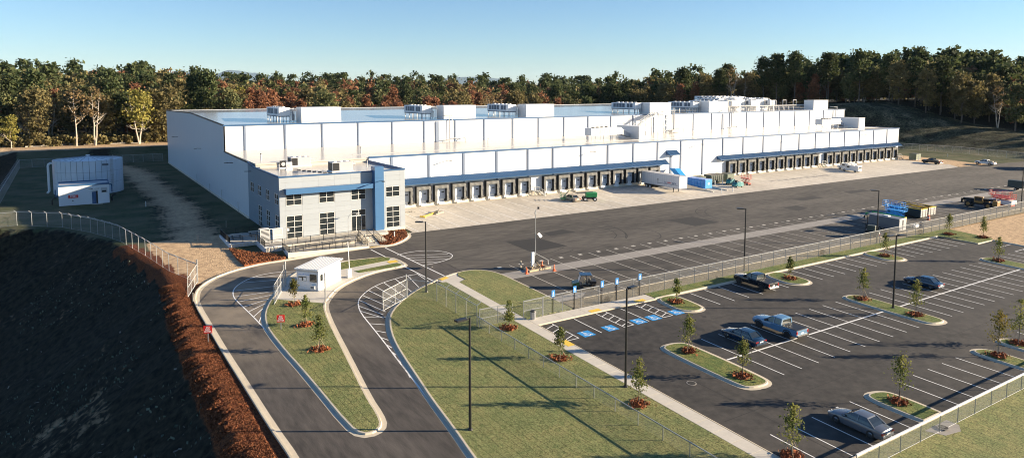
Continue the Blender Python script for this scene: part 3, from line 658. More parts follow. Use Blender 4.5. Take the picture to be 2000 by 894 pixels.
# west end wall (profile stepped at the two roofs), lower roof, upper roof
mb = MB()
prof = [(137.3, 0), (YB, 0), (YB, hroof(YB)), (206, hroof(206)), (YH, hroof(YH)), (YH, 11.15), (137.3, 10.75)]
mb.loft([[(XL, y, z) for y, z in prof], [(XL + .3, y, z) for y, z in prof]]); wp('end_wall', mb, 'wall_panel_white')
mb = MB(); mb.box(XR - .3, XR, DOCK_Y, YH, 0, 10.95); mb.box(XH - .3, XH, YH, YB, 0, 16.7); wp('end_wall', mb, 'wall_white')
mb = MB(); mb.box(XL + .3, XH, YB - .3, YB, 0, hroof(YB)); wp('rear_wall', mb, 'wall_white')
mb = MB(); prof = [(DOCK_Y + .12, 10.55), (DOCK_Y + .12, 10.86), (YH - .02, 11.08), (YH - .02, 10.7)]
mb.loft([[(XL + .35, y, z) for y, z in prof], [(XR - .35, y, z) for y, z in prof]]); wp('lower_roof', mb, 'roof_membrane')
mb = MB(); prof = [(YH + .12, 16.4), (YH + .12, hroof(YH) - .08), (206, hroof(206) - .08), (YB - .12, hroof(YB) - .08), (YB - .12, 16.4)]
mb.loft([[(XL + .35, y, z) for y, z in prof], [(XH - .35, y, z) for y, z in prof]]); wp('upper_roof', mb, 'roof_upper')
mb = MB(); mb.box(50, XR - 1, 139.2, 139.4, 10.85, 11.0); wp('roof_joint', mb, 'unit_grey')
# front walls: one panel bay between each pair of downspouts
low = [50.9, 55.8, 64.2, 72.5, 80.9, 89.3, 96.4, 104.8, 113.2, 121.7, 130.15, 138.7, 147.1, 155.3, 163.9, 172.8, 181.2, 189.85, 198.1, 205.5, 213.7, 222.1, 230.5, 238.7, XR]
for a, c in zip(low, low[1:]):
    mb = MB(); mb.box(a + .006, c - .006, DOCK_Y, DOCK_Y + .3, 1.25, 10.93); wp('wall_panel', mb, 'wall_panel_white')
mb = MB(); mb.box(50.9, XR, DOCK_Y - .03, DOCK_Y + .3, -.4, 1.22); wp('dock_plinth', mb, 'base_concrete')
high = [XL, 33.2, 41.9, 50.4, 59.1, 67.8, 76.4, 85.2, 94.0, 103.0, 111.6, 120.4, 129.3, 138.0, 146.8, 155.6, 164.5, 173.3, 182.0, 190.9, 199.7, 208.9, 217.7, 226.6, 235.4, 244.1, 250.2, XH]
for a, c in zip(high, high[1:]):
    mb = MB(); mb.box(a + .006, c - .006, YH, YH + .3, 10.9, 16.7); wp('wall_panel', mb, 'wall_panel_white')
ds = MB(); ds.box(-.22, .22, -.16, 0, 0, 1); ds_me = ds.mesh('downspout', 'downspout')
def spout(x, y, z0, z1, wd=1.):
    o = link('downspout', ds_me, wh, (x - XL, y - DOCK_Y, z0)); o.scale = (wd, 1, z1 - z0)
for x in low[1:-1]:
    if 133 < x < 152: spout(x, DOCK_Y, 1.2, 10.7)
    else: spout(x, DOCK_Y, 6.05, 10.7); spout(x, DOCK_Y, 4.3, 4.75)
spout(135.0, DOCK_Y, 1.2, 7.2, 1.3)
for x in high[1:-1]: spout(x, YH, 11.1, 16.5, .85)
for x in (80.0, 161.0, 187.5): spout(x, YH - .02, 11.1, 16.3, 2.0)
# blue coping
mb = MB(); mb.box(50.9, XR + .15, DOCK_Y - .12, DOCK_Y + .22, 10.72, 11.04); wp('coping', mb, 'trim_blue')
mb = MB(); mb.box(XL - .12, XH + .12, YH - .12, YH + .2, 16.5, 16.8); wp('coping', mb, 'trim_blue')
cop = MB()
def edge(p, q, w_=.26, h_=.28): cop.bar(p, q, w_, h_)
edge((XL + .02, 137.3, 10.78), (XL + .02, YH, 11.1)); edge((XL + .02, YH, hroof(YH)), (XL + .02, 206, hroof(206))); edge((XL + .02, 206, hroof(206)), (XL + .02, YB, hroof(YB)))
edge((XL, YB, hroof(YB)), (XH, YB, hroof(YB))); edge((XH, YH, hroof(YH)), (XH, YB, hroof(YB))); wp('coping', cop, 'black_metal')
mb = MB(); mb.box(XR - .02, XR + .14, DOCK_Y, YH, 10.72, 11.02); wp('coping', mb, 'trim_blue')
# base strip and small fittings along the west wall
mb = MB(); mb.box(XL - .12, XL, 137.5, YB, -.1, .35); wp('base_strip', mb, 'base_concrete')
for y_, z_ in ((151., 9.4), (190., 9.6), (232., 10.2)):
    mb = MB(); mb.bar((XL, y_, z_), (XL - 1.1, y_, z_ + .1), .1); mb.box(XL - 1.7, XL - 1., y_ - .14, y_ + .14, z_, z_ + .12); wp('wall_light', mb, 'black_metal')
for y_ in (146., 163., 178., 197.): 
    mb = MB(); mb.cyl((XL - .25, y_, 0), (XL - .25, y_, 2.1 + .4 * (y_ % 2)), .05, n=6); wp('standpipe', mb, 'galv')
for x_, z_ in ((68.4, 9.3), (107.6, 9.3), (145.2, 9.5), (183.9, 9.4), (223., 9.4)):
    mb = MB(); mb.bar((x_, DOCK_Y, z_), (x_, DOCK_Y - 1.3, z_ + .15), .09); mb.box(x_ - .16, x_ + .16, DOCK_Y - 2., DOCK_Y - 1.2, z_ + .1, z_ + .2); wp('wall_light', mb, 'black_metal')

# ---- canopies with standing seams
def canopy(x0, x1, zt=6.05, zb=5.0, out=1.45):
    c = MB(); yo = DOCK_Y - out
    prof = [(DOCK_Y, zt), (yo, zb), (yo, zb - .12), (DOCK_Y, zt - 1.0)]
    c.loft([[(x0, y, z) for y, z in prof], [(x1, y, z) for y, z in prof]]); o = wp('canopy', c, 'seam_blue')
    s = MB(); x = x0 + .03
    while x < x1: s.bar((x, DOCK_Y, zt + .035), (x, yo, zb + .035), .05, .07); x += .41
    so = part('standing_seams', s, 'trim_blue', None, kind='stuff'); so.parent = o
    return o
canopy(50.95, 133.0); canopy(152.9, 246.2, 6.0); canopy(133.2, 137.0, 8.4, 7.3, 1.45)
sf = MB(); sf.box(133.2, 137.0, DOCK_Y - 1.4, DOCK_Y, 7.15, 7.25); wp('canopy_soffit', sf, 'unit_white')

# ---- loading docks: door, shelter, bumpers; one of each built, then copied
dm = {}
d = MB(); d.box(-1.2, 1.2, -.10, -.02, 1.25, 4.05)
for k in range(4): d.box(-1.2, 1.2, -.115, -.10, 1.25 + .7 * k + .02, 1.25 + .7 * k + .66)
dm['door'] = d.mesh('dock_door', 'dock_door')
d = MB(); d.box(.25, .85, -.13, -.117, 2.55, 2.78); dm['win'] = d.mesh('vision_panel', 'black')
d = MB()   # ring of padded fabric, slightly wrinkled
def wr(x, z): return -.92 + .05 * sin(x * 5 + z * 3) + .04 * sin(z * 7 - x * 2)
for (xa, xb, za, zb) in ((-1.72, -1.12, .85, 4.3), (1.12, 1.72, .85, 4.3), (-1.12, 1.12, 3.6, 4.3)):
    nx_, nz_ = max(2, int((xb - xa) / .3)), max(2, int((zb - za) / .35))
    vs_ = [(xa + (xb - xa) * i / nx_, wr(xa + (xb - xa) * i / nx_, za + (zb - za) * j / nz_), za + (zb - za) * j / nz_) for i in range(nx_ + 1) for j in range(nz_ + 1)]
    d.add(vs_, [(i * (nz_ + 1) + j, (i + 1) * (nz_ + 1) + j, (i + 1) * (nz_ + 1) + j + 1, i * (nz_ + 1) + j + 1) for i in range(nx_) for j in range(nz_)])
dm['face'] = d.mesh('shelter_face', 'fabric_grey', True)
d = MB(); d.box(-1.74, -1.70, -.97, 0, .85, 4.32); d.box(1.70, 1.74, -.97, 0, .85, 4.32); d.box(-1.74, 1.74, -.97, 0, 4.3, 4.34); d.box(-1.22, -1.12, -.88, -.02, .85, 3.7); d.box(1.12, 1.22, -.88, -.02, .85, 3.7)
dm['side'] = d.mesh('shelter_sides', 'black')
d = MB(); d.box(-.14, .14, -.32, -.03, .72, 1.2); dm['bump'] = d.mesh('dock_bumper', 'rubber')
d = MB(); d.box(-.95, .75, -.34, -.03, .28, .70); d.box(-.5, .4, -.5, -.34, .18, .42); dm['pit'] = d.mesh('vehicle_restraint', 'unit_white')
d = MB(); d.box(-1.1, 1.1, -.03, .0, .35, 1.24); dm['lev'] = d.mesh('dock_leveller', 'unit_white')
docks = [58.35] + [62.54 + 4.2 * k for k in range(7)] + [94.93 + 4.2 * k for k in range(9)] + [158.5, 162.6, 166.9, 171.3, 175.8, 180.0, 184.35, 188.6, 192.85, 197.2] + [204.6 + 4.24 * k for k in range(10)]
for i, x in enumerate(docks):
    P = (x - XL, 0, 0)
    f = link('dock_shelter', dm['side'], wh, P); link('shelter_face', dm['face'], f)
    do = link('dock_door', dm['door'], wh, P); link('vision_panel', dm['win'], do)
    for s in (-1.0, 1.0): link('dock_bumper', dm['bump'], wh, (x - XL + s, -.03, 0))
    link('vehicle_restraint', dm['pit'], wh, (x - XL, -.03, 0)); link('dock_leveller', dm['lev'], wh, (x - XL, -.04, 0))
# personnel doors with steel steps at the dock breaks
for x in (90.9, 200.9, 244.9):
    mb = MB(); mb.box(x - .5, x + .5, DOCK_Y - .04, DOCK_Y + .02, 1.25, 3.4); wp('door', mb, 'dock_door')
for x, lb in ((90.9, 'steel steps up to the door in the first row of docks'), (200.9, 'steel steps up to the door behind the white vans'), (244.9, 'steel steps at the far right end of the docks')):
    t = thing('dock_steps', lb, 'steps', (x, DOCK_Y, 0))
    mb = MB(); mb.box(-.7, .7, -1.35, -.06, 1.12, 1.2); part('landing', mb, 'galv', t)
    mb = MB()
    for k in range(6): mb.box(.7 + .28 * k, .98 + .28 * k, -1.3, -.3, 1.0 - .19 * k, 1.04 - .19 * k)
    part('treads', mb, 'galv', t)
    mb = MB()
    for yy_ in (-1.33, -.28):
        mb.bar((.7, yy_, 1.1), (2.4, yy_, -.1), .06, .2); mb.bar((.7, yy_, 2.1), (2.4, yy_, .9), .05); mb.bar((2.4, yy_, .9), (2.4, yy_, -.1), .05); mb.bar((.7, yy_, 2.1), (.7, yy_, 1.1), .05); mb.bar((1.55, yy_, 1.5), (1.55, yy_, .45), .05)
    mb.bar((-.7, -1.33, 2.1), (.7, -1.33, 2.1), .05); mb.bar((-.7, -1.33, 2.1), (-.7, -.1, 2.1), .05)
    for xx_ in (-.7, 0): mb.bar((xx_, -1.33, 2.1), (xx_, -1.33, -.05), .06)
    part('handrail', mb, 'galv', t)

# ================================================================== OFFICE
OY = 114.7; OX1 = 50.85
of = thing('office_block', 'two storey pale grey panelled office with a blue tower and blue beam', 'building', (XL, OY, 0))
def op(name, mb, m, parent=of, **k):
    o = part(name, mb, m, None, **k); o.parent = parent; o.matrix_parent_inverse = Matrix.Translation((-XL, -OY, 0)) if parent is of else Matrix.Identity(4); return o
mb = MB(); mb.box(XL + .25, OX1 - .25, OY + .25, 137.2, -.7, 9.9); op('core_wall', mb, 'unit_grey')
mb = MB(); mb.box(XL + .3, OX1 - .3, OY + .3, DOCK_Y + .1, 9.9, 10.0); mb.box(XL + .35, OX1 - .3, DOCK_Y + .1, 137.3, 9.9, 10.5); op('roof', mb, 'roof_membrane')
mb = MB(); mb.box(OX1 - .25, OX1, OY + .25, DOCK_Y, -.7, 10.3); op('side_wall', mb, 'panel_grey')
gap = .012
wins_u = [(29.9, 32.4), (35.35, 37.85), (40.9, 43.4), (47.25, 49.75)]
cols = [28.8, 29.78, 32.52, 35.24, 38.0, 40.79, 43.5, 46.87 - 1.0, 47.14, 49.86, 50.85]
rows = [0.0, .95, 1.9, 2.85, 3.82, 4.66, 5.48, 6.4, 7.38, 8.4, 9.3, 10.2]
fp = {}
for i in range(len(cols) - 1):
    a, c = cols[i], cols[i + 1]; isw = any(a - .2 < w0 and w1 < c + .2 for w0, w1 in wins_u)
    for r0, r1 in zip(rows, rows[1:]):
        if isw and (r1 <= 3.83 or 5.4 < r0 < 7.3): continue
        key = (round(c - a, 3), round(r1 - r0, 3))
        if key not in fp: q = MB(); q.box(gap / 2, c - a - gap / 2, 0, .25, gap / 2, r1 - r0 - gap / 2); fp[key] = q.mesh('facade_panel', 'panel_grey')
        link('facade_panel', fp[key], of, (a - XL, 0, r0))
mb = MB(); mb.box(XL, OX1, OY + .02, OY + .3, -.9, -.01); op('plinth', mb, 'base_concrete')
def window(x0, x1, z0, z1, nc, nr, parent=of, m='glass_dark'):
    """front window: light frame with mullions, one pane per opening"""
    fr = MB(); t_ = .07
    fr.box(x0, x1, .02, .16, z1 - t_, z1); fr.box(x0, x1, .02, .16, z0, z0 + t_); fr.box(x0, x0 + t_, .02, .16, z0 + t_, z1 - t_); fr.box(x1 - t_, x1, .02, .16, z0 + t_, z1 - t_)
    for k in range(1, nc): xm = x0 + (x1 - x0) * k / nc; fr.box(xm - t_ / 2, xm + t_ / 2, .024, .156, z0 + t_, z1 - t_)
    for k in range(1, nr): zm = z0 + (z1 - z0) * k / nr; fr.box(x0 + t_, x1 - t_, .028, .152, zm - t_ / 2, zm + t_ / 2)
    w_ = part('window', fr, 'frame_light', parent)
    for i in range(nc):
        for j in range(nr):
            q = MB(); xa = x0 + (x1 - x0) * i / nc; xb = x0 + (x1 - x0) * (i + 1) / nc; za = z0 + (z1 - z0) * j / nr; zb = z0 + (z1 - z0) * (j + 1) / nr
            q.box(xa + .02, xb - .02, .08, .10, za + .02, zb - .02); part('pane', q, m, w_)
    return w_
for k, (a, c) in enumerate(wins_u):
    window(a - .06 - XL, c + .06 - XL, 5.5, 7.36, 2, 2)
    if k != 2: window(a - .06 - XL, c + .06 - XL, .02, 3.8, 2, 4)
window(40.84 - XL, 43.46 - XL, 2.75, 3.8, 2, 1)
dr = window(40.84 - XL, 43.46 - XL, .02, 2.72, 3, 1); dr.name = 'entrance_doors'
q = MB(); q.box(29.95 - XL, 30.25 - XL, .0, .02, 1.35, 1.75); part('notice', q, 'sign_white', of)
# west side: grey panels painted darker as in shade, four windows above, three below
sm = {}
scol = [114.72, 115.4, 117.85, 121.2, 123.8, 127.05, 129.7, 132.75, 135.55, 137.3]
sw_u = [(115.45, 117.8), (121.3, 123.7), (127.1, 129.6), (132.8, 135.5)]
def top_at(y): return 10.2 + max(0, y - DOCK_Y) * .09
for i in range(len(scol) - 1):
    a, c = scol[i], scol[i + 1]; isw = i in (1, 3, 5, 7)
    for r0, r1 in zip(rows, rows[1:]):
        if isw and 5.4 < r0 < 7.3: continue
        if isw and i < 7 and r1 <= 3.83: continue
        r1e = r1 if r1 < 10.1 else top_at(a)
        q = MB(); q.box(0, .25, a - OY + gap / 2, c - OY - gap / 2, r0 + gap / 2, r1e - gap / 2); part('facade_panel', q, 'panel_grey_shaded', of)
for k, (a, c) in enumerate(sw_u):
    for z0, z1, nr in ((5.5, 7.36, 2), (.02, 3.8, 4)):
        if k == 3 and nr == 4: continue
        w_ = window(0, c - a, z0, z1, 2, nr); w_.rotation_euler = (0, 0, -pi / 2); w_.location = (0, c - OY, 0)
# coping, tower, beam
mb = MB(); mb.box(XL - .08, 44.7, OY - .08, OY + .22, 10.14, 10.36); mb.box(46.4, OX1 + .08, OY - .08, OY + .22, 10.14, 10.36); mb.box(XL - .08, XL + .2, OY + .22, DOCK_Y, 10.16, 10.38)
mb.box(OX1 - .2, OX1 + .08, OY + .22, DOCK_Y, 10.16, 10.38); op('coping', mb, 'trim_blue')
mb = MB(); mb.bar((XL + .06, DOCK_Y, 10.25), (XL + .06, 137.3, 10.75), .26, .26); op('coping', mb, 'trim_blue')
mb = MB(); mb.box(OX1 - .5, OX1 - .26, OY + .3, DOCK_Y - .1, 10.0, 10.24); op('parapet_flashing', mb, 'trim_blue')
mb = MB(); mb.box(44.7, 46.35, 113.45, OY + .5, .0, 11.1); op('blue_tower', mb, 'office_blue')
for z_ in (2.4, 4.8, 7.3, 9.2):
    mb = MB(); mb.box(44.69, 46.36, 113.44, 113.46, z_, z_ + .02); op('tower_joint', mb, 'trim_blue')
mb = MB(); mb.box(44.6, 46.45, 113.4, OY + .2, -.65, 0); op('tower_base', mb, 'base_concrete')
mb = MB(); mb.box(29.65, 44.7, 113.62, 114.5, 7.45, 8.32); mb.box(29.65, 30.1, 114.5, OY, 7.45, 8.32); op('blue_beam', mb, 'office_blue')
mb = MB(); mb.bar((45.5, 113.45, 8.6), (45.5, 112.0, 8.75), .09); mb.box(45.3, 45.7, 111.3, 112.1, 8.7, 8.82); op('wall_light', mb, 'black_metal')
mb = MB(); mb.bar((XL, 134.5, 9.3), (XL - 1.2, 134.5, 9.35), .1); op('wall_light', mb, 'black_metal')
# curved light arm by the door
t = thing('entrance_lamp', 'slim curved swan neck lamp left of the entrance doors', 'lamp', (39.6, 112.9, 0))
pts = [(0, 0, 0), (0, 0, 2.6)] + [(.95 - .95 * cos(a), 0, 2.6 + .95 * sin(a)) for a in [pi / 2 * k / 6 for k in range(1, 7)]] + [(1.6, 0, 3.5)]
mb = MB(); mb.tube(pts, .04, 6); part('pole', mb, 'galv', t); mb = MB(); mb.box(1.4, 2.0, -.12, .12, 3.42, 3.5); part('lamp_head', mb, 'unit_white', t)

# ================================================================== TERRACE, RAMP, STEPS
tr = thing('terrace', 'raised concrete terrace and ramps in front of the office', 'terrace', (25.3, 110.5, 0))
def tp(name, mb, m, **k):
    o = part(name, mb, m, None, **k); o.parent = tr; o.matrix_parent_inverse = Matrix.Translation((-25.3, -110.5, 0)); return o
mb = MB(); mb.prism([(21.2, 124.0), (21.2, 116.0), (25.3, 115.9), (25.3, 110.6), (28.6, 110.4), (41.0, 110.4), (41.0, 111.4), (46.2, 111.4), (46.2, 113.9), (44.5, 114.6), (28.7, 114.6), (28.7, 124.0)], -1.2, -.02); tp('deck', mb, 'concrete')
wl = MB()
for p, q in (((21.2, 124.0), (21.2, 116.0)), ((21.2, 116.0), (25.3, 115.9)), ((25.3, 115.9), (25.3, 110.5)), ((25.3, 110.5), (28.0, 110.3))):
    wl.bar((p[0], p[1], -.45), (q[0], q[1], -.45), .2, 1.0)
tp('retaining_wall', wl, 'wall_panel_white')
rb = MB()
for k in range(18): rb.box(21.4 + .22 * k, 21.5 + .22 * k, 115.74, 115.8, -.9, 0)
for k in range(11): rb.box(25.5 + .22 * k, 25.6 + .22 * k, 110.2, 110.28, -1.0, -.05)
tp('wall_ribs', rb, 'base_concrete', kind='stuff')
fl = MB(); fl.prism([(27.7, 105.5), (40.3, 105.3), (40.8, 108.4), (40.8, 110.4), (28.2, 110.3)], lambda x, y: hz(x, y) - .2, lambda x, y: hz(x, y) + .12); tp('ramp_floor', fl, 'concrete')
fw = MB(); fw.prism([(27.5, 105.3), (40.2, 105.05), (40.2, 105.25), (27.7, 105.5)], lambda x, y: hz(x, y) - .1, lambda x, y: hz(x, y) + .75 - (x - 27.5) * .035); tp('front_wall', fw, 'base_concrete')
fw = MB(); fw.prism([(27.5, 105.3), (27.7, 105.5), (28.2, 110.3), (28.0, 110.3)], lambda x, y: hz(x, y) - .1, lambda x, y: -.1 - (110.3 - y) * .02); tp('side_wall', fw, 'wall_panel_white')
r1 = MB(); r1.prism([(29.0, 108.7), (39.6, 108.7), (39.6, 110.2), (29.0, 110.2)], lambda x, y: hz(x, y) - .1, lambda x, y: -.55 + (x - 29) * .05); tp('upper_ramp', r1, 'concrete')
r2 = MB(); r2.prism([(28.8, 106.9), (39.6, 106.9), (39.6, 108.3), (28.8, 108.3)], lambda x, y: hz(x, y) - .1, lambda x, y: -.52 - (x - 29) * .022); tp('lower_ramp', r2, 'concrete')
for k in range(5):
    s = MB(); s.box(40.9, 43.0, 110.4 - .75 * (k + 1) + .25, 110.4 - .75 * k + .25, -1.0, -.18 - .16 * k); tp('step', s, 'base_concrete')
for xa, xb in ((40.15, 40.9), (43.0, 44.3)):
    for k in range(6):
        s = MB(); s.box(xa, xb, 110.9 - .68 * (k + 1), 110.9 - .68 * k, -1.0, .02 - .13 * k)
        tp('stone_block', s, 'stone')
sheet('entrance_walk', [(40.2, 105.3), (43.2, 104.7), (44.1, 107.4), (43.0, 107.6), (40.8, 107.6)], .14, 'concrete')
# black picket railings
def railing(label, pts, h=1.05, m='black_metal', pick=.14):
    x0, y0, z0 = pts[0]; t = thing('railing', label, 'railing', (x0, y0, z0), group='black picket railings round the terrace')
    fr = MB(); pk = MB()
    for (a, b2) in zip(pts, pts[1:]):
        a = Vector(a) - Vector(pts[0]); b2 = Vector(b2) - Vector(pts[0]); L = (b2 - a).length; up = Vector((0, 0, 1))
        fr.bar(a + up * h, b2 + up * h, .05); fr.bar(a + up * .12, b2 + up * .12, .04)
        k = max(1, int(L / 1.9))
        for i in range(k + 1): p = a.lerp(b2, i / k); q = MB(); q.bar(p, p + up * (h + .06), .07); part('post', q, m, t)
        k = max(1, int(L / pick))
        for i in range(1, k): p = a.lerp(b2, i / k); pk.bar(p + up * .12, p + up * h, .022)
    part('rails', fr, m, t); part('pickets', pk, m, t, kind='stuff'); return t
railing('black picket railing round the shaded left end of the terrace', [(28.2, 123.8, 0), (21.3, 123.8, 0), (21.3, 116.1, 0), (25.2, 116.0, 0)])
railing('black picket railing on the sloping wall in front of the turnstile cage', [(25.4, 115.6, 0), (25.4, 110.7, 0), (28.1, 110.5, 0)])
railing('black picket railing along the front edge of the upper terrace', [(28.3, 110.5, 0), (40.8, 110.5, 0)])
railing('black picket railing along the lowest ramp beside the kerb', [(27.8, 109.6, hz(0, 109) + .2), (27.8, 105.6, hz(0, 105.6) + .5), (40.1, 105.4, hz(0, 105.4) + .15)])
railing('black picket railing between the two ramps', [(29.0, 108.5, -.5), (39.6, 108.5, -.2)])
railing('black picket railing on the middle ramp', [(29.0, 106.8, -.55), (39.6, 106.8, -.8)])
for x in (40.5, 42.0, 43.2):
    railing({40.5: 'black stair railing left of the stone steps', 42.0: 'black centre railing on the entrance steps', 43.2: 'black stair railing right of the entrance steps'}[x], [(x, 110.6, .0), (x, 107.1, -.8)], pick=.3)
# turnstile cage
t = thing('turnstile_cage', 'steel full height turnstile and cage beside the office corner', 'turnstile', (26.2, 113.9, 0))
mb = MB()
for (x, y) in ((-.8, -.6), (.6, -.6), (.6, .6), (-.8, .6), (1.1, -.6), (2.6, -.6)): mb.box(x - .04, x + .04, y - .04, y + .04, 0, 2.3)
mb.box(-.85, .65, -.65, .65, 2.22, 2.3); mb.box(.65, 2.65, -.65, -.57, 2.22, 2.3); mb.box(1.1, 2.6, -.64, -.58, 1.1, 1.16); part('frame', mb, 'frame_light', t)
mb = MB()
for k in range(10): mb.box(-.75, .55, -.62, -.58, .2 + .2 * k, .26 + .2 * k)
part('rotor_bars', mb, 'sign_white', t)
mb = MB(); mb.box(-.78, .58, -.4, -.36, .1, 2.2); part('rotor_back', mb, 'black', t)
mb = MB(); mb.box(1.15, 2.55, -.62, -.6, .1, 2.2); part('side_panel', mb, 'unit_grey', t)
# benches / tables on the terrace
def bench(x, y, z, lb, top='concrete'):
    t = thing('picnic_table', lb, 'table', (x, y, z)); mb = MB(); mb.box(-.9, .9, -.4, .4, .70, .76); part('table_top', mb, top, t)
    for s in (-1, 1):
        mb = MB(); mb.box(-.9, .9, s * .75 - .15, s * .75 + .15, .43, .47); part('bench_seat', mb, 'black_metal', t)
    for s in (-.6, .6):
        mb = MB(); mb.bar((s, -.8, 0), (s, .8, 0), .06); mb.bar((s, 0, 0), (s, 0, .7), .08); mb.bar((s, -.75, 0), (s, -.75, .43), .05); mb.bar((s, .75, 0), (s, .75, .43), .05); part('leg', mb, 'black_metal', t)
bench(23.0, 119.8, 0, 'dark picnic table on the shaded terrace, further left'); bench(26.0, 120.6, 0, 'dark picnic table on the shaded terrace nearer the office wall')
# post-like light in the planting bed, small sprinkler marker
t = thing('bollard_light', 'small white post in the mulch bed right of the steps', 'bollard', (46.4, 109.3)); mb = MB(); mb.cyl((0, 0, .1), (0, 0, 1.0), .09, .09, 8); part('post', mb, 'unit_white', t); mb = MB(); mb.cyl((0, 0, 1.0), (0, 0, 1.12), .13, .10, 8); part('cap', mb, 'unit_grey', t)

# ================================================================== ROOF EQUIPMENT
def chiller(name, label, loc, lx=2.6, ly=11.5, h=1.9, leg=1.45, group=None, rz=0., fans=5):
    t = thing(name, label, 'cooling unit', loc, rz, group)
    b_ = MB(); b_.box(0, lx, 0, ly, leg, leg + h); part('casing', b_, 'unit_white', t, bevel=.03)
    for k in range(6):
        q = MB(); y0 = ly - .9 - (k + 1) * ly / 8 - (.8 if k > 3 else 0); q.box(-.03, 0, y0 + .15, y0 + ly / 8 - .12, leg + .45, leg + h - .25); part('louvre', q, 'louver', t)
    q = MB(); q.box(.05, lx - .05, .05, ly - .05, leg - .22, leg - .02); part('base_frame', q, 'louver', t)
    for k in range(fans): q = MB(); yk = ly * (k + .7) / (fans + .6); q.cyl((lx / 2, yk, leg + h), (lx / 2, yk, leg + h + .25), .55, .5, 12); part('fan', q, 'unit_grey', t)
    for i in range(2):
        for k in range(5): q = MB(); q.box(.1 + i * (lx - .35), .25 + i * (lx - .35), .2 + k * (ly - .6) / 4, .35 + k * (ly - .6) / 4, 0, leg - .2); part('leg', q, 'unit_white', t)
    q = MB()
    for k in range(4): q.tube([(lx, .5 + .5 * k, leg + .3 + .35 * k), (lx + 1.0, .5 + .5 * k, leg + .3 + .35 * k), (lx + 1.0, .5 + .5 * k, .3)], .07, 6)
    for k in range(3): q.box(lx + .3, lx + .4, .1 + k, .2 + k, .1, leg + h - .1); q.box(lx + 1.3, lx + 1.4, .1 + k, .2 + k, .1, leg + h - .1)
    q.box(lx + .3, lx + 1.4, .1, .2, leg + h - .2, leg + h - .1); part('pipework', q, 'unit_grey', t)
    return t
def housing(label, loc, lx, ly, h, m='unit_white', door=None, group=None, cat='roof housing'):
    t = thing('plant_housing', label, cat, loc, 0, group); b_ = MB(); b_.box(0, lx, 0, ly, 0, h); part('casing', b_, m, t, bevel=.03)
    q = MB(); q.box(-.06, lx + .06, -.06, ly + .06, h, h + .1); part('cap', q, 'unit_white', t)
    q = MB(); k = 1.2
    while k < lx - .3: q.box(k, k + .03, -.015, 0, .1, h - .05); k += 1.2
    if q.v: part('panel_seams', q, 'unit_grey', t)
    if door:
        q = MB(); q.box(lx * .55, lx * .55 + .9, -.04, 0, .1, 2.3); d_ = part('door', q, 'unit_white', t); q = MB(); q.box(lx * .55 + .25, lx * .55 + .6, -.05, -.04, .9, 2.1); part('door_window', q, 'louver', d_)
    return t
nm_ = ['first from the left', 'second from the left', 'third from the left', 'fourth, behind the stairs', 'fifth from the left']
c0_ = chiller('roof_chiller', 'white cooling unit on legs on the upper roof, ' + nm_[0], (41.95, 165.3, hroof(165.3) - .08), group='cooling units along the upper roof')
for k, x in enumerate((78.45, 104.9, 152.6, 178.7)): dup(c0_, (x, 165.3, hroof(165.3) - .08), None, 'white cooling unit on legs on the upper roof, ' + nm_[k + 1])
for k, (x, lx) in enumerate(((46.2, 9.4), (83.0, 9.5), (108.75, 9.6), (155.7, 9.3), (182.8, 9.6))):
    housing('plain white plant housing on the upper roof, ' + nm_[k], (x, 162.0, hroof(162) - .08), lx, 4.2, 3.45, group='white housings along the upper roof')
# crowded far end of the upper roof
for k, (x, y) in enumerate(((196., 172.), (206., 172.), (217., 172.), (228., 172.), (218., 188.), (227., 188.), (236., 188.), (245., 188.), (234.5, 204.), (239.5, 204.), (244.5, 204.), (249.5, 204.))):
    dup(c0_, (x, y, hroof(y) - .08), None, 'cooling unit in the ' + ['front', 'middle', 'back'][k // 4] + ' row of the far roof cluster, ' + ['leftmost', 'second from left', 'third from left', 'rightmost'][k % 4], 'cooling units in the far roof cluster')
for k, (x, y, lx) in enumerate(((242.9, 163.5, 9.2), (246., 217., 9.8), (247., 223.5, 9.5), (231.6, 191., 3.9), (211.2, 174., 4.6), (222.4, 174., 4.6))):
    housing(['white box housing nearest the right end of the upper roof', 'long white housing behind the back row of far cooling units', 'rearmost long white housing on the far end of the roof', 'narrow white housing in the middle row of the far cluster', 'squat white housing inside the far cluster, left one', 'squat white housing inside the far cluster, right one'][k], (x, y, hroof(y) - .08), lx, 4.2, 3.45)
t = thing('pipe_rack', 'long rack of white pipes along the far end of the upper roof', 'pipe rack', (196, 166.8, 17.0))
mb = MB()
for k in range(16): mb.box(3 * k, 3 * k + .12, 0, .12, 0, 1.3); mb.box(3 * k, 3 * k + .12, 1.6, 1.72, 0, 1.3); mb.box(3 * k, 3 * k + .12, 0, 1.7, 1.2, 1.3)
part('supports', mb, 'unit_grey', t)
for k in range(4): mb = MB(); mb.cyl((0, .2 + .42 * k, 1.45), (46, .2 + .42 * k, 1.45), .13, n=6); part('pipe', mb, 'pipe_steel', t)
mb = MB()
for k in range(7):
    x = 2 + 6.2 * k; mb.tube([(x, .3, .6), (x, .3, 2.9), (x + 1.2, 1.2, 3.4), (x + 3.2, 1.2, 3.4), (x + 3.2, 1.2, .8)], .12, 6)
part('bends', mb, 'pipe_steel', t)
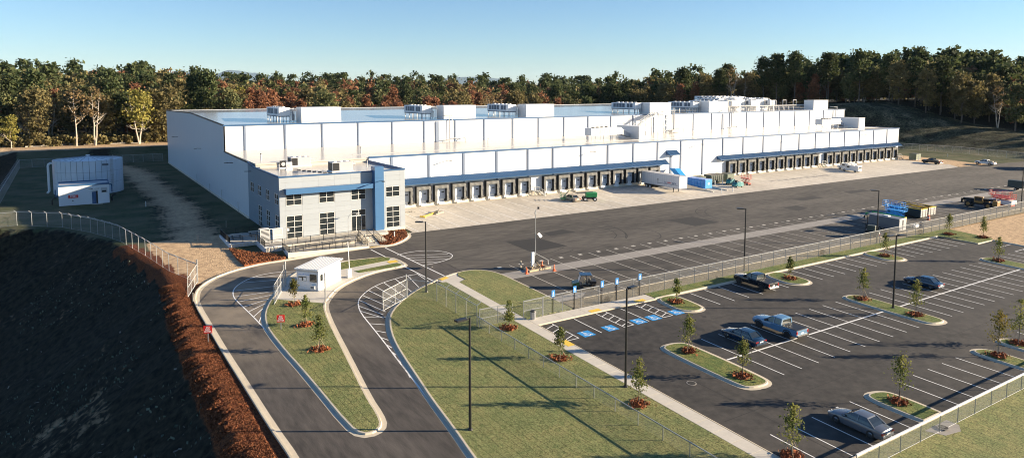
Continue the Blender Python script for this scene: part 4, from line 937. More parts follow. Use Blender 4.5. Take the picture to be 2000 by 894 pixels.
for x0, lb in ((83.4, 'pair of steel pipes climbing the upper wall with a small valve frame'), (191.5, 'steel riser pipes on the upper wall right of the roof stairs'), (251.5, 'riser pipes at the right end of the upper wall'), (163.3, 'riser pipes beside the foot of the roof stairs')):
    t = thing('riser_pipes', lb, 'pipes', (x0, YH, 11.1)); mb = MB()
    for dx in (0, .8): mb.tube([(dx, -.35, .4), (dx, -.35, 6.6), (dx - 1.2, -.1, 6.6), (dx - 1.2, 1.5, 6.6)], .09, 6)
    mb.tube([(.8, -.35, .8), (4.2, -.35, .8), (4.2, -1.2, .8), (4.2, -1.2, -.0)], .09, 6); mb.tube([(-2.2, -.5, .5), (.8, -.5, .5)], .1, 6); part('pipe', mb, 'pipe_steel', t)
    mb = MB()
    for xx_ in (-2.2, 0, 2, 4.2): mb.box(xx_, xx_ + .08, -1.2, -1.12, 0, .8)
    part('stand', mb, 'galv', t)
# lower roof plant
t = housing('grey blue plant room with a narrow door on the lower roof', (132.1, 141.5, 10.95), 3.7, 9.2, 3.3, door=True)
t = housing('grey blue plant room near the right end of the lower roof', (235.0, 140.4, 10.95), 3.7, 10.5, 3.4, door=True)
def ahu(x, y, lb):
    t = thing('air_handler', lb, 'air handler', (x, y, 10.95)); b_ = MB(); b_.box(0, 10.5, 0, 2.8, 1.35, 3.3); part('casing', b_, 'unit_white', t, bevel=.03)
    for k in range(7): q = MB(); q.box(2.5 + .62 * k, 3.0 + .62 * k, -.03, 0, 1.65, 3.1); part('coil_panel', q, 'unit_grey', t)
    for k in range(4): q = MB(); q.cyl((1.8 + 1.5 * k, 1.4, 3.3), (1.8 + 1.5 * k, 1.4, 3.55), .5, .45, 12); part('fan', q, 'black', t)
    for k in range(4):
        for y_ in (.2, 2.5): q = MB(); q.box(.4 + 3 * k, .52 + 3 * k, y_, y_ + .1, 0, 1.35); part('leg', q, 'galv', t)
    q = MB(); q.loft([[(10.5, .3, 1.5), (10.5, 2.5, 1.5), (10.5, 2.5, 3.2), (10.5, .3, 3.2)], [(15.0, 1.5, .3), (15.0, 3.0, .3), (15.0, 3.0, 1.3), (15.0, 1.5, 1.3)]]); part('duct', q, 'unit_grey', t)
ahu(116.6, 143.0, 'white air handler with louvred front on the lower roof left of the plant room'); ahu(218.5, 143.5, 'white air handler near the right end of the lower roof')
# stairs and scaffold up to the upper roof
t = thing('roof_stairs', 'white steel stair tower climbing from the lower to the upper roof', 'stairs', (141, 154.5, 11.0))
mb = MB()
for k in range(24): f = k / 24; mb.box(.4 + 11.5 * f, .75 + 11.5 * f, 1.2, 2.4, .3 + 5.9 * f, .34 + 5.9 * f)
part('treads', mb, 'unit_grey', t)
mb = MB()
for y_ in (1.2, 2.4):
    mb.bar((.2, y_, .2), (12.2, y_, 6.3), .12, .3); mb.bar((.2, y_, 1.3), (12.2, y_, 7.4), .07); mb.bar((.2, y_, .8), (12.2, y_, 6.9), .05)
    for k in range(9): f = k / 8; mb.bar((.2 + 12 * f, y_, .2 + 6.1 * f), (.2 + 12 * f, y_, 1.3 + 6.1 * f), .06)
part('stringers', mb, 'unit_white', t)
mb = MB()
for x in (7.5, 9.5, 12.2, 14.5, 17.0):
    for y_ in (1.0, 3.6): mb.box(x - .09, x + .09, y_ - .09, y_ + .09, 0, 6.3 if x > 10 else 3.6 + (x - 7.5) * .6)
for x0, x1 in ((12.2, 14.5), (14.5, 17.0)):
    for z0, z1 in ((.3, 2.2), (2.2, 4.1), (4.1, 6.0)):
        mb.bar((x0, 1.0, z0), (x1, 1.0, z1), .1); mb.bar((x0, 1.0, z1), (x1, 1.0, z1), .1)
part('trestle', mb, 'unit_white', t)
mb = MB(); mb.box(11.9, 17.2, .9, 6.5, 6.2, 6.32); part('landing', mb, 'galv', t)
mb = MB()
for z_ in (6.85, 7.4): mb.bar((12.2, 1.0, z_), (17.2, 1.0, z_), .06); mb.bar((17.2, 1.0, z_), (17.2, 6.4, z_), .06)
for k in range(6): mb.bar((12.2 + k, 1.0, 6.3), (12.2 + k, 1.0, 7.4), .06)
part('guard_rail', mb, 'unit_white', t)
mb = MB(); mb.box(17.6, 20.8, .4, 2.2, .3, .9); part('valve_platform', mb, 'pipe_steel', t)
# office roof units
def rtu(x, y, lb):
    t = thing('rooftop_unit', lb, 'rooftop unit', (x, y, 10.02)); b_ = MB(); b_.box(0, 3.7, 0, 2.4, .15, 1.75); part('casing', b_, 'unit_grey', t, bevel=.03)
    q = MB(); q.box(.1, 1.25, -.03, 0, .3, 1.6); part('coil_panel', q, 'black', t); q = MB(); q.box(-.03, 0, .2, 2.2, .3, 1.6); part('coil_panel', q, 'black', t)
    q = MB(); q.box(-.15, 3.85, -.15, 2.55, 0, .16); part('kerb_frame', q, 'unit_white', t)
    for k in range(3):
        q = MB(); q.cyl((.8 + 1.05 * k, 1.2, 1.75), (.8 + 1.05 * k, 1.2, 1.85), .42, .4, 12); part('fan', q, 'unit_white', t)
    q = MB(); q.box(3.7, 4.4, .5, 1.8, 1.2, 1.5); part('hood', q, 'unit_grey', t)
rtu(35.2, 131.0, 'grey rooftop unit on the office roof, further back'); rtu(38.9, 118.4, 'grey rooftop unit on the office roof, nearer the front edge')
for (x, y, lb) in ((33.2, 126.5, 'small white condenser fan unit on the office roof'), (32.9, 129.5, 'small dark condenser behind the white one on the office roof')):
    t = thing('condenser', lb, 'condenser', (x, y, 10.02)); b_ = MB(); b_.box(0, 1.0, 0, .5, .2, 1.4); part('casing', b_, 'unit_white' if y < 128 else 'black', t)
    q = MB(); q.cyl((.5, -.03, .8), (.5, 0, .8), .36, n=14); part('fan_grille', q, 'unit_grey', t); q = MB(); q.box(-.1, 1.1, -.1, .6, 0, .2); part('stand', q, 'unit_white', t)
for k in range(7): 
    t = thing('roof_paver', 'dark walkway block in a short row on the office roof', 'roof block', (35.0 + .55 * k, 125.2 - 1.25 * k, 10.02), group='row of dark blocks on the office roof'); t.location = t.location
    q = MB(); q.box(-.3, .3, -.15, .15, 0, .12); part('block', q, 'black', t)
for k, (x, y) in enumerate(((31.2, 137.0), (31.6, 125.5), (47.0, 123.0), (52.5, 141.), (88., 148.))):
    t = thing('vent_pipe', ['thin vent pipe on the roof behind the office', 'short vent pipe near the left roof edge of the office', 'thin mast near the blue tower on the office roof', 'small vent pipe on the lower roof behind the office', 'thin vent pipe in front of the upper wall'][k], 'vent pipe', (x, y, 10.02 if y < 137 else 10.9))
    q = MB(); q.cyl((0, 0, 0), (0, 0, 1.3), .09, n=6); part('pipe', q, 'unit_grey', t); q = MB(); q.cyl((0, 0, 1.3), (0, 0, 1.45), .14, n=6); part('cap', q, 'black', t)
# ================================================================== TANK AND PUMP HOUSE
TX, TY, TR, TH = 4.4, 195.2, 7.25, 7.9
t = thing('water_tank', 'large round bolted steel water tank behind the pump house', 'water tank', (TX, TY, 0))
rg = MB(); N_ = 36
tp_ = {}
for ring_ in range(3):
    z0, z1 = TH * ring_ / 3, TH * (ring_ + 1) / 3
    for k in range(N_):
        a0, a1 = 2 * pi * k / N_, 2 * pi * (k + 1) / N_
        if ring_ not in tp_:
            q = MB(); rr = TR; dd = .006; q.loft([[(rr * cos(dd), rr * sin(dd), z0 + .02), (rr * cos(2 * pi / N_ - dd), rr * sin(2 * pi / N_ - dd), z0 + .02), ((rr - .05) * cos(2 * pi / N_ - dd), (rr - .05) * sin(2 * pi / N_ - dd), z0 + .02), ((rr - .05) * cos(dd), (rr - .05) * sin(dd), z0 + .02)],
                    [(rr * cos(dd), rr * sin(dd), z1 - .02), (rr * cos(2 * pi / N_ - dd), rr * sin(2 * pi / N_ - dd), z1 - .02), ((rr - .05) * cos(2 * pi / N_ - dd), (rr - .05) * sin(2 * pi / N_ - dd), z1 - .02), ((rr - .05) * cos(dd), (rr - .05) * sin(dd), z1 - .02)]])
            tp_[ring_] = q.mesh('shell_panel', 'tank_steel')
        o = link('shell_panel', tp_[ring_], t); o.rotation_euler = (0, 0, a0)
q = MB(); q.cyl((0, 0, 0), (0, 0, TH), TR - .08, TR - .08, 48); part('inner_shell', q, 'louver', t)
q = MB(); q.add([(0, 0, .75)] + [((TR - .02) * cos(2 * pi * k / 48), (TR - .02) * sin(2 * pi * k / 48), 0) for k in range(48)], [(0, 1 + k, 1 + (k + 1) % 48) for k in range(48)]); part('roof', q, 'tank_steel', t, loc=(0, 0, TH))
for k in range(24):
    q = MB(); q.bar((0, 0, .78), ((TR - .05) * cos(2 * pi * k / 24), (TR - .05) * sin(2 * pi * k / 24), .03), .05, .04); part('roof_rib', q, 'louver', t, loc=(0, 0, TH))
q = MB(); q.cyl((0, 0, TH + .7), (0, 0, TH + 1.0), .5, .4, 12); part('roof_vent', q, 'unit_white', t)
q = MB(); q.tube([(-TR + .2, -1.0, TH - .6), (-TR - .5, -1.0, TH - .6), (-TR - .8, -1.0, TH - 1.1), (-TR - .8, -1.0, .8), (-TR - 1.2, -1.3, .4)], .25, 8); part('overflow_pipe', q, 'unit_white', t)
q = MB(); a = R_(-52); cx_, cy_ = TR * cos(a), TR * sin(a)
for s in (-.25, .25): q.bar((cx_ * 1.03 + s, cy_ * 1.03, 1.5), (cx_ * 1.03 + s, cy_ * 1.03, TH + 1.2), .06)
for k in range(18): q.bar((cx_ * 1.03 - .25, cy_ * 1.03, 1.6 + .38 * k), (cx_ * 1.03 + .25, cy_ * 1.03, 1.6 + .38 * k), .04)
for k in range(5): q.tube([(cx_ * 1.03 + .45 * cos(b), cy_ * 1.03 + .45 * sin(b), 3.2 + k * 1.2) for b in [a + R_(d_) for d_ in (-100, -50, 0, 50, 100)]], .03, 4)
part('caged_ladder', q, 'galv', t)
q = MB(); q.box(2.6, 3.9, -6.78, -6.72, TH - 1.2, TH - .75); part('name_plate', q, 'louver', t)
t = thing('pump_house', 'small white pump house with a red FDC sign and open door', 'pump house', (-1.7, 173.3, 0))
q = MB(); q.box(0, 6.0, 0, 6.6, 0, 4.1); q.box(7.1, 9.25, 0, 6.6, 0, 4.1); q.box(6.0, 7.1, .3, 6.6, 0, 4.1); q.box(6.0, 7.1, 0, .3, 2.9, 4.1); part('wall', q, 'wall_white', t)
q = MB(); q.box(.1, 9.15, .1, 6.5, 4.12, 4.2); part('roof', q, 'unit_grey', t)
q = MB(); q.box(-.08, 9.33, -.1, .06, 4.05, 4.4); q.box(-.08, .1, .06, 6.7, 4.05, 4.4); q.box(9.15, 9.33, .06, 6.7, 4.05, 4.4); q.box(.1, 9.15, 6.54, 6.7, 4.05, 4.4); part('parapet_trim', q, 'trim_blue', t)
q = MB(); q.box(6.0, 6.75, -.05, .05, .05, 2.6); d_ = part('door', q, 'trim_blue', t); q = MB(); q.box(6.8, 7.1, .1, .28, .05, 2.7); part('door_opening', q, 'black', t)
q = MB(); q.box(5.85, 7.9, -1.1, 0, .0, .06); part('door_slab', q, 'concrete', t)
q = MB(); q.box(7.7, 8.9, -.06, 0, 2.3, 3.4); v_ = part('louvre_vent', q, 'unit_grey', t); q = MB(); q.box(7.9, 8.7, -.09, -.06, 2.4, 2.8); part('slot', q, 'black', v_)
q = MB(); q.box(1.7, 3.5, -.05, 0, 1.55, 2.2); s_ = part('fire_sign', q, 'sign_red', t); text('FDC', .6, 'sign_white', s_, (2.6, -.06, 1.86), (pi / 2, 0, 0))
q = MB(); q.box(5.4, 7.5, -.04, 0, 3.0, 3.5); s_ = part('name_sign', q, 'sign_white', t); text('PUMP HOUSE', .34, 'black', s_, (6.45, -.05, 3.25), (pi / 2, 0, 0))
q = MB(); q.cyl((2.5, -.2, 1.0), (2.5, 0, 1.0), .12, n=8); part('hose_inlet', q, 'black', t)
for s, x in ((1, 9.25), (-1, 0)):
    q = MB(); q.tube([(x, 1.0, 3.9 if s > 0 else 2.0), (x + s * .55, 1.0, 3.9 if s > 0 else 2.0), (x + s * .55, 1.0, 2.2 if s > 0 else 3.4)], .12, 6); part('downpipe', q, 'trim_blue', t)
for (x, y, lb) in ((-2.6, 176.5, 'black pipe bend left of the pump house'), (8.4, 176.0, 'black valve right of the pump house')):
    t = thing('valve_pipe', lb, 'pipe', (x, y, 0)); q = MB(); q.tube([(-.3, 0, 0), (-.3, 0, 1.0), (0, 0, 1.4), (.5, 0, 1.4)], .16, 6); part('pipe', q, 'black', t)

# ================================================================== GATEHOUSE
GA = atan2(90.36 - 87.13, 30.53 - 26.45)
t = thing('gatehouse', 'small white gatehouse with sloping roof on the traffic island', 'gatehouse', (26.45, 87.13, hz(26.45, 87.13) + .13), GA)
W_, D_, H1, H2 = 5.25, 3.25, 2.75, 2.75      # local x along the lit side, local y to the back left
q = MB(); q.box(0, W_, 0, D_, 0, 2.62); part('wall', q, 'wall_white', t)
q = MB(); q.loft([[(-.25, -.15, 2.62), (-.25, D_ + .15, 2.62), (-.25, D_ + .15, 2.78), (-.25, -.15, 2.78)], [(W_ + .35, -.15, 2.85), (W_ + .35, D_ + .15, 2.85), (W_ + .35, D_ + .15, 3.0), (W_ + .35, -.15, 3.0)]]); r_ = part('roof', q, 'unit_white', t)
q = MB()
for k in range(1, 8): q.bar((-.25, k * D_ / 8, 2.8), (W_ + .35, k * D_ / 8, 3.02), .03, .03)
part('roof_seams', q, 'unit_grey', r_)
def gh_win(name, y0, y1, z0, z1, m='glass_dark'):
    q = MB(); q.box(-.035, 0, y0 - .06, y1 + .06, z0 - .06, z1 + .06); f = part(name, q, 'frame_light', t); q = MB(); q.box(-.05, -.035, y0, y1, z0, z1); part('pane', q, m, f)
gh_win('window', .2, 1.25, 1.1, 2.1); gh_win('service_window', 1.75, 2.95, 1.15, 1.7, 'glass_dark')
q = MB(); q.box(-.06, -.05, 2.45, 2.9, 1.18, 1.55); q.box(-.06, -.05, 1.8, 2.2, 1.18, 1.6); part('window_blind', q, 'unit_white', t)
q = MB(); q.box(-.03, 0, -.0, D_, 2.35, 2.62); part('fascia', q, 'unit_grey', t)
q = MB(); q.box(-.35, 0, .3, 1.0, .25, .7); a_ = part('air_conditioner', q, 'unit_white', t); q = MB(); q.box(-.365, -.35, .45, .93, .3, .62); part('grille', q, 'louver', a_)
q = MB(); q.box(.35, 1.05, -.03, 0, 1.1, 2.05); f = part('window', q, 'frame_light', t); q = MB(); q.box(.42, .98, -.045, -.03, 1.16, 1.99); part('pane', q, 'glass_dark', f)
q = MB(); q.box(-.06, -.01, 1.25, 2.95, 1.8, 2.2); s_ = part('name_sign', q, 'sign_white', t); text('WELCOME CENTER', .19, 'sign_blue', s_, (-.075, 2.1, 2.0), (pi / 2, 0, -pi / 2))
q = MB(); q.box(0, W_, -.012, 0, 1.05, 1.09); part('wall_joint', q, 'unit_grey', t)
# barrier operator
t = thing('gate_operator', 'white gate operator box with a tall raised white barrier arm', 'barrier', (31.9, 90.9, hz(32, 90.9) + .13)); q = MB(); q.box(-.3, .3, -.25, .25, 0, 1.15); part('cabinet', q, 'unit_white', t, bevel=.03)
q = MB(); q.bar((0, -.1, 1.0), (-.15, -.1, 5.0), .1, .07); part('barrier_arm', q, 'sign_white', t)

# ================================================================== SIGNS
def red_sign(x, y, lb):
    t = thing('do_not_enter_sign', lb, 'sign', (x, y)); q = MB(); q.box(-.05, .05, 0, .05, 0, 1.0); part('post', q, 'galv', t)
    q = MB(); q.box(-.42, .42, -.03, 0, .95, 1.75); s_ = part('board', q, 'sign_red', t); t.rotation_euler = (0, 0, R_(-22))
    for k, w_ in enumerate(('DO', 'NOT', 'ENTER')): text(w_, .24, 'sign_white', s_, (0, -.04, 1.56 - .22 * k), (pi / 2, 0, 0), sx=.95)
red_sign(11.6, 76.6, 'red DO NOT ENTER sign in the mulch left of the entrance road'); red_sign(18.9, 76.1, 'red DO NOT ENTER sign on the gatehouse island lawn')
for k, x in enumerate((47.7, 50.9, 55.2, 57.6, 61.5)):
    t = thing('parking_sign', ['blue accessible parking sign nearest the bin', 'second blue accessible parking sign from the bin', 'third blue accessible parking sign from the bin', 'fourth blue accessible parking sign from the bin', 'blue accessible parking sign farthest from the bin'][k], 'sign', (x, 65.3, hz(x, 65.3) + .1), group='accessible parking signs on the fence line')
    q = MB(); q.box(-.04, .04, -.03, .03, 0, 2.6); part('post', q, 'black_metal', t)
    q = MB(); q.box(-.24, .24, -.05, -.03, 2.05, 2.85); b_ = part('board', q, 'sign_blue', t); q = MB(); q.cyl((0, -.06, 2.4), (0, -.05, 2.4), .11, n=8); q.box(-.05, .05, -.06, -.05, 2.5, 2.66); q.box(-.16, .16, -.058, -.05, 2.15, 2.2); part('symbol', q, 'sign_white', b_)
t = thing('litter_bin', 'grey round litter bin beside the gate post', 'bin', (44.6, 64.95, hz(44, 65) + .13)); q = MB(); q.cyl((0, 0, 0), (0, 0, .9), .26, .32, 14); part('body', q, 'galv', t); q = MB(); q.cyl((0, 0, .9), (0, 0, 1.02), .35, .30, 14); part('rim', q, 'black', t)
q = MB()
for k in range(14): q.bar((.27 * cos(k * 2 * pi / 14), .27 * sin(k * 2 * pi / 14), .03), (.33 * cos(k * 2 * pi / 14), .33 * sin(k * 2 * pi / 14), .9), .035)
part('slats', q, 'unit_grey', t)

# ================================================================== LIGHT POLES
def light_pole(x, y, lb, arms=((-1, 0),), h=9.15, z=None):
    t = thing('light_pole', lb, 'light pole', (x, y, hz(x, y) + .1 if z is None else z), group='black car park light poles')
    q = MB(); q.cyl((0, 0, 0), (0, 0, h), .12, .085, 8); part('pole', q, 'black_metal', t); q = MB(); q.cyl((0, 0, 0), (0, 0, .12), .24, .2, 8); part('base', q, 'black_metal', t)
    for ax, ay in arms:
        L = hypot(ax, ay); ax, ay = ax / L, ay / L
        q = MB(); q.bar((0, 0, h - .1), (ax * .45, ay * .45, h - .05), .08); q.M = Matrix.Translation((ax * .8, ay * .8, h - .02)) @ Matrix.Rotation(atan2(ay, ax), 4, 'Z'); q.box(-.45, .5, -.24, .24, -.07, .07); part('lamp_head', q, 'black_metal', t)
light_pole(38.3, 80.1, 'black light pole at the tip of the front lawn by the crosswalk', ((-.8, .5),)); light_pole(42.05, 46.3, 'black light pole beside the sidewalk in the foreground', ((1, .2),)); light_pole(26.15, 46.9, 'black light pole at the kerb edge of the front lawn', ((-1, -.1),))
light_pole(85.7, 45.75, 'black twin headed light pole on the long planted island', ((-1, .3), (1, -.3))); light_pole(83.0, 66.2, 'black light pole behind the fence near the black pickup', ((-.7, .7),)); light_pole(117.3, 65.95, 'black light pole in front of the grey cargo trailer', ((-.7, .7),))
light_pole(174.8, 66.7, 'black light pole beside the red scissor lifts', ((-.7, .7),))
# ================================================================== FENCES
def fence(label, pts, h=2.4, sp=3.0, arms=0., rail=.045, name='chain_link_fence', midrail=False, group=None, post=.04, zoff=0., railm='galv', zfun=hz, wire='chain_mesh'):
    x0, y0 = pts[0]; base = (x0, y0, zfun(x0, y0) + zoff); t = thing(name, label, 'fence', base, group=group)
    B = Vector(base); Z = lambda p: Vector((p[0], p[1], zfun(*p) + zoff)) - B; up = Vector((0, 0, 1)); fr = MB(); vv = []; uu = []; s0 = 0; pm = MB()
    for a, b2 in zip(pts, pts[1:]):
        L = hypot(b2[0] - a[0], b2[1] - a[1]); k = max(1, round(L / sp))
        for i in range(k + (b2 == pts[-1])):
            f = i / k; p = (a[0] + (b2[0] - a[0]) * f, a[1] + (b2[1] - a[1]) * f); P = Z(p); q = MB(); q.cyl(P, P + up * (h + .05), post, n=6)
            if arms: q.bar(P + up * h, P + Vector((-arms, -abs(arms) * .3, h + .38)), .07)
            part('post', q, 'galv', t)
        for i in range(k):
            p = Z((a[0] + (b2[0] - a[0]) * i / k, a[1] + (b2[1] - a[1]) * i / k)); r = Z((a[0] + (b2[0] - a[0]) * (i + 1) / k, a[1] + (b2[1] - a[1]) * (i + 1) / k))
            fr.bar(p + up * h, r + up * h, rail * 1.6)
            if midrail: fr.bar(p + up * h * .5, r + up * h * .5, rail)
            fr.bar(p + up * .06, r + up * .06, .02)
            if arms:
                for e in (.12, .25, .37): d_ = Vector((-arms, -abs(arms) * .3, 0)) * (e / .37); fr.bar(p + d_ + up * (h + e), r + d_ + up * (h + e), .012)
            d0 = s0 + L * i / k; d1 = s0 + L * (i + 1) / k; vv += [p + up * .04, r + up * .04, r + up * h, p + up * h]; uu += [(d0, 0), (d1, 0), (d1, h), (d0, h)]
        s0 += L
    part('rails', fr, railm, t)
    me = bpy.data.meshes.new('mesh_panel'); me.from_pydata([tuple(v) for v in vv], [], [(4 * i, 4 * i + 1, 4 * i + 2, 4 * i + 3) for i in range(len(vv) // 4)])
    uvl = me.uv_layers.new(name='UVMap'); uvl.data.foreach_set('uv', np.array([u for f_ in me.polygons for u in [uu[v] for v in f_.vertices]]).reshape(-1)); me.materials.append(MAT[wire])
    link('wire_mesh', me, t); return t
fence('tall chain link fence with angled arms at the top of the front lawn', [(35.2, 79.1), (37.8, 76.1), (37.9, 66.3)], 2.45, 2.7, arms=-.45)
fence('low chain link fence running down the front lawn beside the sidewalk', [(37.9, 66.2), (37.95, 56), (38.1, 46), (38.3, 35), (38.5, 20)], 1.25, 2.85)
fence('chain link fence with a gate between lawn and blue badge bays', [(38.0, 65.9), (40.4, 65.9), (42.2, 65.7)], 2.1, 2.6, midrail=True)
fence('short tall fence panel right of the pedestrian gate', [(43.5, 65.3), (46.2, 65.35)], 2.3, 2.7, midrail=True)
fence('long chain link fence between the truck court and the car park', [(46.3, 65.35), (100, 65.5), (150, 65.9), (200, 66.6), (262, 67.4)], 2.35, 2.9, wire='chain_mesh_fine')
fence('low chain link fence with pale top rail along the near edge of the car park', [(47.0, 27.2), (100, 27.1), (140, 27.1)], 1.5, 2.9, rail=.08, railm='unit_white')
fence('tall chain link fence curving along the top of the dark embankment', [(-12.4, 153), (-8, 152.9), (-1.1, 146.6), (3.0, 138.5), (6.8, 128.5), (9.4, 117), (11.4, 106.5), (13.9, 98.9)], 2.5, 3.0, arms=.40, zfun=lambda x, y: max(hz(x, y), -3) - .05, wire='chain_mesh_fine')
fence('tall chain link fence along the left side of the pump yard', [(-12.45, 152.9), (-12.4, 200), (-12.3, 266)], 2.5, 3.0, arms=.40, wire='chain_mesh_fine')
fence('chain link fence across the back of the pump yard', [(-12.3, 266), (10, 266), (28, 266)], 2.5, 3.2, wire='chain_mesh_fine')
fence('far chain link fence at the foot of the dark bank', [(268, 200), (284, 176), (289.5, 150), (289.6, 110), (292, 95)], 2.5, 3.1, zfun=tz, zoff=.0, wire='chain_mesh_fine')
def gate(label, p, q_, h, z0=.1):
    t = thing('gate_leaf', label, 'gate', (p[0], p[1], hz(*p) + z0)); L = hypot(q_[0] - p[0], q_[1] - p[1]); t.rotation_euler = (0, 0, atan2(q_[1] - p[1], q_[0] - p[0]))
    dz = hz(*q_) - hz(*p); fr = MB(); A, B2 = Vector((0, 0, .1)), Vector((L, 0, .1 + dz)); up = Vector((0, 0, 1))
    for e in (0, .5, 1): fr.bar(A + up * h * e, B2 + up * h * e, .04)
    k = max(1, round(L / 2.4))
    for i in range(k + 1): P = A.lerp(B2, i / k); fr.bar(P, P + up * h, .04)
    part('frame', fr, 'frame_light', t)
    q = MB(); q.cyl((0, 0, -.1), (0, 0, h + .75), .09, n=8); part('hinge_post', q, 'galv', t)
    me = bpy.data.meshes.new('wire_mesh'); me.from_pydata([tuple(A), tuple(B2), tuple(B2 + up * h), tuple(A + up * h)], [], [(0, 1, 2, 3)]); uv = me.uv_layers.new(name='UVMap'); uv.data.foreach_set('uv', [0, 0, L, 0, L, h, 0, h]); me.materials.append(MAT['chain_mesh']); link('wire_mesh', me, t)
gate('open gate leaf standing left of the gatehouse island', (23.0, 90.6), (20.3, 84.6), 2.3); gate('open gate leaf beside the crosswalk hatching right of the gatehouse', (35.05, 79.0), (30.7, 76.0), 2.3)
gate('open gate leaf at the kerb by the left fence end', (13.9, 98.7), (11.9, 92.6), 2.3)
t = thing('gate_post', 'tall galvanised gate post on the island kerb by the gatehouse', 'post', (26.2, 83.5, hz(26, 83.5) + .1)); q = MB(); q.cyl((0, 0, 0), (0, 0, 3.3), .1, n=8); part('post', q, 'galv', t); q = MB(); q.cyl((0, 0, 3.3), (0, 0, 3.36), .12, n=8); part('cap', q, 'unit_grey', t)
t = thing('gate_post', 'tall post in front of the left gate leaf by the gatehouse window', 'post', (23.4, 91.2, hz(23, 91) + .1)); q = MB(); q.cyl((0, 0, 0), (0, 0, 3.3), .1, n=8); part('post', q, 'galv', t); q = MB(); q.cyl((0, 0, 3.3), (0, 0, 3.36), .12, n=8); part('cap', q, 'unit_grey', t)

# ================================================================== CARS
def wheel(t, x, y, r=.34, w_=.23, rim='chrome', z=None):
    z = r if z is None else z; q = MB(); s = 1 if x > 0 else -1; q.cyl((x - s * w_ / 2, y, z), (x + s * w_ / 2, y, z), r, r, 18); ty = part('wheel', q, 'rubber', t)
    q = MB(); q.cyl((x + s * (w_ / 2 - .03), y, z), (x + s * (w_ / 2 + .012), y, z), r * .62, r * .55, 12); part('rim', q, rim, ty)
def body_loft(st, n=None):
    """st: (y, half width, z bottom, z belt, z top centre)"""
    rings = []
    for y, wd, zb, zs, zt in st:
        rings.append([(-wd * .92, y, zb), (-wd, y, zb + (zs - zb) * .35), (-wd, y, zb + (zs - zb) * .75), (-wd * .93, y, zs), (-wd * .55, y, zt), (wd * .55, y, zt), (wd * .93, y, zs), (wd, y, zb + (zs - zb) * .75), (wd, y, zb + (zs - zb) * .35), (wd * .92, y, zb)])
    q = MB(); q.loft(rings); return q
def saloon(label, loc, paint, rz=0., fast=False):
    t = thing('parked_car', label, 'car', loc, rz, tilt=True); L = 2.38
    st = [(-L, .74, .32, .70, .74), (-L + .12, .84, .22, .80, .88), (-1.75, .90, .20, .86, .95), (-1.0, .91, .18, .87, .93), (0, .91, .18, .86, .90), (.85, .91, .18, .84, .90), (1.3, .89, .20, .80, .90), (1.95, .85, .22, .70, .78), (L - .12, .78, .25, .62, .66), (L, .68, .35, .55, .57)]
    o = part('body', body_loft(st), paint, t, smooth=True, split=True)
    ra = -1.15 if fast else -.95
    # greenhouse: glass block with painted roof and pillars
    def ring(z, yf, yr, wd): return [(-wd, yr, z), (wd, yr, z), (wd, yf, z), (-wd, yf, z)]
    g_ = MB(); g_.loft([ring(.82, 1.15, -1.85 if fast else -1.70, .80), ring(1.12, .72, -1.45 if fast else -1.38, .70), ring(1.36, .28, ra, .60)]); part('windows', g_, 'glass_dark', t)
    rf = MB(); rf.loft([ring(1.33, .34, ra - .06, .62), ring(1.40, .22, ra + .02, .57), ring(1.43, .0, ra + .25, .42)]); part('roof', rf, paint, t, smooth=True, split=True)
    p = MB()
    for s in (-1, 1):
        p.bar((s * .79, 1.15, .84), (s * .61, .31, 1.36), .06); p.bar((s * .80, -.25, .84), (s * .625, -.25, 1.36), .07); p.bar((s * .79, -1.70 - .1 * fast, .86), (s * .61, ra, 1.36), .10)
        p.bar((s * .81, 1.1, .87), (s * .81, -1.7, .87), .04)
    part('pillars', p, paint, t)
    for s in (-1, 1):
        q = MB(); q.box(s * .93 - .09, s * .93 + .09, .75, .9, .88, 1.0); part('mirror', q, paint, t)
        q = MB(); q.box(s * .55 - .15, s * .55 + .15, L - .14, L - .0, .52, .62); part('headlight', q, 'frame_light', t)
        q = MB(); q.box(s * .64 - .2, s * .64 + .2, -L - .0, -L + .1, .62, .76); part('tail_light', q, 'tail_red', t)
        for y in (1.5, -1.42): wheel(t, s * .80, y, .33)
    q = MB(); q.box(-.26, .26, -L - .02, -L + .04, .60, .73); part('number_plate', q, 'plate', t)
    q = MB(); q.box(-.78, .78, -L - .05, -L + .1, .34, .52); part('rear_bumper', q, paint, t, bevel=.04)
    q = MB()
    for s in (-1, 1):
        for y in (.15, -.85): q.box(s * .38 - .22, s * .38 + .22, y - .1, y + .04, .8, 1.2)
    part('seats', q, 'interior', t); return t
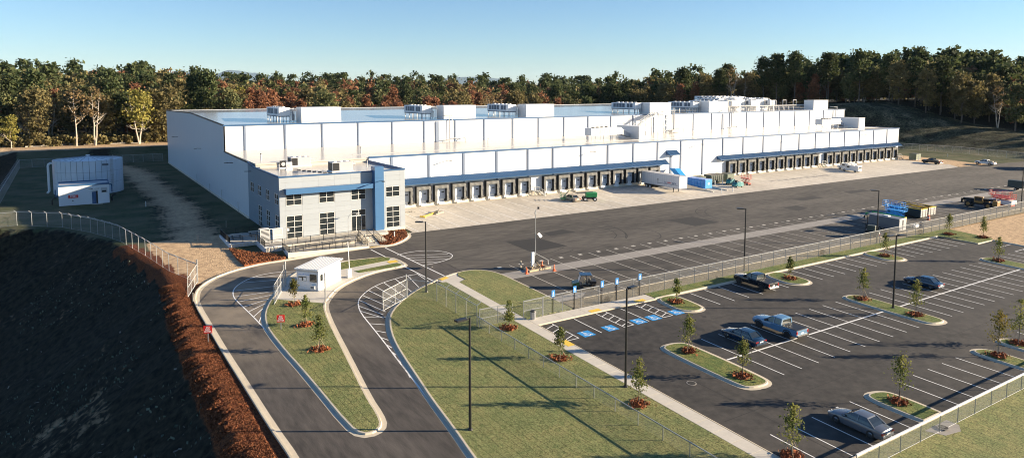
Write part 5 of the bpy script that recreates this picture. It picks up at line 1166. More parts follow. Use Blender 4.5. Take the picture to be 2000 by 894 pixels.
def pickup(label, loc, paint, rz=0., cover=True, rear='chrome', lift=0.):
    t = thing('pickup_truck', label, 'pickup truck', loc, rz, tilt=True); L = 2.95
    st = [(.35, 1.0, .50, 1.08, 1.10), (.36, 1.0, .45, 1.12, 1.16), (1.2, 1.0, .45, 1.12, 1.18), (1.75, .99, .50, 1.10, 1.20), (L - .25, .96, .48, 1.06, 1.14), (L - .05, .90, .5, .98, 1.04), (L, .84, .55, .9, .92)]
    part('bonnet', body_loft(st), paint, t, smooth=True, split=True)
    q = MB(); q.box(-1.0, 1.0, -.95, .38, .45, 1.16); part('cab', q, paint, t, bevel=.05)
    def ring(z, yf, yr, wd): return [(-wd, yr, z), (wd, yr, z), (wd, yf, z), (-wd, yf, z)]
    g_ = MB(); g_.loft([ring(1.12, 1.35, -.93, .92), ring(1.50, .85, -.90, .82), ring(1.82, .45, -.82, .74)]); part('windows', g_, 'glass_dark', t)
    rf = MB(); rf.loft([ring(1.78, .52, -.90, .76), ring(1.88, .38, -.80, .72), ring(1.91, .1, -.6, .5)]); part('roof', rf, paint, t, smooth=True, split=True)
    p = MB()
    for s in (-1, 1):
        p.bar((s * .91, 1.35, 1.14), (s * .76, .48, 1.80), .08); p.bar((s * .93, .05, 1.12), (s * .77, .05, 1.82), .08); p.bar((s * .91, -.90, 1.12), (s * .76, -.86, 1.82), .13); p.bar((s * .93, 1.3, 1.17), (s * .93, -.9, 1.17), .05)
    p.bar((-.78, -.90, 1.80), (.78, -.90, 1.80), .09); p.bar((-.9, -.95, 1.17), (.9, -.95, 1.17), .06); part('pillars', p, paint, t)
    q = MB(); q.box(-1.0, -.88, -L, -.97, .5, 1.18); q.box(.88, 1.0, -L, -.97, .5, 1.18); q.box(-.88, .88, -L, -L + .1, .55, 1.16); q.box(-.88, .88, -L + .1, -.97, .6, .7); part('bed', q, paint, t, bevel=.02)
    if cover: q = MB(); q.box(-.95, .95, -L + .05, -1.0, 1.17, 1.22); part('bed_cover', q, 'black', t, bevel=.01)
    else: q = MB(); q.box(-.6, .3, -2.4, -1.2, .7, 1.5); part('load', q, 'interior', t)
    for s in (-1, 1):
        q = MB(); q.box(s * 1.08 - .1, s * 1.08 + .1, .95, 1.1, 1.16, 1.38); part('mirror', q, 'black', t)
        q = MB(); q.box(s * .66 - .15, s * .66 + .15, L - .1, L + .012, .72, .88); part('headlight', q, 'frame_light', t)
        q = MB(); q.box(s * .93 - .09, s * .93 + .09, -L - .02, -L + .05, .78, 1.12); part('tail_light', q, 'tail_red', t)
        for y in (1.95, -1.75):
            wheel(t, s * .88, y, .42, .28, 'black' if paint != 'car_white' else 'chrome')
            q = MB(); q.M = Matrix.Translation((s * .93, y, .42)); q.tube([(s * .05, .55 * cos(a), .55 * sin(a)) for a in [pi * k / 8 for k in range(9)]], .06, 5); part('wheel_arch', q, 'black', t)
    q = MB(); q.box(-.95, .95, -L - .18, -L - .0, .45, .66); part('rear_bumper', q, rear, t, bevel=.03); q = MB(); q.box(-.22, .22, -L - .02, -L, .78, .92); part('number_plate', q, 'plate', t)
    q = MB(); q.box(-.6, .6, L - .02, L + .04, .62, .86); part('grille', q, 'black', t); return t
saloon('silver blue saloon parked in the nearest bay by the low fence', (53.75, 31.0), 'car_silver'); saloon('dark navy saloon parked beside the light blue pickup', (60.8, 48.4), 'car_navy', fast=True)
saloon('dark blue saloon parked alone behind the light pole', (99.2, 49.0), 'car_navy', fast=True); saloon('tan saloon parked on the concrete in front of the docks', (94.7, 122.9), 'car_tan')
pickup('light blue pickup with black bed cover parked next to the navy saloon', (66.5, 48.1), 'car_lightblue', rear='black'); pickup('black pickup parked against the kerb near the fence', (78.3, 60.6), 'car_black')
pickup('black pickup with a load in its bed beyond the last dock', (245.0, 120.2), 'car_black', cover=False); pickup('white pickup on the far edge of the truck court', (259.0, 110.0), 'car_white', cover=False, rear='chrome')
def van(label, loc, rz=0.):
    t = thing('white_van', label, 'van', loc, rz, tilt=True)
    q = MB(); q.loft([[(-.98, -2.7, .4), (-1.0, -2.7, 1.2), (-.92, -2.7, 2.0), (.92, -2.7, 2.0), (1.0, -2.7, 1.2), (.98, -2.7, .4)], [(-.98, .9, .4), (-1.0, .9, 1.2), (-.90, .9, 2.02), (.90, .9, 2.02), (1.0, .9, 1.2), (.98, .9, .4)], [(-.98, 1.6, .4), (-.98, 1.6, 1.15), (-.85, 1.55, 1.3), (.85, 1.55, 1.3), (.98, 1.6, 1.15), (.98, 1.6, .4)], [(-.9, 2.6, .5), (-.9, 2.6, .9), (-.8, 2.6, 1.0), (.8, 2.6, 1.0), (.9, 2.6, .9), (.9, 2.6, .5)]])
    part('body', q, 'car_white', t, smooth=False, bevel=.05)
    q = MB(); q.add([(-.8, 1.62, 1.32), (.8, 1.62, 1.32), (.8, .96, 1.94), (-.8, .96, 1.94)], [(0, 1, 2, 3)]); part('windscreen', q, 'glass_dark', t, loc=(0, .03, .02))
    for s in (-1, 1): q = MB(); q.box(s * 1.0 - .012, s * 1.0 + .012, .1, 1.0, 1.25, 1.75); part('side_window', q, 'glass_dark', t)
    q = MB(); q.box(-.75, .75, -2.72, -2.7, 1.2, 1.75); part('rear_window', q, 'glass_dark', t)
    for s in (-1, 1):
        q = MB(); q.box(s * .9 - .07, s * .9 + .07, -2.74, -2.69, .9, 1.2); part('tail_light', q, 'tail_red', t)
        for y in (1.7, -1.7): wheel(t, s * .86, y, .36, .25)
    q = MB()
    for s in (-.6, .6): q.bar((s, -2.4, 2.2), (s, 1.0, 2.2), .06)
    for y in (-2.0, -.5, .8): q.bar((-.85, y, 2.15), (.85, y, 2.15), .06); q.bar((-.8, y, 2.0), (-.8, y, 2.15), .05); q.bar((.8, y, 2.0), (.8, y, 2.15), .05)
    part('ladder_rack', q, 'galv', t)
van('white van with a ladder rack parked nearest the truck court', (200.0, 121.2)); van('white van parked just behind the first van by the docks', (203.0, 124.6))
# small green utility vehicle behind the fence
t = thing('utility_vehicle', 'green and black utility buggy with a canopy behind the fence', 'buggy', (57.2, 71.6), R_(60), tilt=True)
q = MB(); q.loft([[(-.65, 1.5, .45), (.65, 1.5, .45), (.6, 1.45, .75), (-.6, 1.45, .75)], [(-.7, .6, .4), (.7, .6, .4), (.68, .6, 1.0), (-.68, .6, 1.0)]]); part('bonnet', q, 'car_green', t)
q = MB(); q.box(-.7, .7, -1.6, .6, .4, .62); part('floor', q, 'black', t); q = MB(); q.box(-.7, .7, -1.7, -.8, .75, 1.1); part('cargo_bed', q, 'black', t, bevel=.02)
q = MB(); q.box(-.7, .7, -1.1, .5, 1.88, 1.96); part('canopy', q, 'car_navy', t, bevel=.02)
q = MB()
for s in (-1, 1): q.tube([(s * .66, .65, .9), (s * .62, .35, 1.88), (s * .62, -1.0, 1.88), (s * .66, -1.15, .8)], .035, 5); q.bar((s * .62, -.35, .6), (s * .62, -.35, 1.88), .05)
part('roll_cage', q, 'black_metal', t); q = MB(); q.add([(-.6, .62, 1.0), (.6, .62, 1.0), (.58, .38, 1.85), (-.58, .38, 1.85)], [(0, 1, 2, 3)]); part('windscreen', q, 'frame_light', t)
for s in (-.32, .32):
    for y in (.0, -.7): q = MB(); q.box(s - .24, s + .24, y - .3, y + .1, .65, .8); q.box(s - .24, s + .24, y - .32, y - .2, .8, 1.3); part('seat', q, 'interior', t)
for s in (-1, 1):
    for y in (1.1, -1.1): wheel(t, s * .66, y, .32, .24, 'lift_yellow')

# ================================================================== SEMI TRAILER, COMPACTOR, DOCK SIDE THINGS
t = thing('semi_trailer', 'long white box trailer with coloured lettering backed into a dock', 'trailer', (124.7, 131.2, hz(124, 123)), R_(-3.0))
TL = 14.0; TW = 2.5
q = MB(); q.box(-TW / 2, TW / 2, -TL, -.25, 1.15, 4.0); part('box_body', q, 'trailer_white', t, bevel=.02)
q = MB(); q.box(-TW / 2 - .02, TW / 2 + .02, -TL - .02, -.2, 4.0, 4.05); part('roof_edge', q, 'unit_grey', t)
q = MB(); q.box(-TW / 2 - .012, TW / 2 + .012, -TL - .012, -.24, 1.08, 1.22); part('side_rail', q, 'unit_grey', t)
q = MB(); k = .8
while k < TL - .3: q.box(-TW / 2 - .008, -TW / 2, -k - .03, -k, 1.22, 4.0); k += .8
part('side_seams', q, 'unit_grey', t)
for y in (-2.2, -3.45):
    for s in (-1, 1): wheel(t, s * 1.0, y, .5, .45, 'frame_light')
q = MB(); q.box(-.9, .9, -4.6, -1.2, .62, 1.06); part('bogie', q, 'black', t); q = MB(); q.box(-1.0, 1.0, -7.2, -4.9, .75, 1.0); part('cross_members', q, 'black', t)
for s in (-1, 1):
    q = MB(); q.box(s * .8 - .07, s * .8 + .07, -TL + 2.4, -TL + 2.54, .05, 1.1); q.box(s * .8 - .15, s * .8 + .15, -TL + 2.3, -TL + 2.64, 0, .06); part('landing_leg', q, 'black_metal', t)
rt_ = (pi / 2, 0, -pi / 2)
q = MB(); q.box(-TW / 2 - .02, -TW / 2 - .012, -TL + .6, -6.5, 1.75, 1.83); st_ = part('stripe', q, 'trim_blue', t)
text('The', .5, 'trim_blue', st_, (-TW / 2 - .03, -9.1, 2.15), rt_); text('HAPPY', .5, 'sign_red', st_, (-TW / 2 - .03, -10.5, 2.15), rt_); text('BACK', .5, 'trim_blue', st_, (-TW / 2 - .03, -12.2, 2.15), rt_)
q = MB(); q.box(-TW / 2 - .02, -TW / 2 - .012, -6.6, -6.3, 2.4, 2.85); q.box(-TW / 2 - .022, -TW / 2 - .012, -6.55, -6.4, 1.5, 2.3); part('emblem', q, 'black', st_)
t = thing('trash_compactor', 'blue trash compactor and container with a chute to the wall', 'compactor', (134.3, 118.6), 0)
q = MB(); q.box(-1.25, 1.25, 0, 6.5, .3, 2.6); part('container', q, 'compactor_blue', t, bevel=.04)
for k in range(6): q = MB(); q.box(-1.32, -1.25, .4 + 1.05 * k, .5 + 1.05 * k, .35, 2.5); part('rib', q, 'lift_blue', t)
q = MB(); q.box(-1.32, -1.25, .3, 6.3, 1.0, 1.1); q.box(-1.32, -1.25, .3, 6.3, 1.9, 2.0); part('side_bar', q, 'lift_blue', t)
q = MB(); q.box(-1.2, 1.2, -.08, 0, .4, 2.5); d_ = part('rear_door', q, 'lift_blue', t); q = MB(); q.box(-.35, .35, -.1, -.08, 1.3, 1.7); part('notice', q, 'sign_white', d_); q = MB(); q.box(-1.0, 1.0, 6.5, 9.6, .3, 1.7); part('ram_housing', q, 'compactor_blue', t, bevel=.04)
q = MB(); q.loft([[(-.9, 7.2, 1.7), (.9, 7.2, 1.7), (.9, 9.4, 1.7), (-.9, 9.4, 1.7)], [(-.9, 10.6, 4.3), (.9, 10.6, 4.3), (.9, 12.6, 4.3), (-.9, 12.6, 4.3)]]); part('chute', q, 'lift_blue', t)
for (p, q_, lb) in (((130.9, 130.5), (132.6, 115.6), 'left concrete ramp wall between the trailer and the compactor'), ((137.0, 130.0), (137.4, 115.3), 'right concrete ramp wall beyond the blue compactor')):
    t = thing('ramp_wall', lb, 'wall', (p[0], p[1], 0)); q = MB(); dx, dy = q_[0] - p[0], q_[1] - p[1]; q.loft([[(0, 0, -.1), (.25, 0, -.1), (.25, 0, 1.35), (0, 0, 1.35)], [(dx, dy, -.6), (dx + .25, dy, -.6), (dx + .25, dy, -.35), (dx, dy, -.35)]]); part('wall', q, 'base_concrete', t)
t = thing('dumpster', 'dark green dumpster behind the bollards by the compactor', 'dumpster', (141.5, 124.3), R_(2), tilt=True); q = MB(); q.loft([[(0, 0, .2), (5.2, 0, .2), (5.2, 2.2, .2), (0, 2.2, .2)], [(0, -.1, 2.3), (5.2, -.1, 2.3), (5.2, 2.3, 2.3), (0, 2.3, 2.3)]]); part('body', q, 'dark_green', t, bevel=.03)
q = MB()
for k in range(7): q.box(.2 + .8 * k, .3 + .8 * k, -.14, -.05, .3, 2.25)
part('ribs', q, 'dark_green', t); q = MB(); q.box(-.05, 5.25, -.15, 2.35, 2.3, 2.36); part('lid', q, 'black', t)
for (x, y, w_, d_, h_, lb) in ((137.4, 124.6, 2.6, 2.0, 2.1, 'grey green equipment cabinet right of the blue compactor'), (148.5, 124.8, 2.8, 2.0, 2.1, 'pale green cabinet right of the dark dumpster'), (249.6, 127.8, 3.2, 2.4, 2.1, 'green transformer box beyond the right end of the docks')):
    t = thing('equipment_cabinet', lb, 'cabinet', (x, y), 0, tilt=True); q = MB(); q.box(0, w_, 0, d_, .12, h_); part('body', q, 'green_box', t, bevel=.04); q = MB(); q.box(-.05, w_ + .05, -.05, d_ + .05, h_, h_ + .06); part('lid', q, 'dark_green', t)
    q = MB(); q.box(-.1, w_ + .1, -.1, d_ + .1, 0, .12); part('pad', q, 'concrete', t); q = MB(); q.box(.1, w_ / 2 - .03, -.03, 0, .2, h_ - .1); q.box(w_ / 2 + .03, w_ - .1, -.03, 0, .2, h_ - .1); part('door', q, 'green_box', t)
for k, (x, y) in enumerate(((141.6, 122.9), (144.1, 122.6), (147.9, 122.3), (133.3, 113.6), (137.6, 113.8), (92.6, 130.2), (203.2, 129.6), (248.6, 126.4))):
    t = thing('bollard', ['bollard nearest the compactor in front of the dumpster', 'middle bollard in front of the dark dumpster', 'right bollard in front of the cabinets', 'bollard at the foot of the left ramp wall', 'bollard at the foot of the right ramp wall', 'bollard beside the steps of the first dock row', 'bollard beside the steps behind the vans', 'bollard by the far green transformer'][k], 'bollard', (x, y), group='white safety bollards')
    q = MB(); q.cyl((0, 0, 0), (0, 0, 1.15), .1, .1, 8); part('post', q, 'unit_white', t); q = MB(); q.cyl((0, 0, 1.15), (0, 0, 1.22), .1, .04, 8); part('cap', q, 'unit_white', t)
def boom_lift(label, loc, rz):
    t = thing('boom_lift', label, 'boom lift', loc, rz, tilt=True)
    for s in (-1, 1):
        for y in (1.1, -1.1): wheel(t, s * .85, y, .45, .35, 'unit_white')
    q = MB(); q.box(-.8, .8, -1.4, 1.4, .45, .85); part('chassis', q, 'black', t, bevel=.03); q = MB(); q.box(-.85, .85, -1.6, .9, .9, 1.9); part('turntable', q, 'lift_green', t, bevel=.08)
    q = MB(); q.bar((.1, -.8, 1.9), (.1, 2.8, 1.7), .28, .35); q.bar((.1, 2.8, 1.7), (.1, 4.6, 2.3), .2); q.bar((.1, 4.6, 2.3), (.1, 5.8, .9), .2); part('boom', q, 'interior', t)
    q = MB(); y0 = 5.6
    for (a, b2) in (((-.9, y0), (1.1, y0)), ((1.1, y0), (1.1, y0 + .9)), ((1.1, y0 + .9), (-.9, y0 + .9)), ((-.9, y0 + .9), (-.9, y0))):
        for z_ in (.45, 1.0, 1.55): q.bar((*a, z_), (*b2, z_), .06)
        q.bar((*a, .4), (*a, 1.55), .06)
    q.box(-.9, 1.1, y0, y0 + .9, .38, .45); part('basket', q, 'lift_green', t)
boom_lift('green articulated boom lift parked beside the tan saloon', (98.3, 121.0), R_(62))
def scissor(label, loc, rz, m, h=2.2, L=2.6, W2=1.2, deck='black'):
    t = thing('scissor_lift', label, 'scissor lift', loc, rz, tilt=True)
    for s in (-1, 1):
        for y in (L * .38, -L * .38): wheel(t, s * (W2 / 2 - .1), y, .3 if L > 2.5 else .2, .2, 'unit_grey')
    q = MB(); q.box(-W2 / 2, W2 / 2, -L / 2, L / 2, .28, .62); part('chassis', q, m, t, bevel=.03)
    q = MB()
    for s in (-1, 1):
        for k in range(3): z0 = .65 + k * (h - 1.0) / 3; q.bar((s * W2 * .38, -L * .42, z0), (s * W2 * .38, L * .42, z0 + (h - 1.0) / 3), .07); q.bar((s * W2 * .38, L * .42, z0), (s * W2 * .38, -L * .42, z0 + (h - 1.0) / 3), .07)
    part('scissor_stack', q, m, t)
    zd = h - .3; q = MB(); q.box(-W2 / 2, W2 / 2, -L / 2 - .1, L / 2 + .1, zd, zd + .1); part('platform', q, m, t)
    q = MB(); cs = [(-W2 / 2, -L / 2 - .1), (W2 / 2, -L / 2 - .1), (W2 / 2, L / 2 + .1), (-W2 / 2, L / 2 + .1)]
    for a, b2 in zip(cs, cs[1:] + cs[:1]):
        for z_ in (zd + .55, zd + 1.05): q.bar((*a, z_), (*b2, z_), .055)
        for f in (0, .5): q.bar((a[0] + (b2[0] - a[0]) * f, a[1] + (b2[1] - a[1]) * f, zd), (a[0] + (b2[0] - a[0]) * f, a[1] + (b2[1] - a[1]) * f, zd + 1.05), .055)
    part('guard_rail', q, m, t)
    q = MB(); q.box(-.15, .15, L / 2, L / 2 + .2, zd + .6, zd + 1.0); part('control_box', q, 'unit_grey', t); return t
scissor('small orange red scissor lift by the teal sweepers', (149.5, 119.6), 0, 'lift_red', 2.0)
scissor('blue scissor lift standing at the left of the equipment row', (140.2, 75.2), R_(5), 'lift_blue', 2.3, 3.4, 1.8); scissor('blue scissor lift standing second in the equipment row', (143.0, 77.2), R_(-4), 'lift_blue', 2.5, 3.6, 1.8)
scissor('big red scissor lift with a white body at the right of the row', (178.2, 71.6), R_(0), 'lift_red', 2.2, 4.0, 2.0); scissor('red scissor lift just behind the big red one', (181.4, 73.6), R_(4), 'lift_red', 2.2, 3.8, 1.9)
q = MB(); q.box(176.95, 179.45, 69.4, 73.9, hz(178, 71) + .7, hz(178, 71) + 1.55); t = bpy.data.objects['scissor_lift.003']; o = part('engine_cover', q, 'unit_white', None); o.parent = t; o.matrix_parent_inverse = t.matrix_world.inverted()
for (x, y, lb, a) in ((144.3, 117.9, 'teal ride on sweeper nearest the asphalt', 0), (146.2, 121.8, 'teal floor scrubber behind the first sweeper', .3)):
    t = thing('sweeper', lb, 'sweeper', (x, y), pi / 2 + a, tilt=True); q = MB(); q.loft([[(-.8, -1.5, .35), (.8, -1.5, .35), (.7, -1.4, 1.3), (-.7, -1.4, 1.3)], [(-.85, -.3, .3), (.85, -.3, .3), (.75, -.3, 1.5), (-.75, -.3, 1.5)], [(-.8, .9, .3), (.8, .9, .3), (.7, .9, 1.35), (-.7, .9, 1.35)], [(-.6, 1.6, .4), (.6, 1.6, .4), (.5, 1.5, .9), (-.5, 1.5, .9)]]); part('body', q, 'teal', t, smooth=False, bevel=.06)
    q = MB(); q.box(-.3, .3, .2, .7, 1.35, 1.8); part('seat', q, 'black', t)
    for s in (-1, 1): wheel(t, s * .7, -.9, .28, .2); wheel(t, s * .7, .9, .28, .2)
# yellow frame and rubble on the concrete
t = thing('metal_beam_stack', 'yellow and brown metal frame lying on the concrete near the docks', 'metal frame', (60.2, 123.2), R_(25), tilt=True); q = MB(); q.bar((-2.6, 0, .15), (2.4, .3, .25), .3, .25); q.bar((-2.6, -.6, .12), (-2.6, .7, .12), .25); part('beam', q, 'paint_yellow', t)
q = MB(); q.box(.8, 3.2, -.6, .9, .05, .35); q.bar((1, -.8, .4), (3.4, .8, .5), .2); part('plate', q, 'interior', t)
t = thing('soil_pile', 'small streak of dirt and rubble on the concrete below the docks', 'dirt', (55.6, 127.8), 0, tilt=True)
q = MB()
for k in range(40): r_ = rng.uniform(.08, .3); x, y = rng.normal(0, 1.4), rng.normal(0, .5); q.cyl((x, y, 0), (x, y, r_ * .6), r_, r_ * .3, 5)
part('clods', q, 'interior', t, kind='stuff')
# puddle marks drying on the concrete at the right
for k, (x, y, lb) in enumerate(((163, 118.0, 'row of dark damp blocks on the concrete'),)):
    for i in range(9): sheet('damp_patch', rect(160 + 3.1 * i, 162.2 + 3.1 * i, 119.6 - .05 * i, 120.9), .008, 'strip_concrete', ap)
# ---------------------------------------------------------------- equipment row behind the fence
t = thing('cargo_trailer', 'grey enclosed cargo trailer with riveted rear doors behind the fence', 'trailer', (129.2, 71.0), R_(0), tilt=True)
q = MB(); q.box(-1.25, 1.25, -3.0, 3.2, .5, 2.75); part('body', q, 'cargo_grey', t, bevel=.04)
for s in (-1, 1): q = MB(); q.box(s * .6 - .57, s * .6 + .57, -3.03, -3.0, .6, 2.65); d_ = part('rear_door', q, 'unit_grey', t); q = MB(); q.box(s * .15 - .03, s * .15 + .03, -3.06, -3.03, .7, 2.5); part('hinge_bar', q, 'black', d_)
q = MB(); q.box(-.4, .4, -.5, .5, 2.75, 2.9); part('roof_vent', q, 'unit_white', t); q = MB(); q.bar((0, 3.2, .5), (0, 4.6, .5), .12); part('drawbar', q, 'black', t)
for s in (-1, 1): wheel(t, s * 1.15, -.4, .36, .22); wheel(t, s * 1.15, .5, .36, .22)
t = thing('light_tower', 'black towable light tower beside the cargo trailer', 'light tower', (125.2, 71.5), R_(10), tilt=True); q = MB(); q.box(-.6, .6, -.9, .9, .4, 1.5); part('engine_box', q, 'black', t, bevel=.05); q = MB(); q.bar((0, .8, .5), (0, .8, 3.0), .14); q.bar((0, .8, 3.0), (-1.0, .9, 3.1), .1); part('mast', q, 'black_metal', t)
for k in range(4): q = MB(); q.box(-1.2 + .5 * k, -.85 + .5 * k, .8, 1.1, 2.7, 3.1); part('floodlight', q, 'black', t)
for s in (-1, 1): wheel(t, s * .7, -.2, .3, .2)
t = thing('skid_loader', 'small dark loader with a red lamp and white plate behind the light pole', 'loader', (121.6, 69.3), R_(20), tilt=True); q = MB(); q.box(-.8, .8, -1.2, 1.1, .4, 1.2); part('body', q, 'black', t, bevel=.06); q = MB(); q.box(-.55, .55, -.5, .8, 1.2, 2.1); part('cab', q, 'dark_green', t, bevel=.05)
q = MB(); q.box(-.5, .1, -1.24, -1.2, .75, 1.1); part('number_plate', q, 'plate', t); q = MB(); q.box(-.3, .5, -1.25, -1.2, .5, .68); part('tail_light', q, 'tail_red', t)
for s in (-1, 1):
    for y in (-.7, .7): wheel(t, s * .85, y, .4, .25, 'black')
t = thing('flatbed_trailer', 'green flatbed trailer between the grey trailer and the blue lifts', 'trailer', (134.6, 74.2), R_(0), tilt=True); q = MB(); q.box(-1.2, 1.2, -3.4, 3.4, 1.0, 1.3); q.box(-1.2, -1.05, -3.4, 3.4, 1.3, 1.9); q.box(1.05, 1.2, -3.4, 3.4, 1.3, 1.9); part('bed', q, 'lift_green', t, bevel=.03); q = MB(); q.box(-1.2, 1.2, -3.45, -3.4, .9, 1.9); part('tailgate', q, 'paint_yellow', t)
for s in (-1, 1): wheel(t, s * 1.0, -.5, .42, .3); wheel(t, s * 1.0, .5, .42, .3)
def skip(label, loc, rz):
    t = thing('dumpster', label, 'dumpster', loc, rz, tilt=True, group='black construction dumpsters'); q = MB(); W3, L3, H3 = 1.25, 3.3, 1.9
    q.box(-W3, W3, -L3, L3, .25, .35); q.box(-W3, -W3 + .08, -L3, L3, .35, H3); q.box(W3 - .08, W3, -L3, L3, .35, H3); q.box(-W3 + .08, W3 - .08, L3 - .08, L3, .35, H3); part('body', q, 'black', t)
    q = MB(); q.box(-W3, W3, -L3 - .06, -L3, .35, H3); d_ = part('rear_gate', q, 'unit_grey', t); q = MB()
    for z_ in (.6, 1.0, 1.4): q.box(-W3, W3, -L3 - .12, -L3 - .06, z_, z_ + .08)
    for x in (-.6, .6): q.box(x, x + .08, -L3 - .12, -L3 - .06, .35, H3)
    part('gate_ribs', q, 'interior', d_); q = MB(); q.box(-W3 - .06, W3 + .06, -L3 - .1, -L3 + .03, H3, H3 + .12); q.box(-W3 - .06, -W3 + .06, -L3 + .03, L3, H3, H3 + .12); q.box(W3 - .06, W3 + .06, -L3 + .03, L3, H3, H3 + .12); part('top_rail', q, 'paint_yellow', t)
    q = MB()
    for k in range(9): q.bar((rng.uniform(-1, 1), rng.uniform(-3, 1), 1.5 + .05 * k), (rng.uniform(-1, 1), rng.uniform(0, 3), 1.8 + .05 * k), .12)
    part('scrap', q, 'interior', t, kind='stuff')
skip('black dumpster with yellow rim, left one of the pair', (147.2, 76.6), 0); skip('black dumpster with yellow rim, right one of the pair', (151.2, 76.9), R_(-3))
t = thing('telehandler', 'yellow telehandler parked left of the red scissor lifts', 'telehandler', (171.9, 73.6), R_(6), tilt=True)
for s in (-1, 1):
    for y in (2.0, -1.9): wheel(t, s * 1.05, y, .68, .42, 'lift_yellow')
q = MB(); q.box(-.7, .7, -3.1, 2.8, .7, 1.35); part('chassis', q, 'black', t, bevel=.05); q = MB(); q.box(-1.0, 1.0, -3.6, -2.6, .8, 1.9); part('counterweight', q, 'lift_yellow', t, bevel=.08); q = MB(); q.box(-1.15, -.35, -.8, .9, 1.1, 2.5); c_b = part('cab', q, 'lift_yellow', t, bevel=.08)
q = MB(); q.box(-1.17, -1.14, -.6, .7, 1.6, 2.3); q.box(-1.0, -.5, -.83, -.79, 1.6, 2.3); part('cab_window', q, 'glass_dark', c_b); q = MB(); q.bar((.25, -3.0, 1.9), (.25, 3.4, 1.5), .4, .5); part('boom', q, 'black', t); q = MB(); q.box(.3, 1.2, -1.6, .8, 1.1, 1.8); part('engine_cover', q, 'lift_yellow', t, bevel=.06); q = MB(); q.box(-.9, 1.1, 3.4, 3.55, .6, 1.7); part('fork_carriage', q, 'black', t)
# things at the far right end of the truck court
t = thing('box_truck', 'dark box truck with a white cab near the right edge of the court', 'truck', (263.5, 97.5), R_(100), tilt=True); q = MB(); q.box(-1.2, 1.2, -4.6, 1.6, .9, 3.4); part('box_body', q, 'dark_green', t, bevel=.04); q = MB(); q.loft([[(-1.1, 1.7, .5), (1.1, 1.7, .5), (1.1, 1.7, 2.4), (-1.1, 1.7, 2.4)], [(-1.1, 2.8, .5), (1.1, 2.8, .5), (1.05, 2.6, 2.3), (-1.05, 2.6, 2.3)], [(-1.0, 3.8, .5), (1.0, 3.8, .5), (.95, 3.8, 1.3), (-.95, 3.8, 1.3)]]); part('cab', q, 'unit_white', t)
for s in (-1, 1):
    for y in (2.9, -2.8): wheel(t, s * 1.0, y, .48, .3)
for (x, y, m_, lb) in ((258.8, 96.5, 'unit_white', 'white tank trailer beside the dark truck at the far right'), (207.5, 80.5, 'dark_green', 'dark covered trailer at the right edge behind the light pole')):
    t = thing('service_trailer', lb, 'trailer', (x, y), R_(8), tilt=True); q = MB(); q.box(-1.1, 1.1, -1.8, 1.8, .7, 2.6); part('body', q, m_, t, bevel=.15); q = MB(); q.bar((0, 1.8, .6), (0, 3.0, .6), .1); part('drawbar', q, 'black', t)
    for s in (-1, 1): wheel(t, s * 1.05, 0, .36, .22)
for k, (x, y) in enumerate(((145.8, 71.6), (146.3, 71.2))):
    pass
t = thing('warning_barrel', 'orange and white striped barrel in front of the dumpsters', 'barrel', (146.4, 71.9)); q = MB(); q.cyl((0, 0, 0), (0, 0, 1.0), .3, .24, 10); b_ = part('body', q, 'cone_orange', t); q = MB(); q.cyl((0, 0, .35), (0, 0, .5), .29, .28, 10); q.cyl((0, 0, .7), (0, 0, .82), .27, .265, 10); part('white_band', q, 'sign_white', b_)
t = thing('storage_bag', 'white wrapped bundle lying behind the fence', 'bundle', (136.8, 69.6), R_(5), tilt=True); q = MB(); q.box(-1.0, 1.0, -.4, .4, 0, .6); part('bundle', q, 'unit_white', t, bevel=.15); q = MB(); q.box(-1.02, 1.02, -.05, .05, .0, .63); part('strap', q, 'black', t)
# security camera tower
t = thing('camera_tower', 'tall steel camera mast with solar panel on a timber base', 'camera mast', (56.7, 82.0))
q = MB(); q.cyl((0, 0, .2), (0, 0, 8.7), .07, .05, 8); part('mast', q, 'galv', t); q = MB(); q.box(-.75, -.3, -.2, .05, .5, 2.6); part('control_cabinet', q, 'tank_steel', t, bevel=.02)
q = MB(); q.box(-.2, .3, -.1, .25, 1.0, 2.0); part('battery_box', q, 'black', t); q = MB(); q.M = Matrix.Translation((.55, -.3, 5.0)) @ Matrix.Rotation(R_(40), 4, 'Z') @ Matrix.Rotation(R_(50), 4, 'X'); q.box(-.55, .55, -.35, .35, -.02, .02); part('solar_panel', q, 'sign_white', t)
q = MB(); q.bar((0, 0, 8.6), (.5, 0, 9.0), .05); q.box(-.12, .12, -.1, .1, 8.1, 8.4); c_c = part('camera_arm', q, 'galv', t); q = MB(); q.cyl((.5, 0, 8.8), (.5, 0, 9.1), .16, .16, 8); part('camera_dome', q, 'black', c_c)
q = MB(); q.bar((.1, 0, 2.3), (2.0, -.3, 1.2), .16, .1); q.bar((2.0, -.3, 1.2), (2.1, -.3, .5), .12); part('folded_ladder', q, 'galv', t)
for (a, b2) in (((-1.7, -.9), (2.2, -.7)), ((-1.5, 1.0), (1.9, 1.1)), ((-1.6, -1.0), (-1.3, 1.1)), ((1.9, -.8), (1.8, 1.2)), ((-.9, -.9), (.6, 1.1)), ((.8, -.9), (-.5, 1.0))):
    q = MB(); q.bar((*a, .13), (*b2, .13), .26, .24); part('timber', q, 'stake_wood', t)
q = MB()
for k in range(4): a = k * pi / 2 + .5; q.bar((0, 0, 1.3), (1.1 * cos(a), .9 * sin(a), .2), .1)
part('brace', q, 'stake_wood', t)
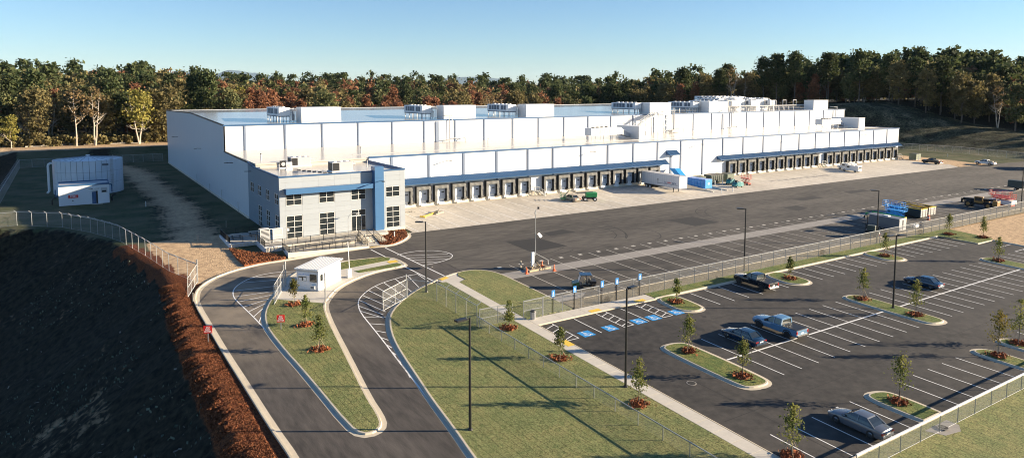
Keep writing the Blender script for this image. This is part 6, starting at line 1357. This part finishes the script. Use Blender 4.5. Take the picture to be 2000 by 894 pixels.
for k, (x, y) in enumerate(((54.35, 80.8), (58.3, 82.6), (58.6, 80.0))):
    t = thing('traffic_cone', ['orange cone at the left of the camera mast base', 'orange red cone just behind the camera mast', 'orange cone at the right of the camera mast base'][k], 'traffic cone', (x, y), group='cones round the camera mast'); q = MB(); q.box(-.24, .24, -.24, .24, 0, .05); q.cyl((0, 0, .05), (0, 0, .95), .18, .04, 8); c_ = part('cone', q, 'cone_orange', t); q = MB(); q.cyl((0, 0, .45), (0, 0, .65), .118, .085, 8); part('reflective_band', q, 'sign_white', c_)
t = thing('survey_post', 'short brown wooden post left of the camera mast', 'post', (55.2, 83.6)); q = MB(); q.box(-.1, .1, -.1, .1, 0, 1.0); part('post', q, 'interior', t); q = MB(); q.box(-.12, .12, -.12, .12, 1.0, 1.05); part('cap', q, 'interior', t)
for (x, y, lb) in ((13.6, 163.0, 'short white post in the dark grass near the pump house'), (23.5, 131.0, 'small post on the dirt beside the terrace'), (17.5, 122.5, 'dark survey post in the yard'), (272, 128, 'small white marker on the far verge'),(12.2,90.8,'little wooden stake in the mulch below the fence end')):
    t = thing('marker_post', lb, 'post', (x, y)); q = MB(); q.cyl((0, 0, 0), (0, 0, 1.1), .07, .07, 6); part('post', q, 'unit_white' if 'white' in lb else 'interior', t); q = MB(); q.cyl((0, 0, 1.1), (0, 0, 1.16), .09, .05, 6); part('cap', q, 'unit_white' if 'white' in lb else 'interior', t)
# ================================================================== TREES
def leaf_mat(name, c1, c2, rnd=.25, back=.35):
    m = bpy.data.materials.new(name); m.use_nodes = True; n = m.node_tree.nodes; l = m.node_tree.links
    b = n['Principled BSDF']; b.inputs['Roughness'].default_value = .8; b.inputs['Specular IOR Level'].default_value = .2
    tc = n.new('ShaderNodeTexCoord'); oi = n.new('ShaderNodeObjectInfo')
    t = n.new('ShaderNodeTexNoise'); t.inputs['Scale'].default_value = .55; t.inputs['Detail'].default_value = 2; l.new(tc.outputs['Object'], t.inputs['Vector'])
    mr = n.new('ShaderNodeMapRange'); mr.inputs[1].default_value = .36; mr.inputs[2].default_value = .64; l.new(t.outputs['Fac'], mr.inputs[0])
    mx = n.new('ShaderNodeMix'); mx.data_type = 'RGBA'; mx.inputs[6].default_value = (*c1, 1); mx.inputs[7].default_value = (*c2, 1); l.new(mr.outputs[0], mx.inputs[0])
    r3 = n.new('ShaderNodeMapRange'); r3.inputs[3].default_value = 1 - rnd; r3.inputs[4].default_value = 1 + rnd; l.new(oi.outputs['Random'], r3.inputs[0])
    s = n.new('ShaderNodeVectorMath'); s.operation = 'SCALE'; l.new(mx.outputs[2], s.inputs[0]); l.new(r3.outputs[0], s.inputs['Scale']); l.new(s.outputs[0], b.inputs['Base Color'])
    if back:
        tr_ = n.new('ShaderNodeBsdfTranslucent'); l.new(s.outputs[0], tr_.inputs[0]); ms = n.new('ShaderNodeMixShader'); ms.inputs[0].default_value = back
        l.new(b.outputs[0], ms.inputs[1]); l.new(tr_.outputs[0], ms.inputs[2]); l.new(ms.outputs[0], n['Material Output'].inputs[0])
    MAT[name] = m
leaf_mat('leaf_pine', (.030, .050, .020), (.100, .112, .045)); leaf_mat('leaf_olive', (.10, .090, .036), (.235, .19, .085)); leaf_mat('leaf_green', (.065, .082, .032), (.175, .170, .075))
leaf_mat('leaf_rust', (.17, .080, .045), (.35, .165, .090)); leaf_mat('leaf_red', (.15, .045, .03), (.22, .075, .045)); leaf_mat('leaf_yellow', (.15, .15, .035), (.33, .28, .075)); leaf_mat('leaf_tan', (.16, .11, .05), (.28, .19, .09))
leaf_mat('leaf_young', (.09, .115, .032), (.24, .225, .065), rnd=.15); leaf_mat('leaf_young_gold', (.09, .09, .02), (.19, .14, .03), rnd=.1)

def crown_verts(rg_, H, rx, z0, z1, nclump, nleaf, ls, shape='round', hollow=.35, cl=.16):
    """leaf-sized quads gathered in clumps inside the crown volume"""
    out_ = []
    for _ in range(nclump):
        f = rg_.uniform(0, 1) ** .85; z = z0 + (z1 - z0) * f
        if shape == 'round': rr = rx * math.sqrt(max(.05, 1 - (2 * f - 1.0) ** 2)) * (1.0 if f > .5 else .92)
        elif shape == 'cone': rr = rx * (1.06 - f) ** .8
        elif shape == 'pine': rr = rx * (.35 + .65 * math.sin(pi * min(1, .25 + .8 * f)))
        elif shape == 'column': rr = rx * min(1, (1.02 - f) * 1.7) * (.75 + .25 * math.sin(f * 9))
        else: rr = rx
        a = rg_.uniform(0, 2 * pi); r = rr * (hollow + (1 - hollow) * rg_.uniform(0, 1) ** .5) * rg_.uniform(.75, 1.12)
        c = np.array([r * cos(a), r * sin(a), z]); k = int(nleaf * rg_.uniform(.6, 1.4)); sg = H * cl * rg_.uniform(.22, .42)
        P = c + rg_.normal(0, 1, (k, 3)) * np.array([sg, sg, sg * .62])
        u = rg_.normal(0, 1, (k, 3)); u /= np.linalg.norm(u, axis=1, keepdims=True) + 1e-9; w_ = rg_.normal(0, 1, (k, 3)); v = np.cross(u, w_); v /= np.linalg.norm(v, axis=1, keepdims=True) + 1e-9
        s = ls * rg_.uniform(.6, 1.35, (k, 1)); u = u * s * .5; v = v * s * .36
        out_.append(np.stack([P - u - v, P + u - v, P + u + v, P - u + v], 1).reshape(-1, 3))
    return np.concatenate(out_)
def limb_mb(rg_, H, r0, z0, spread, nb, lean=.02, multi=1):
    mb = MB()
    for s in range(multi):
        a = 2 * pi * s / multi + rg_.uniform(0, 1); off = .0 if multi == 1 else .16 * H
        pts = [Vector((0, 0, -.3))]
        for k in range(1, 6): f = k / 5; pts.append(Vector((off * f * cos(a) + rg_.normal(0, lean * H * .3), off * f * sin(a) + rg_.normal(0, lean * H * .3), H * .92 * f)))
        for k in range(5): mb.cyl(pts[k], pts[k + 1], r0 * (1 - k / 5.6), r0 * (1 - (k + 1) / 5.6), 6, caps=False)
        for j in range(nb):
            f = z0 / H + (.88 - z0 / H) * (j + rg_.uniform(0, 1)) / nb; i = min(4, int(f * 5)); p = pts[i].lerp(pts[i + 1], f * 5 - i); b = rg_.uniform(0, 2 * pi); L = spread * (1.15 - f) * rg_.uniform(.6, 1.1)
            q_ = p + Vector((cos(b) * L, sin(b) * L, L * rg_.uniform(.35, .9))); m_ = p.lerp(q_, .5) + Vector((0, 0, -.08 * L)); r = r0 * (1 - f) * .55 + .03
            mb.cyl(p, m_, r, r * .7, 5, caps=False); mb.cyl(m_, q_, r * .7, r * .2, 4, caps=False)
            for _ in range(2): e = m_ + Vector((rg_.normal(0, L * .3), rg_.normal(0, L * .3), L * .45)); mb.cyl(m_, e, r * .5, r * .15, 4, caps=False)
    return mb
# kinds: crown params and labels.  every kind gets a few differently grown prototypes
KINDS = {
 'pine_tree': dict(n=4, H=25, rx=4.0, z0=11, z1=25, nc=54, nl=44, ls=.78, shape='pine', m='leaf_pine', bark='bark', r0=.33, sp=4.2, lb='tall dark green pine with a bare lower trunk in the forest edge'),
 'green_tree': dict(n=3, H=21, rx=5.2, z0=4, z1=21, nc=64, nl=44, ls=.75, shape='round', m='leaf_green', bark='bark', r0=.36, sp=6, lb='full green broadleaf tree in the forest'),
 'olive_tree': dict(n=3, H=20, rx=4.8, z0=4, z1=20, nc=58, nl=42, ls=.72, shape='round', m='leaf_olive', bark='bark', r0=.34, sp=6, lb='olive and brown tinted tree in the forest'),
 'rust_tree': dict(n=3, H=20, rx=3.6, z0=3.5, z1=20, nc=52, nl=40, ls=.66, shape='cone', m='leaf_rust', bark='bark', r0=.28, sp=4, lb='rust orange autumn tree in the forest'),
 'red_tree': dict(n=1, H=14, rx=3.0, z0=3, z1=14, nc=34, nl=36, ls=.62, shape='cone', m='leaf_red', bark='bark', r0=.22, sp=3, lb='deep red autumn tree in the forest'),
 'yellow_tree': dict(n=2, H=19, rx=4.6, z0=5, z1=19, nc=40, nl=38, ls=.66, shape='round', m='leaf_yellow', bark='bark_pale', r0=.30, sp=6, lb='yellow green autumn tree with pale trunk in the forest edge'),
 'bare_tree': dict(n=2, H=20, rx=3.8, z0=8, z1=20, nc=16, nl=18, ls=.55, shape='round', m='leaf_tan', bark='bark_pale', r0=.30, sp=6.5, lb='nearly bare tree with pale trunk and branches at the forest edge'),
}
PROTO = {}
def make_tree(kind, P, rg_, multi=1):
    t = bpy.data.objects.new(kind, None); col.objects.link(t); tag(t, P['lb'], 'tree', kind.replace('_tree', '') + ' trees of the surrounding forest')
    cv = crown_verts(rg_, P['H'], P['rx'], P['z0'], P['z1'], P['nc'], P['nl'], P['ls'], P['shape'])
    link('crown', quad_mesh('crown', cv, P['m']), t); part('trunk', limb_mb(rg_, P['H'], P['r0'], P['z0'] * .9, P['sp'], 9, multi=multi), P['bark'], t); return t
for kd, P in KINDS.items(): PROTO[kd] = [[P, None, np.random.default_rng(11 + 7 * i + len(kd)), i] for i in range(P['n'])]
placed = []
def put_tree(kd, i, x, y, sc_=1., z=None, rz=None, label=None):
    pr = PROTO[kd][i % len(PROTO[kd])]; z = tz(x, y) - .3 if z is None else z; rz = rng.uniform(0, 6.28) if rz is None else rz
    if pr[1] is None: pr[1] = make_tree(kd, pr[0], pr[2], multi=2 if (kd in ('yellow_tree', 'bare_tree') and i % 2 == 0) else 1); o = pr[1]; o.location = (x, y, z); o.rotation_euler = (0, 0, rz); o.scale = (sc_,) * 3
    else: o = dup(pr[1], (x, y, z), rz, scale=sc_)
    o['label'] = label or pr[0]['lb']; placed.append((x, y)); return o
def mix(ws): ks = list(ws); p = np.array([ws[k] for k in ks], float); return ks[rng.choice(len(ks), p=p / p.sum())]
front_mix = dict(pine_tree=.8, green_tree=1.0, olive_tree=2.0, rust_tree=7.5, red_tree=.7, yellow_tree=.8, bare_tree=2.4)
left_mix = dict(pine_tree=2.0, green_tree=2.4, olive_tree=3.6, rust_tree=1.1, red_tree=.3, yellow_tree=.5, bare_tree=.6)
mid_mix = dict(pine_tree=1.2, green_tree=1.5, olive_tree=2.4, rust_tree=5.0, red_tree=.5, yellow_tree=.5, bare_tree=1.0)
right_mix = dict(pine_tree=5, green_tree=1.4, olive_tree=2.8, rust_tree=.9, yellow_tree=.2, bare_tree=1.0)
# distinctive trees at the edge of the clearing on the left
for (kd, i, x, y, s, lb) in (('yellow_tree', 0, 23.5, 296, 1.05, 'big yellow green tree with a white forked trunk left of the warehouse'), ('bare_tree', 0, 9.2, 296, 1.05, 'pale bare forked tree standing on the tan clearing'), ('bare_tree', 1, 3.4, 297, 1.1, 'slim pale trunk with sparse crown on the tan clearing'),
        ('olive_tree', 1, -7.5, 300, .72, 'small spreading grey green tree behind the water tank'), ('yellow_tree', 1, -15.8, 297, .62, 'bright yellow small tree at the left edge of the clearing'), ('bare_tree', 1, -10.5, 303, .7, 'crooked pale trunk behind the tank fence')):
    put_tree(kd, i, x, y, s, label=lb)
cnt = len(placed)
def ok(x, y, d): return all((x - a) ** 2 + (y - b_) ** 2 > d * d for a, b_ in placed[-260:])
def view_az(x, y): return math.degrees(atan2(y, x))
# front belt behind the clearing and the warehouse, then deeper rows
n_ = 0; tries = 0
while n_ < 215 and tries < 20000:
    tries += 1; y = 306 + 95 * rng.uniform(0, 1) ** 1.7; x = rng.uniform(-40, 300)
    if not (21 < view_az(x, y) < 95): continue
    if x > 30: y += -8
    if not ok(x, y, 6.5): continue
    kd = mix(left_mix if x < 55 else ((front_mix if y < 345 else mid_mix) if x < 225 else right_mix)); depth = (y - 300) / 100
    if kd in ('bare_tree', 'yellow_tree', 'red_tree') and y > 330 and rng.uniform() < .6: continue
    put_tree(kd, int(rng.integers(0, 9)), x, y, rng.uniform(.68, 1.14)); n_ += 1
# trees on and behind the bank at the right
n_ = 0; tries = 0
while n_ < 78 and tries < 20000:
    tries += 1; y = rng.uniform(60, 300); x = max(338, 338 + (y - 170) * .1) + 60 * rng.uniform(0, 1) ** 1.6
    if y > 215: x -= (y - 215) * .75
    if x < 272 or not (20 < view_az(x, y) < 60) or not ok(x, y, 5.5): continue
    kd = mix(right_mix); put_tree(kd, int(rng.integers(0, 9)), x, y, rng.uniform(.78, 1.10)); n_ += 1
# the deeper forest that reads as one mass: whole trees joined into one object per colour
def forest_mass(kd, m, pts, seed):
    rg_ = np.random.default_rng(seed); P = KINDS[kd]; base = [crown_verts(rg_, P['H'], P['rx'] * 1.05, P['z0'], P['z1'], 30, 12, P['ls'] * 1.9, P['shape']) for _ in range(3)]; V = []
    for x, y, s in pts:
        b_ = base[rg_.integers(0, 3)]; a = rg_.uniform(0, 6.28); c, q = cos(a), sin(a); R2 = np.array([[c, -q, 0], [q, c, 0], [0, 0, 1]]); V.append((b_ @ R2.T) * s + np.array([x, y, tz(x, y) - .5]))
    link('distant_forest', quad_mesh('distant_forest', np.concatenate(V), m), kind='stuff', label='deeper forest behind the nearest trees')
sets = {}
for _ in range(2500):
    if rng.uniform() < .72: r = rng.uniform(385, 720) ; az = R_(rng.uniform(18, 98)); x, y = r * cos(az), r * sin(az)
    else: x, y = rng.uniform(350, 470), rng.uniform(-60, 300)
    if x < 270 and y < 395: continue
    if x > 270 and y < 300 and x < 372: continue
    mm_ = left_mix if x < 55 else (mid_mix if x < 300 and y < 600 else right_mix)
    kd = mix(mm_)
    if kd in ('bare_tree', 'yellow_tree'): kd = 'olive_tree'
    sets.setdefault(kd, []).append((x, y, rng.uniform(.70, 1.12)))
for i, (kd, pts) in enumerate(sets.items()): forest_mass(kd, KINDS[kd]['m'], pts, 40 + i)
# low brush and fallen wood along the edge of the clearing
bx_ = rng.uniform(-45, 330, 700); by_ = np.where(bx_ < 60, rng.uniform(298, 312, 700), rng.uniform(290, 300, 700)); V = []
b0 = [crown_verts(np.random.default_rng(3 + i), 4, 1.4, .2, 2.6, 7, 14, .6, 'round', cl=.3) for i in range(3)]
for i in range(700): V.append(b0[i % 3] * rng.uniform(.5, 1.4) + np.array([bx_[i], by_[i], tz(bx_[i], by_[i]) - .1]))
link('undergrowth', quad_mesh('undergrowth', np.concatenate(V), 'leaf_olive'), kind='stuff', label='low brush along the forest edge')
for k in range(9):
    x, y = rng.uniform(-18, 28), rng.uniform(296, 303); t = thing('fallen_log', 'pale fallen log lying on the tan clearing at the forest edge', 'log', (x, y, tz(x, y)), rng.uniform(-.4, .4), group='fallen logs on the clearing'); q = MB(); q.cyl((-2.2, 0, .2), (2.4, .2, .35), .22, .1, 7); part('trunk', q, 'bark_pale', t); q = MB(); q.cyl((.5, 0, .3), (1.6, .9, .9), .08, .03, 5); part('branch', q, 'bark_pale', t)

# ---------------------------------------------------------------- young planted trees
def young(label, x, y, s, v, gold=False, z=.14):
    t = thing('young_tree', label, 'tree', (x, y, hz(x, y) + z)); rg_ = np.random.default_rng(100 + v); H = 4.4 * s
    cv = np.concatenate([crown_verts(rg_, H, .68 * s, H * .30, H * .88, 27, 22, .13, 'cone', hollow=.1, cl=.20), crown_verts(rg_, H, .22 * s, H * .82, H * 1.02, 6, 14, .13, 'cone', hollow=.0, cl=.10)])
    link('crown', quad_mesh('crown', cv, 'leaf_young_gold' if gold else 'leaf_young'), t)
    q = MB(); q.cyl((0, 0, -.1), (.03, 0, H * .98), .045, .012, 6)
    for k in range(14): f = .3 + .6 * k / 14; a = rg_.uniform(0, 6.28); L = .75 * s * (1.05 - f); q.cyl((0, 0, H * f), (L * cos(a), L * sin(a), H * f + L * .7), .016, .006, 4)
    part('trunk', q, 'bark', t)
    q = MB()
    for k in range(3): a = k * 2.1 + v; q.cyl((.75 * cos(a), .75 * sin(a), 0), (0, 0, H * .36), .012, .012, 4)
    part('guy_wire', q, 'stake_wood', t)
    mr_ = MB(); n1_ = 14
    ring0 = [((.66 + .16 * rg_.uniform(-1, 1)) * cos(2 * pi * k / n1_), (.66 + .16 * rg_.uniform(-1, 1)) * sin(2 * pi * k / n1_)) for k in range(n1_)]
    mr_.loft([[(a, b_, -.02) for a, b_ in ring0], [(a * .85, b_ * .85, .12) for a, b_ in ring0], [(a * .35, b_ * .35, .17) for a, b_ in ring0]]); rr = part('mulch_ring', mr_, 'mulch_ring', t)
    k = 260; P = np.stack([rg_.normal(0, .40, k), rg_.normal(0, .40, k), rg_.uniform(.06, .22, k)], -1); u = rg_.normal(0, .07, (k, 3)); vv_ = rg_.normal(0, .04, (k, 3)); cq = np.stack([P - u - vv_, P + u - vv_, P + u + vv_, P - u + vv_], 1).reshape(-1, 3)
    link('mulch_chips', quad_mesh('mulch_chips', cq, 'mulch_ring'), rr, kind='stuff'); return t
YT = [(22.35, 83.4, .85, 'young tree in front of the gatehouse window', True), (21.55, 76.0, .85, 'young tree right of the red sign on the gatehouse island', False), (20.75, 68.4, .9, 'lowest young tree on the gatehouse island', False),
      (40.65, 63.85, .95, 'young tree beside the pedestrian gate', False), (40.6, 54.3, 1., 'young tree between fence and sidewalk by the first hatched bay', False), (40.7, 43.1, 1.05, 'young tree right of the foreground light pole', False), (44.9, 31.0, 1.0, 'young tree cut off by the bottom edge of the photo', False),
      (63.6, 60.9, .95, 'young tree on the island nose by the blue badge bays', False), (85.2, 60.1, 1., 'young tree on the island nose beyond the black pickup', False), (109.7, 60.3, 1., 'young tree on the third island nose below the fence', False),
      (53.2, 49.1, 1.05, 'young tree at the far end of the island with two trees', False), (53.1, 42.2, 1.05, 'young tree at the near end of the island with two trees', False), (85.6, 49.6, 1.1, 'young tree at the far end of the lamp post island', False), (85.5, 42.9, 1.1, 'young tree at the near end of the lamp post island', False),
      (80.3, 31.9, 1.1, 'young tree on the island at the right edge', True), (60.9, 31.6, 1.15, 'young tree on the near island beside the silver saloon', False), (86.1, 32.3, 1.1, 'young tree cut off by the right edge of the photo', False),
      (135.8, 63.0, 1., 'young tree on the corner lawn by the bare soil', False), (138.8, 58.6, 1., 'young tree on the edge of the bare soil', False), (123.1, 49.6, 1., 'young tree on the far long island', False)]
for i, (x, y, s, lb, g_) in enumerate(YT): young(lb, x, y, (.73, .75, .80, .70, .74, .92, .92, .68, .70, .86, .86, .85, .92, .98, 1.1, 1.03, 1.1, .84, .85, .85)[i], i, g_)

# ---------------------------------------------------------------- far mountains and air
def ridge(az0, az1, D, hf, seed, m):
    rg_ = np.random.default_rng(seed); n_ = 60; V = []; F = []
    for i in range(n_ + 1):
        a = R_(az0 + (az1 - az0) * i / n_); h = hf(i / n_) + rg_.uniform(-4, 4)
        for (dr, hh) in ((0, -20), (D * .05, h * .55), (D * .10, h), (D * .2, -20)): V.append(((D + dr) * cos(a), (D + dr) * sin(a), hh))
    for i in range(n_):
        for k in range(3): F.append((i * 4 + k, (i + 1) * 4 + k, (i + 1) * 4 + k + 1, i * 4 + k + 1))
    mb = MB(); mb.add(V, F); return part('mountain', mb, m, kind='structure', smooth=True)
mat('mountain_haze_blue', (.055, .10, .13), .95, var=.2, sc1=.002, sc2=.01)  # wooded slopes with the blue of distant haze mixed into the colour
ridge(76.0, 86.5, 23000, lambda f: 500 + 80 * math.exp(-((f - .33) / .05) ** 2) + 150 * math.exp(-((f - .25) / .10) ** 2) + 60 * math.exp(-((f - .12) / .04) ** 2) + 150 * math.exp(-((f - .62) / .08) ** 2) + 90 * math.exp(-((f - .80) / .06) ** 2), 3, 'mountain_haze_blue')
ridge(58, 68, 21000, lambda f: 360 + 80 * math.sin(f * 6) , 4, 'mountain_haze_blue')
hb = MB(); hb.box(-6000, 30000, -3000, 32000, -26, 950); hz_o = part('haze', hb, None, kind='stuff'); hm = bpy.data.materials.new('haze'); hm.use_nodes = True; hn = hm.node_tree.nodes; hn.clear()
pv = hn.new('ShaderNodeVolumePrincipled'); pv.inputs['Density'].default_value = .000014; pv.inputs['Color'].default_value = (.60, .80, 1.0, 1); pv.inputs['Anisotropy'].default_value = .0
ho = hn.new('ShaderNodeOutputMaterial'); hm.node_tree.links.new(pv.outputs[0], ho.inputs['Volume']); hz_o.data.materials.append(hm)
bpy.context.view_layer.update()
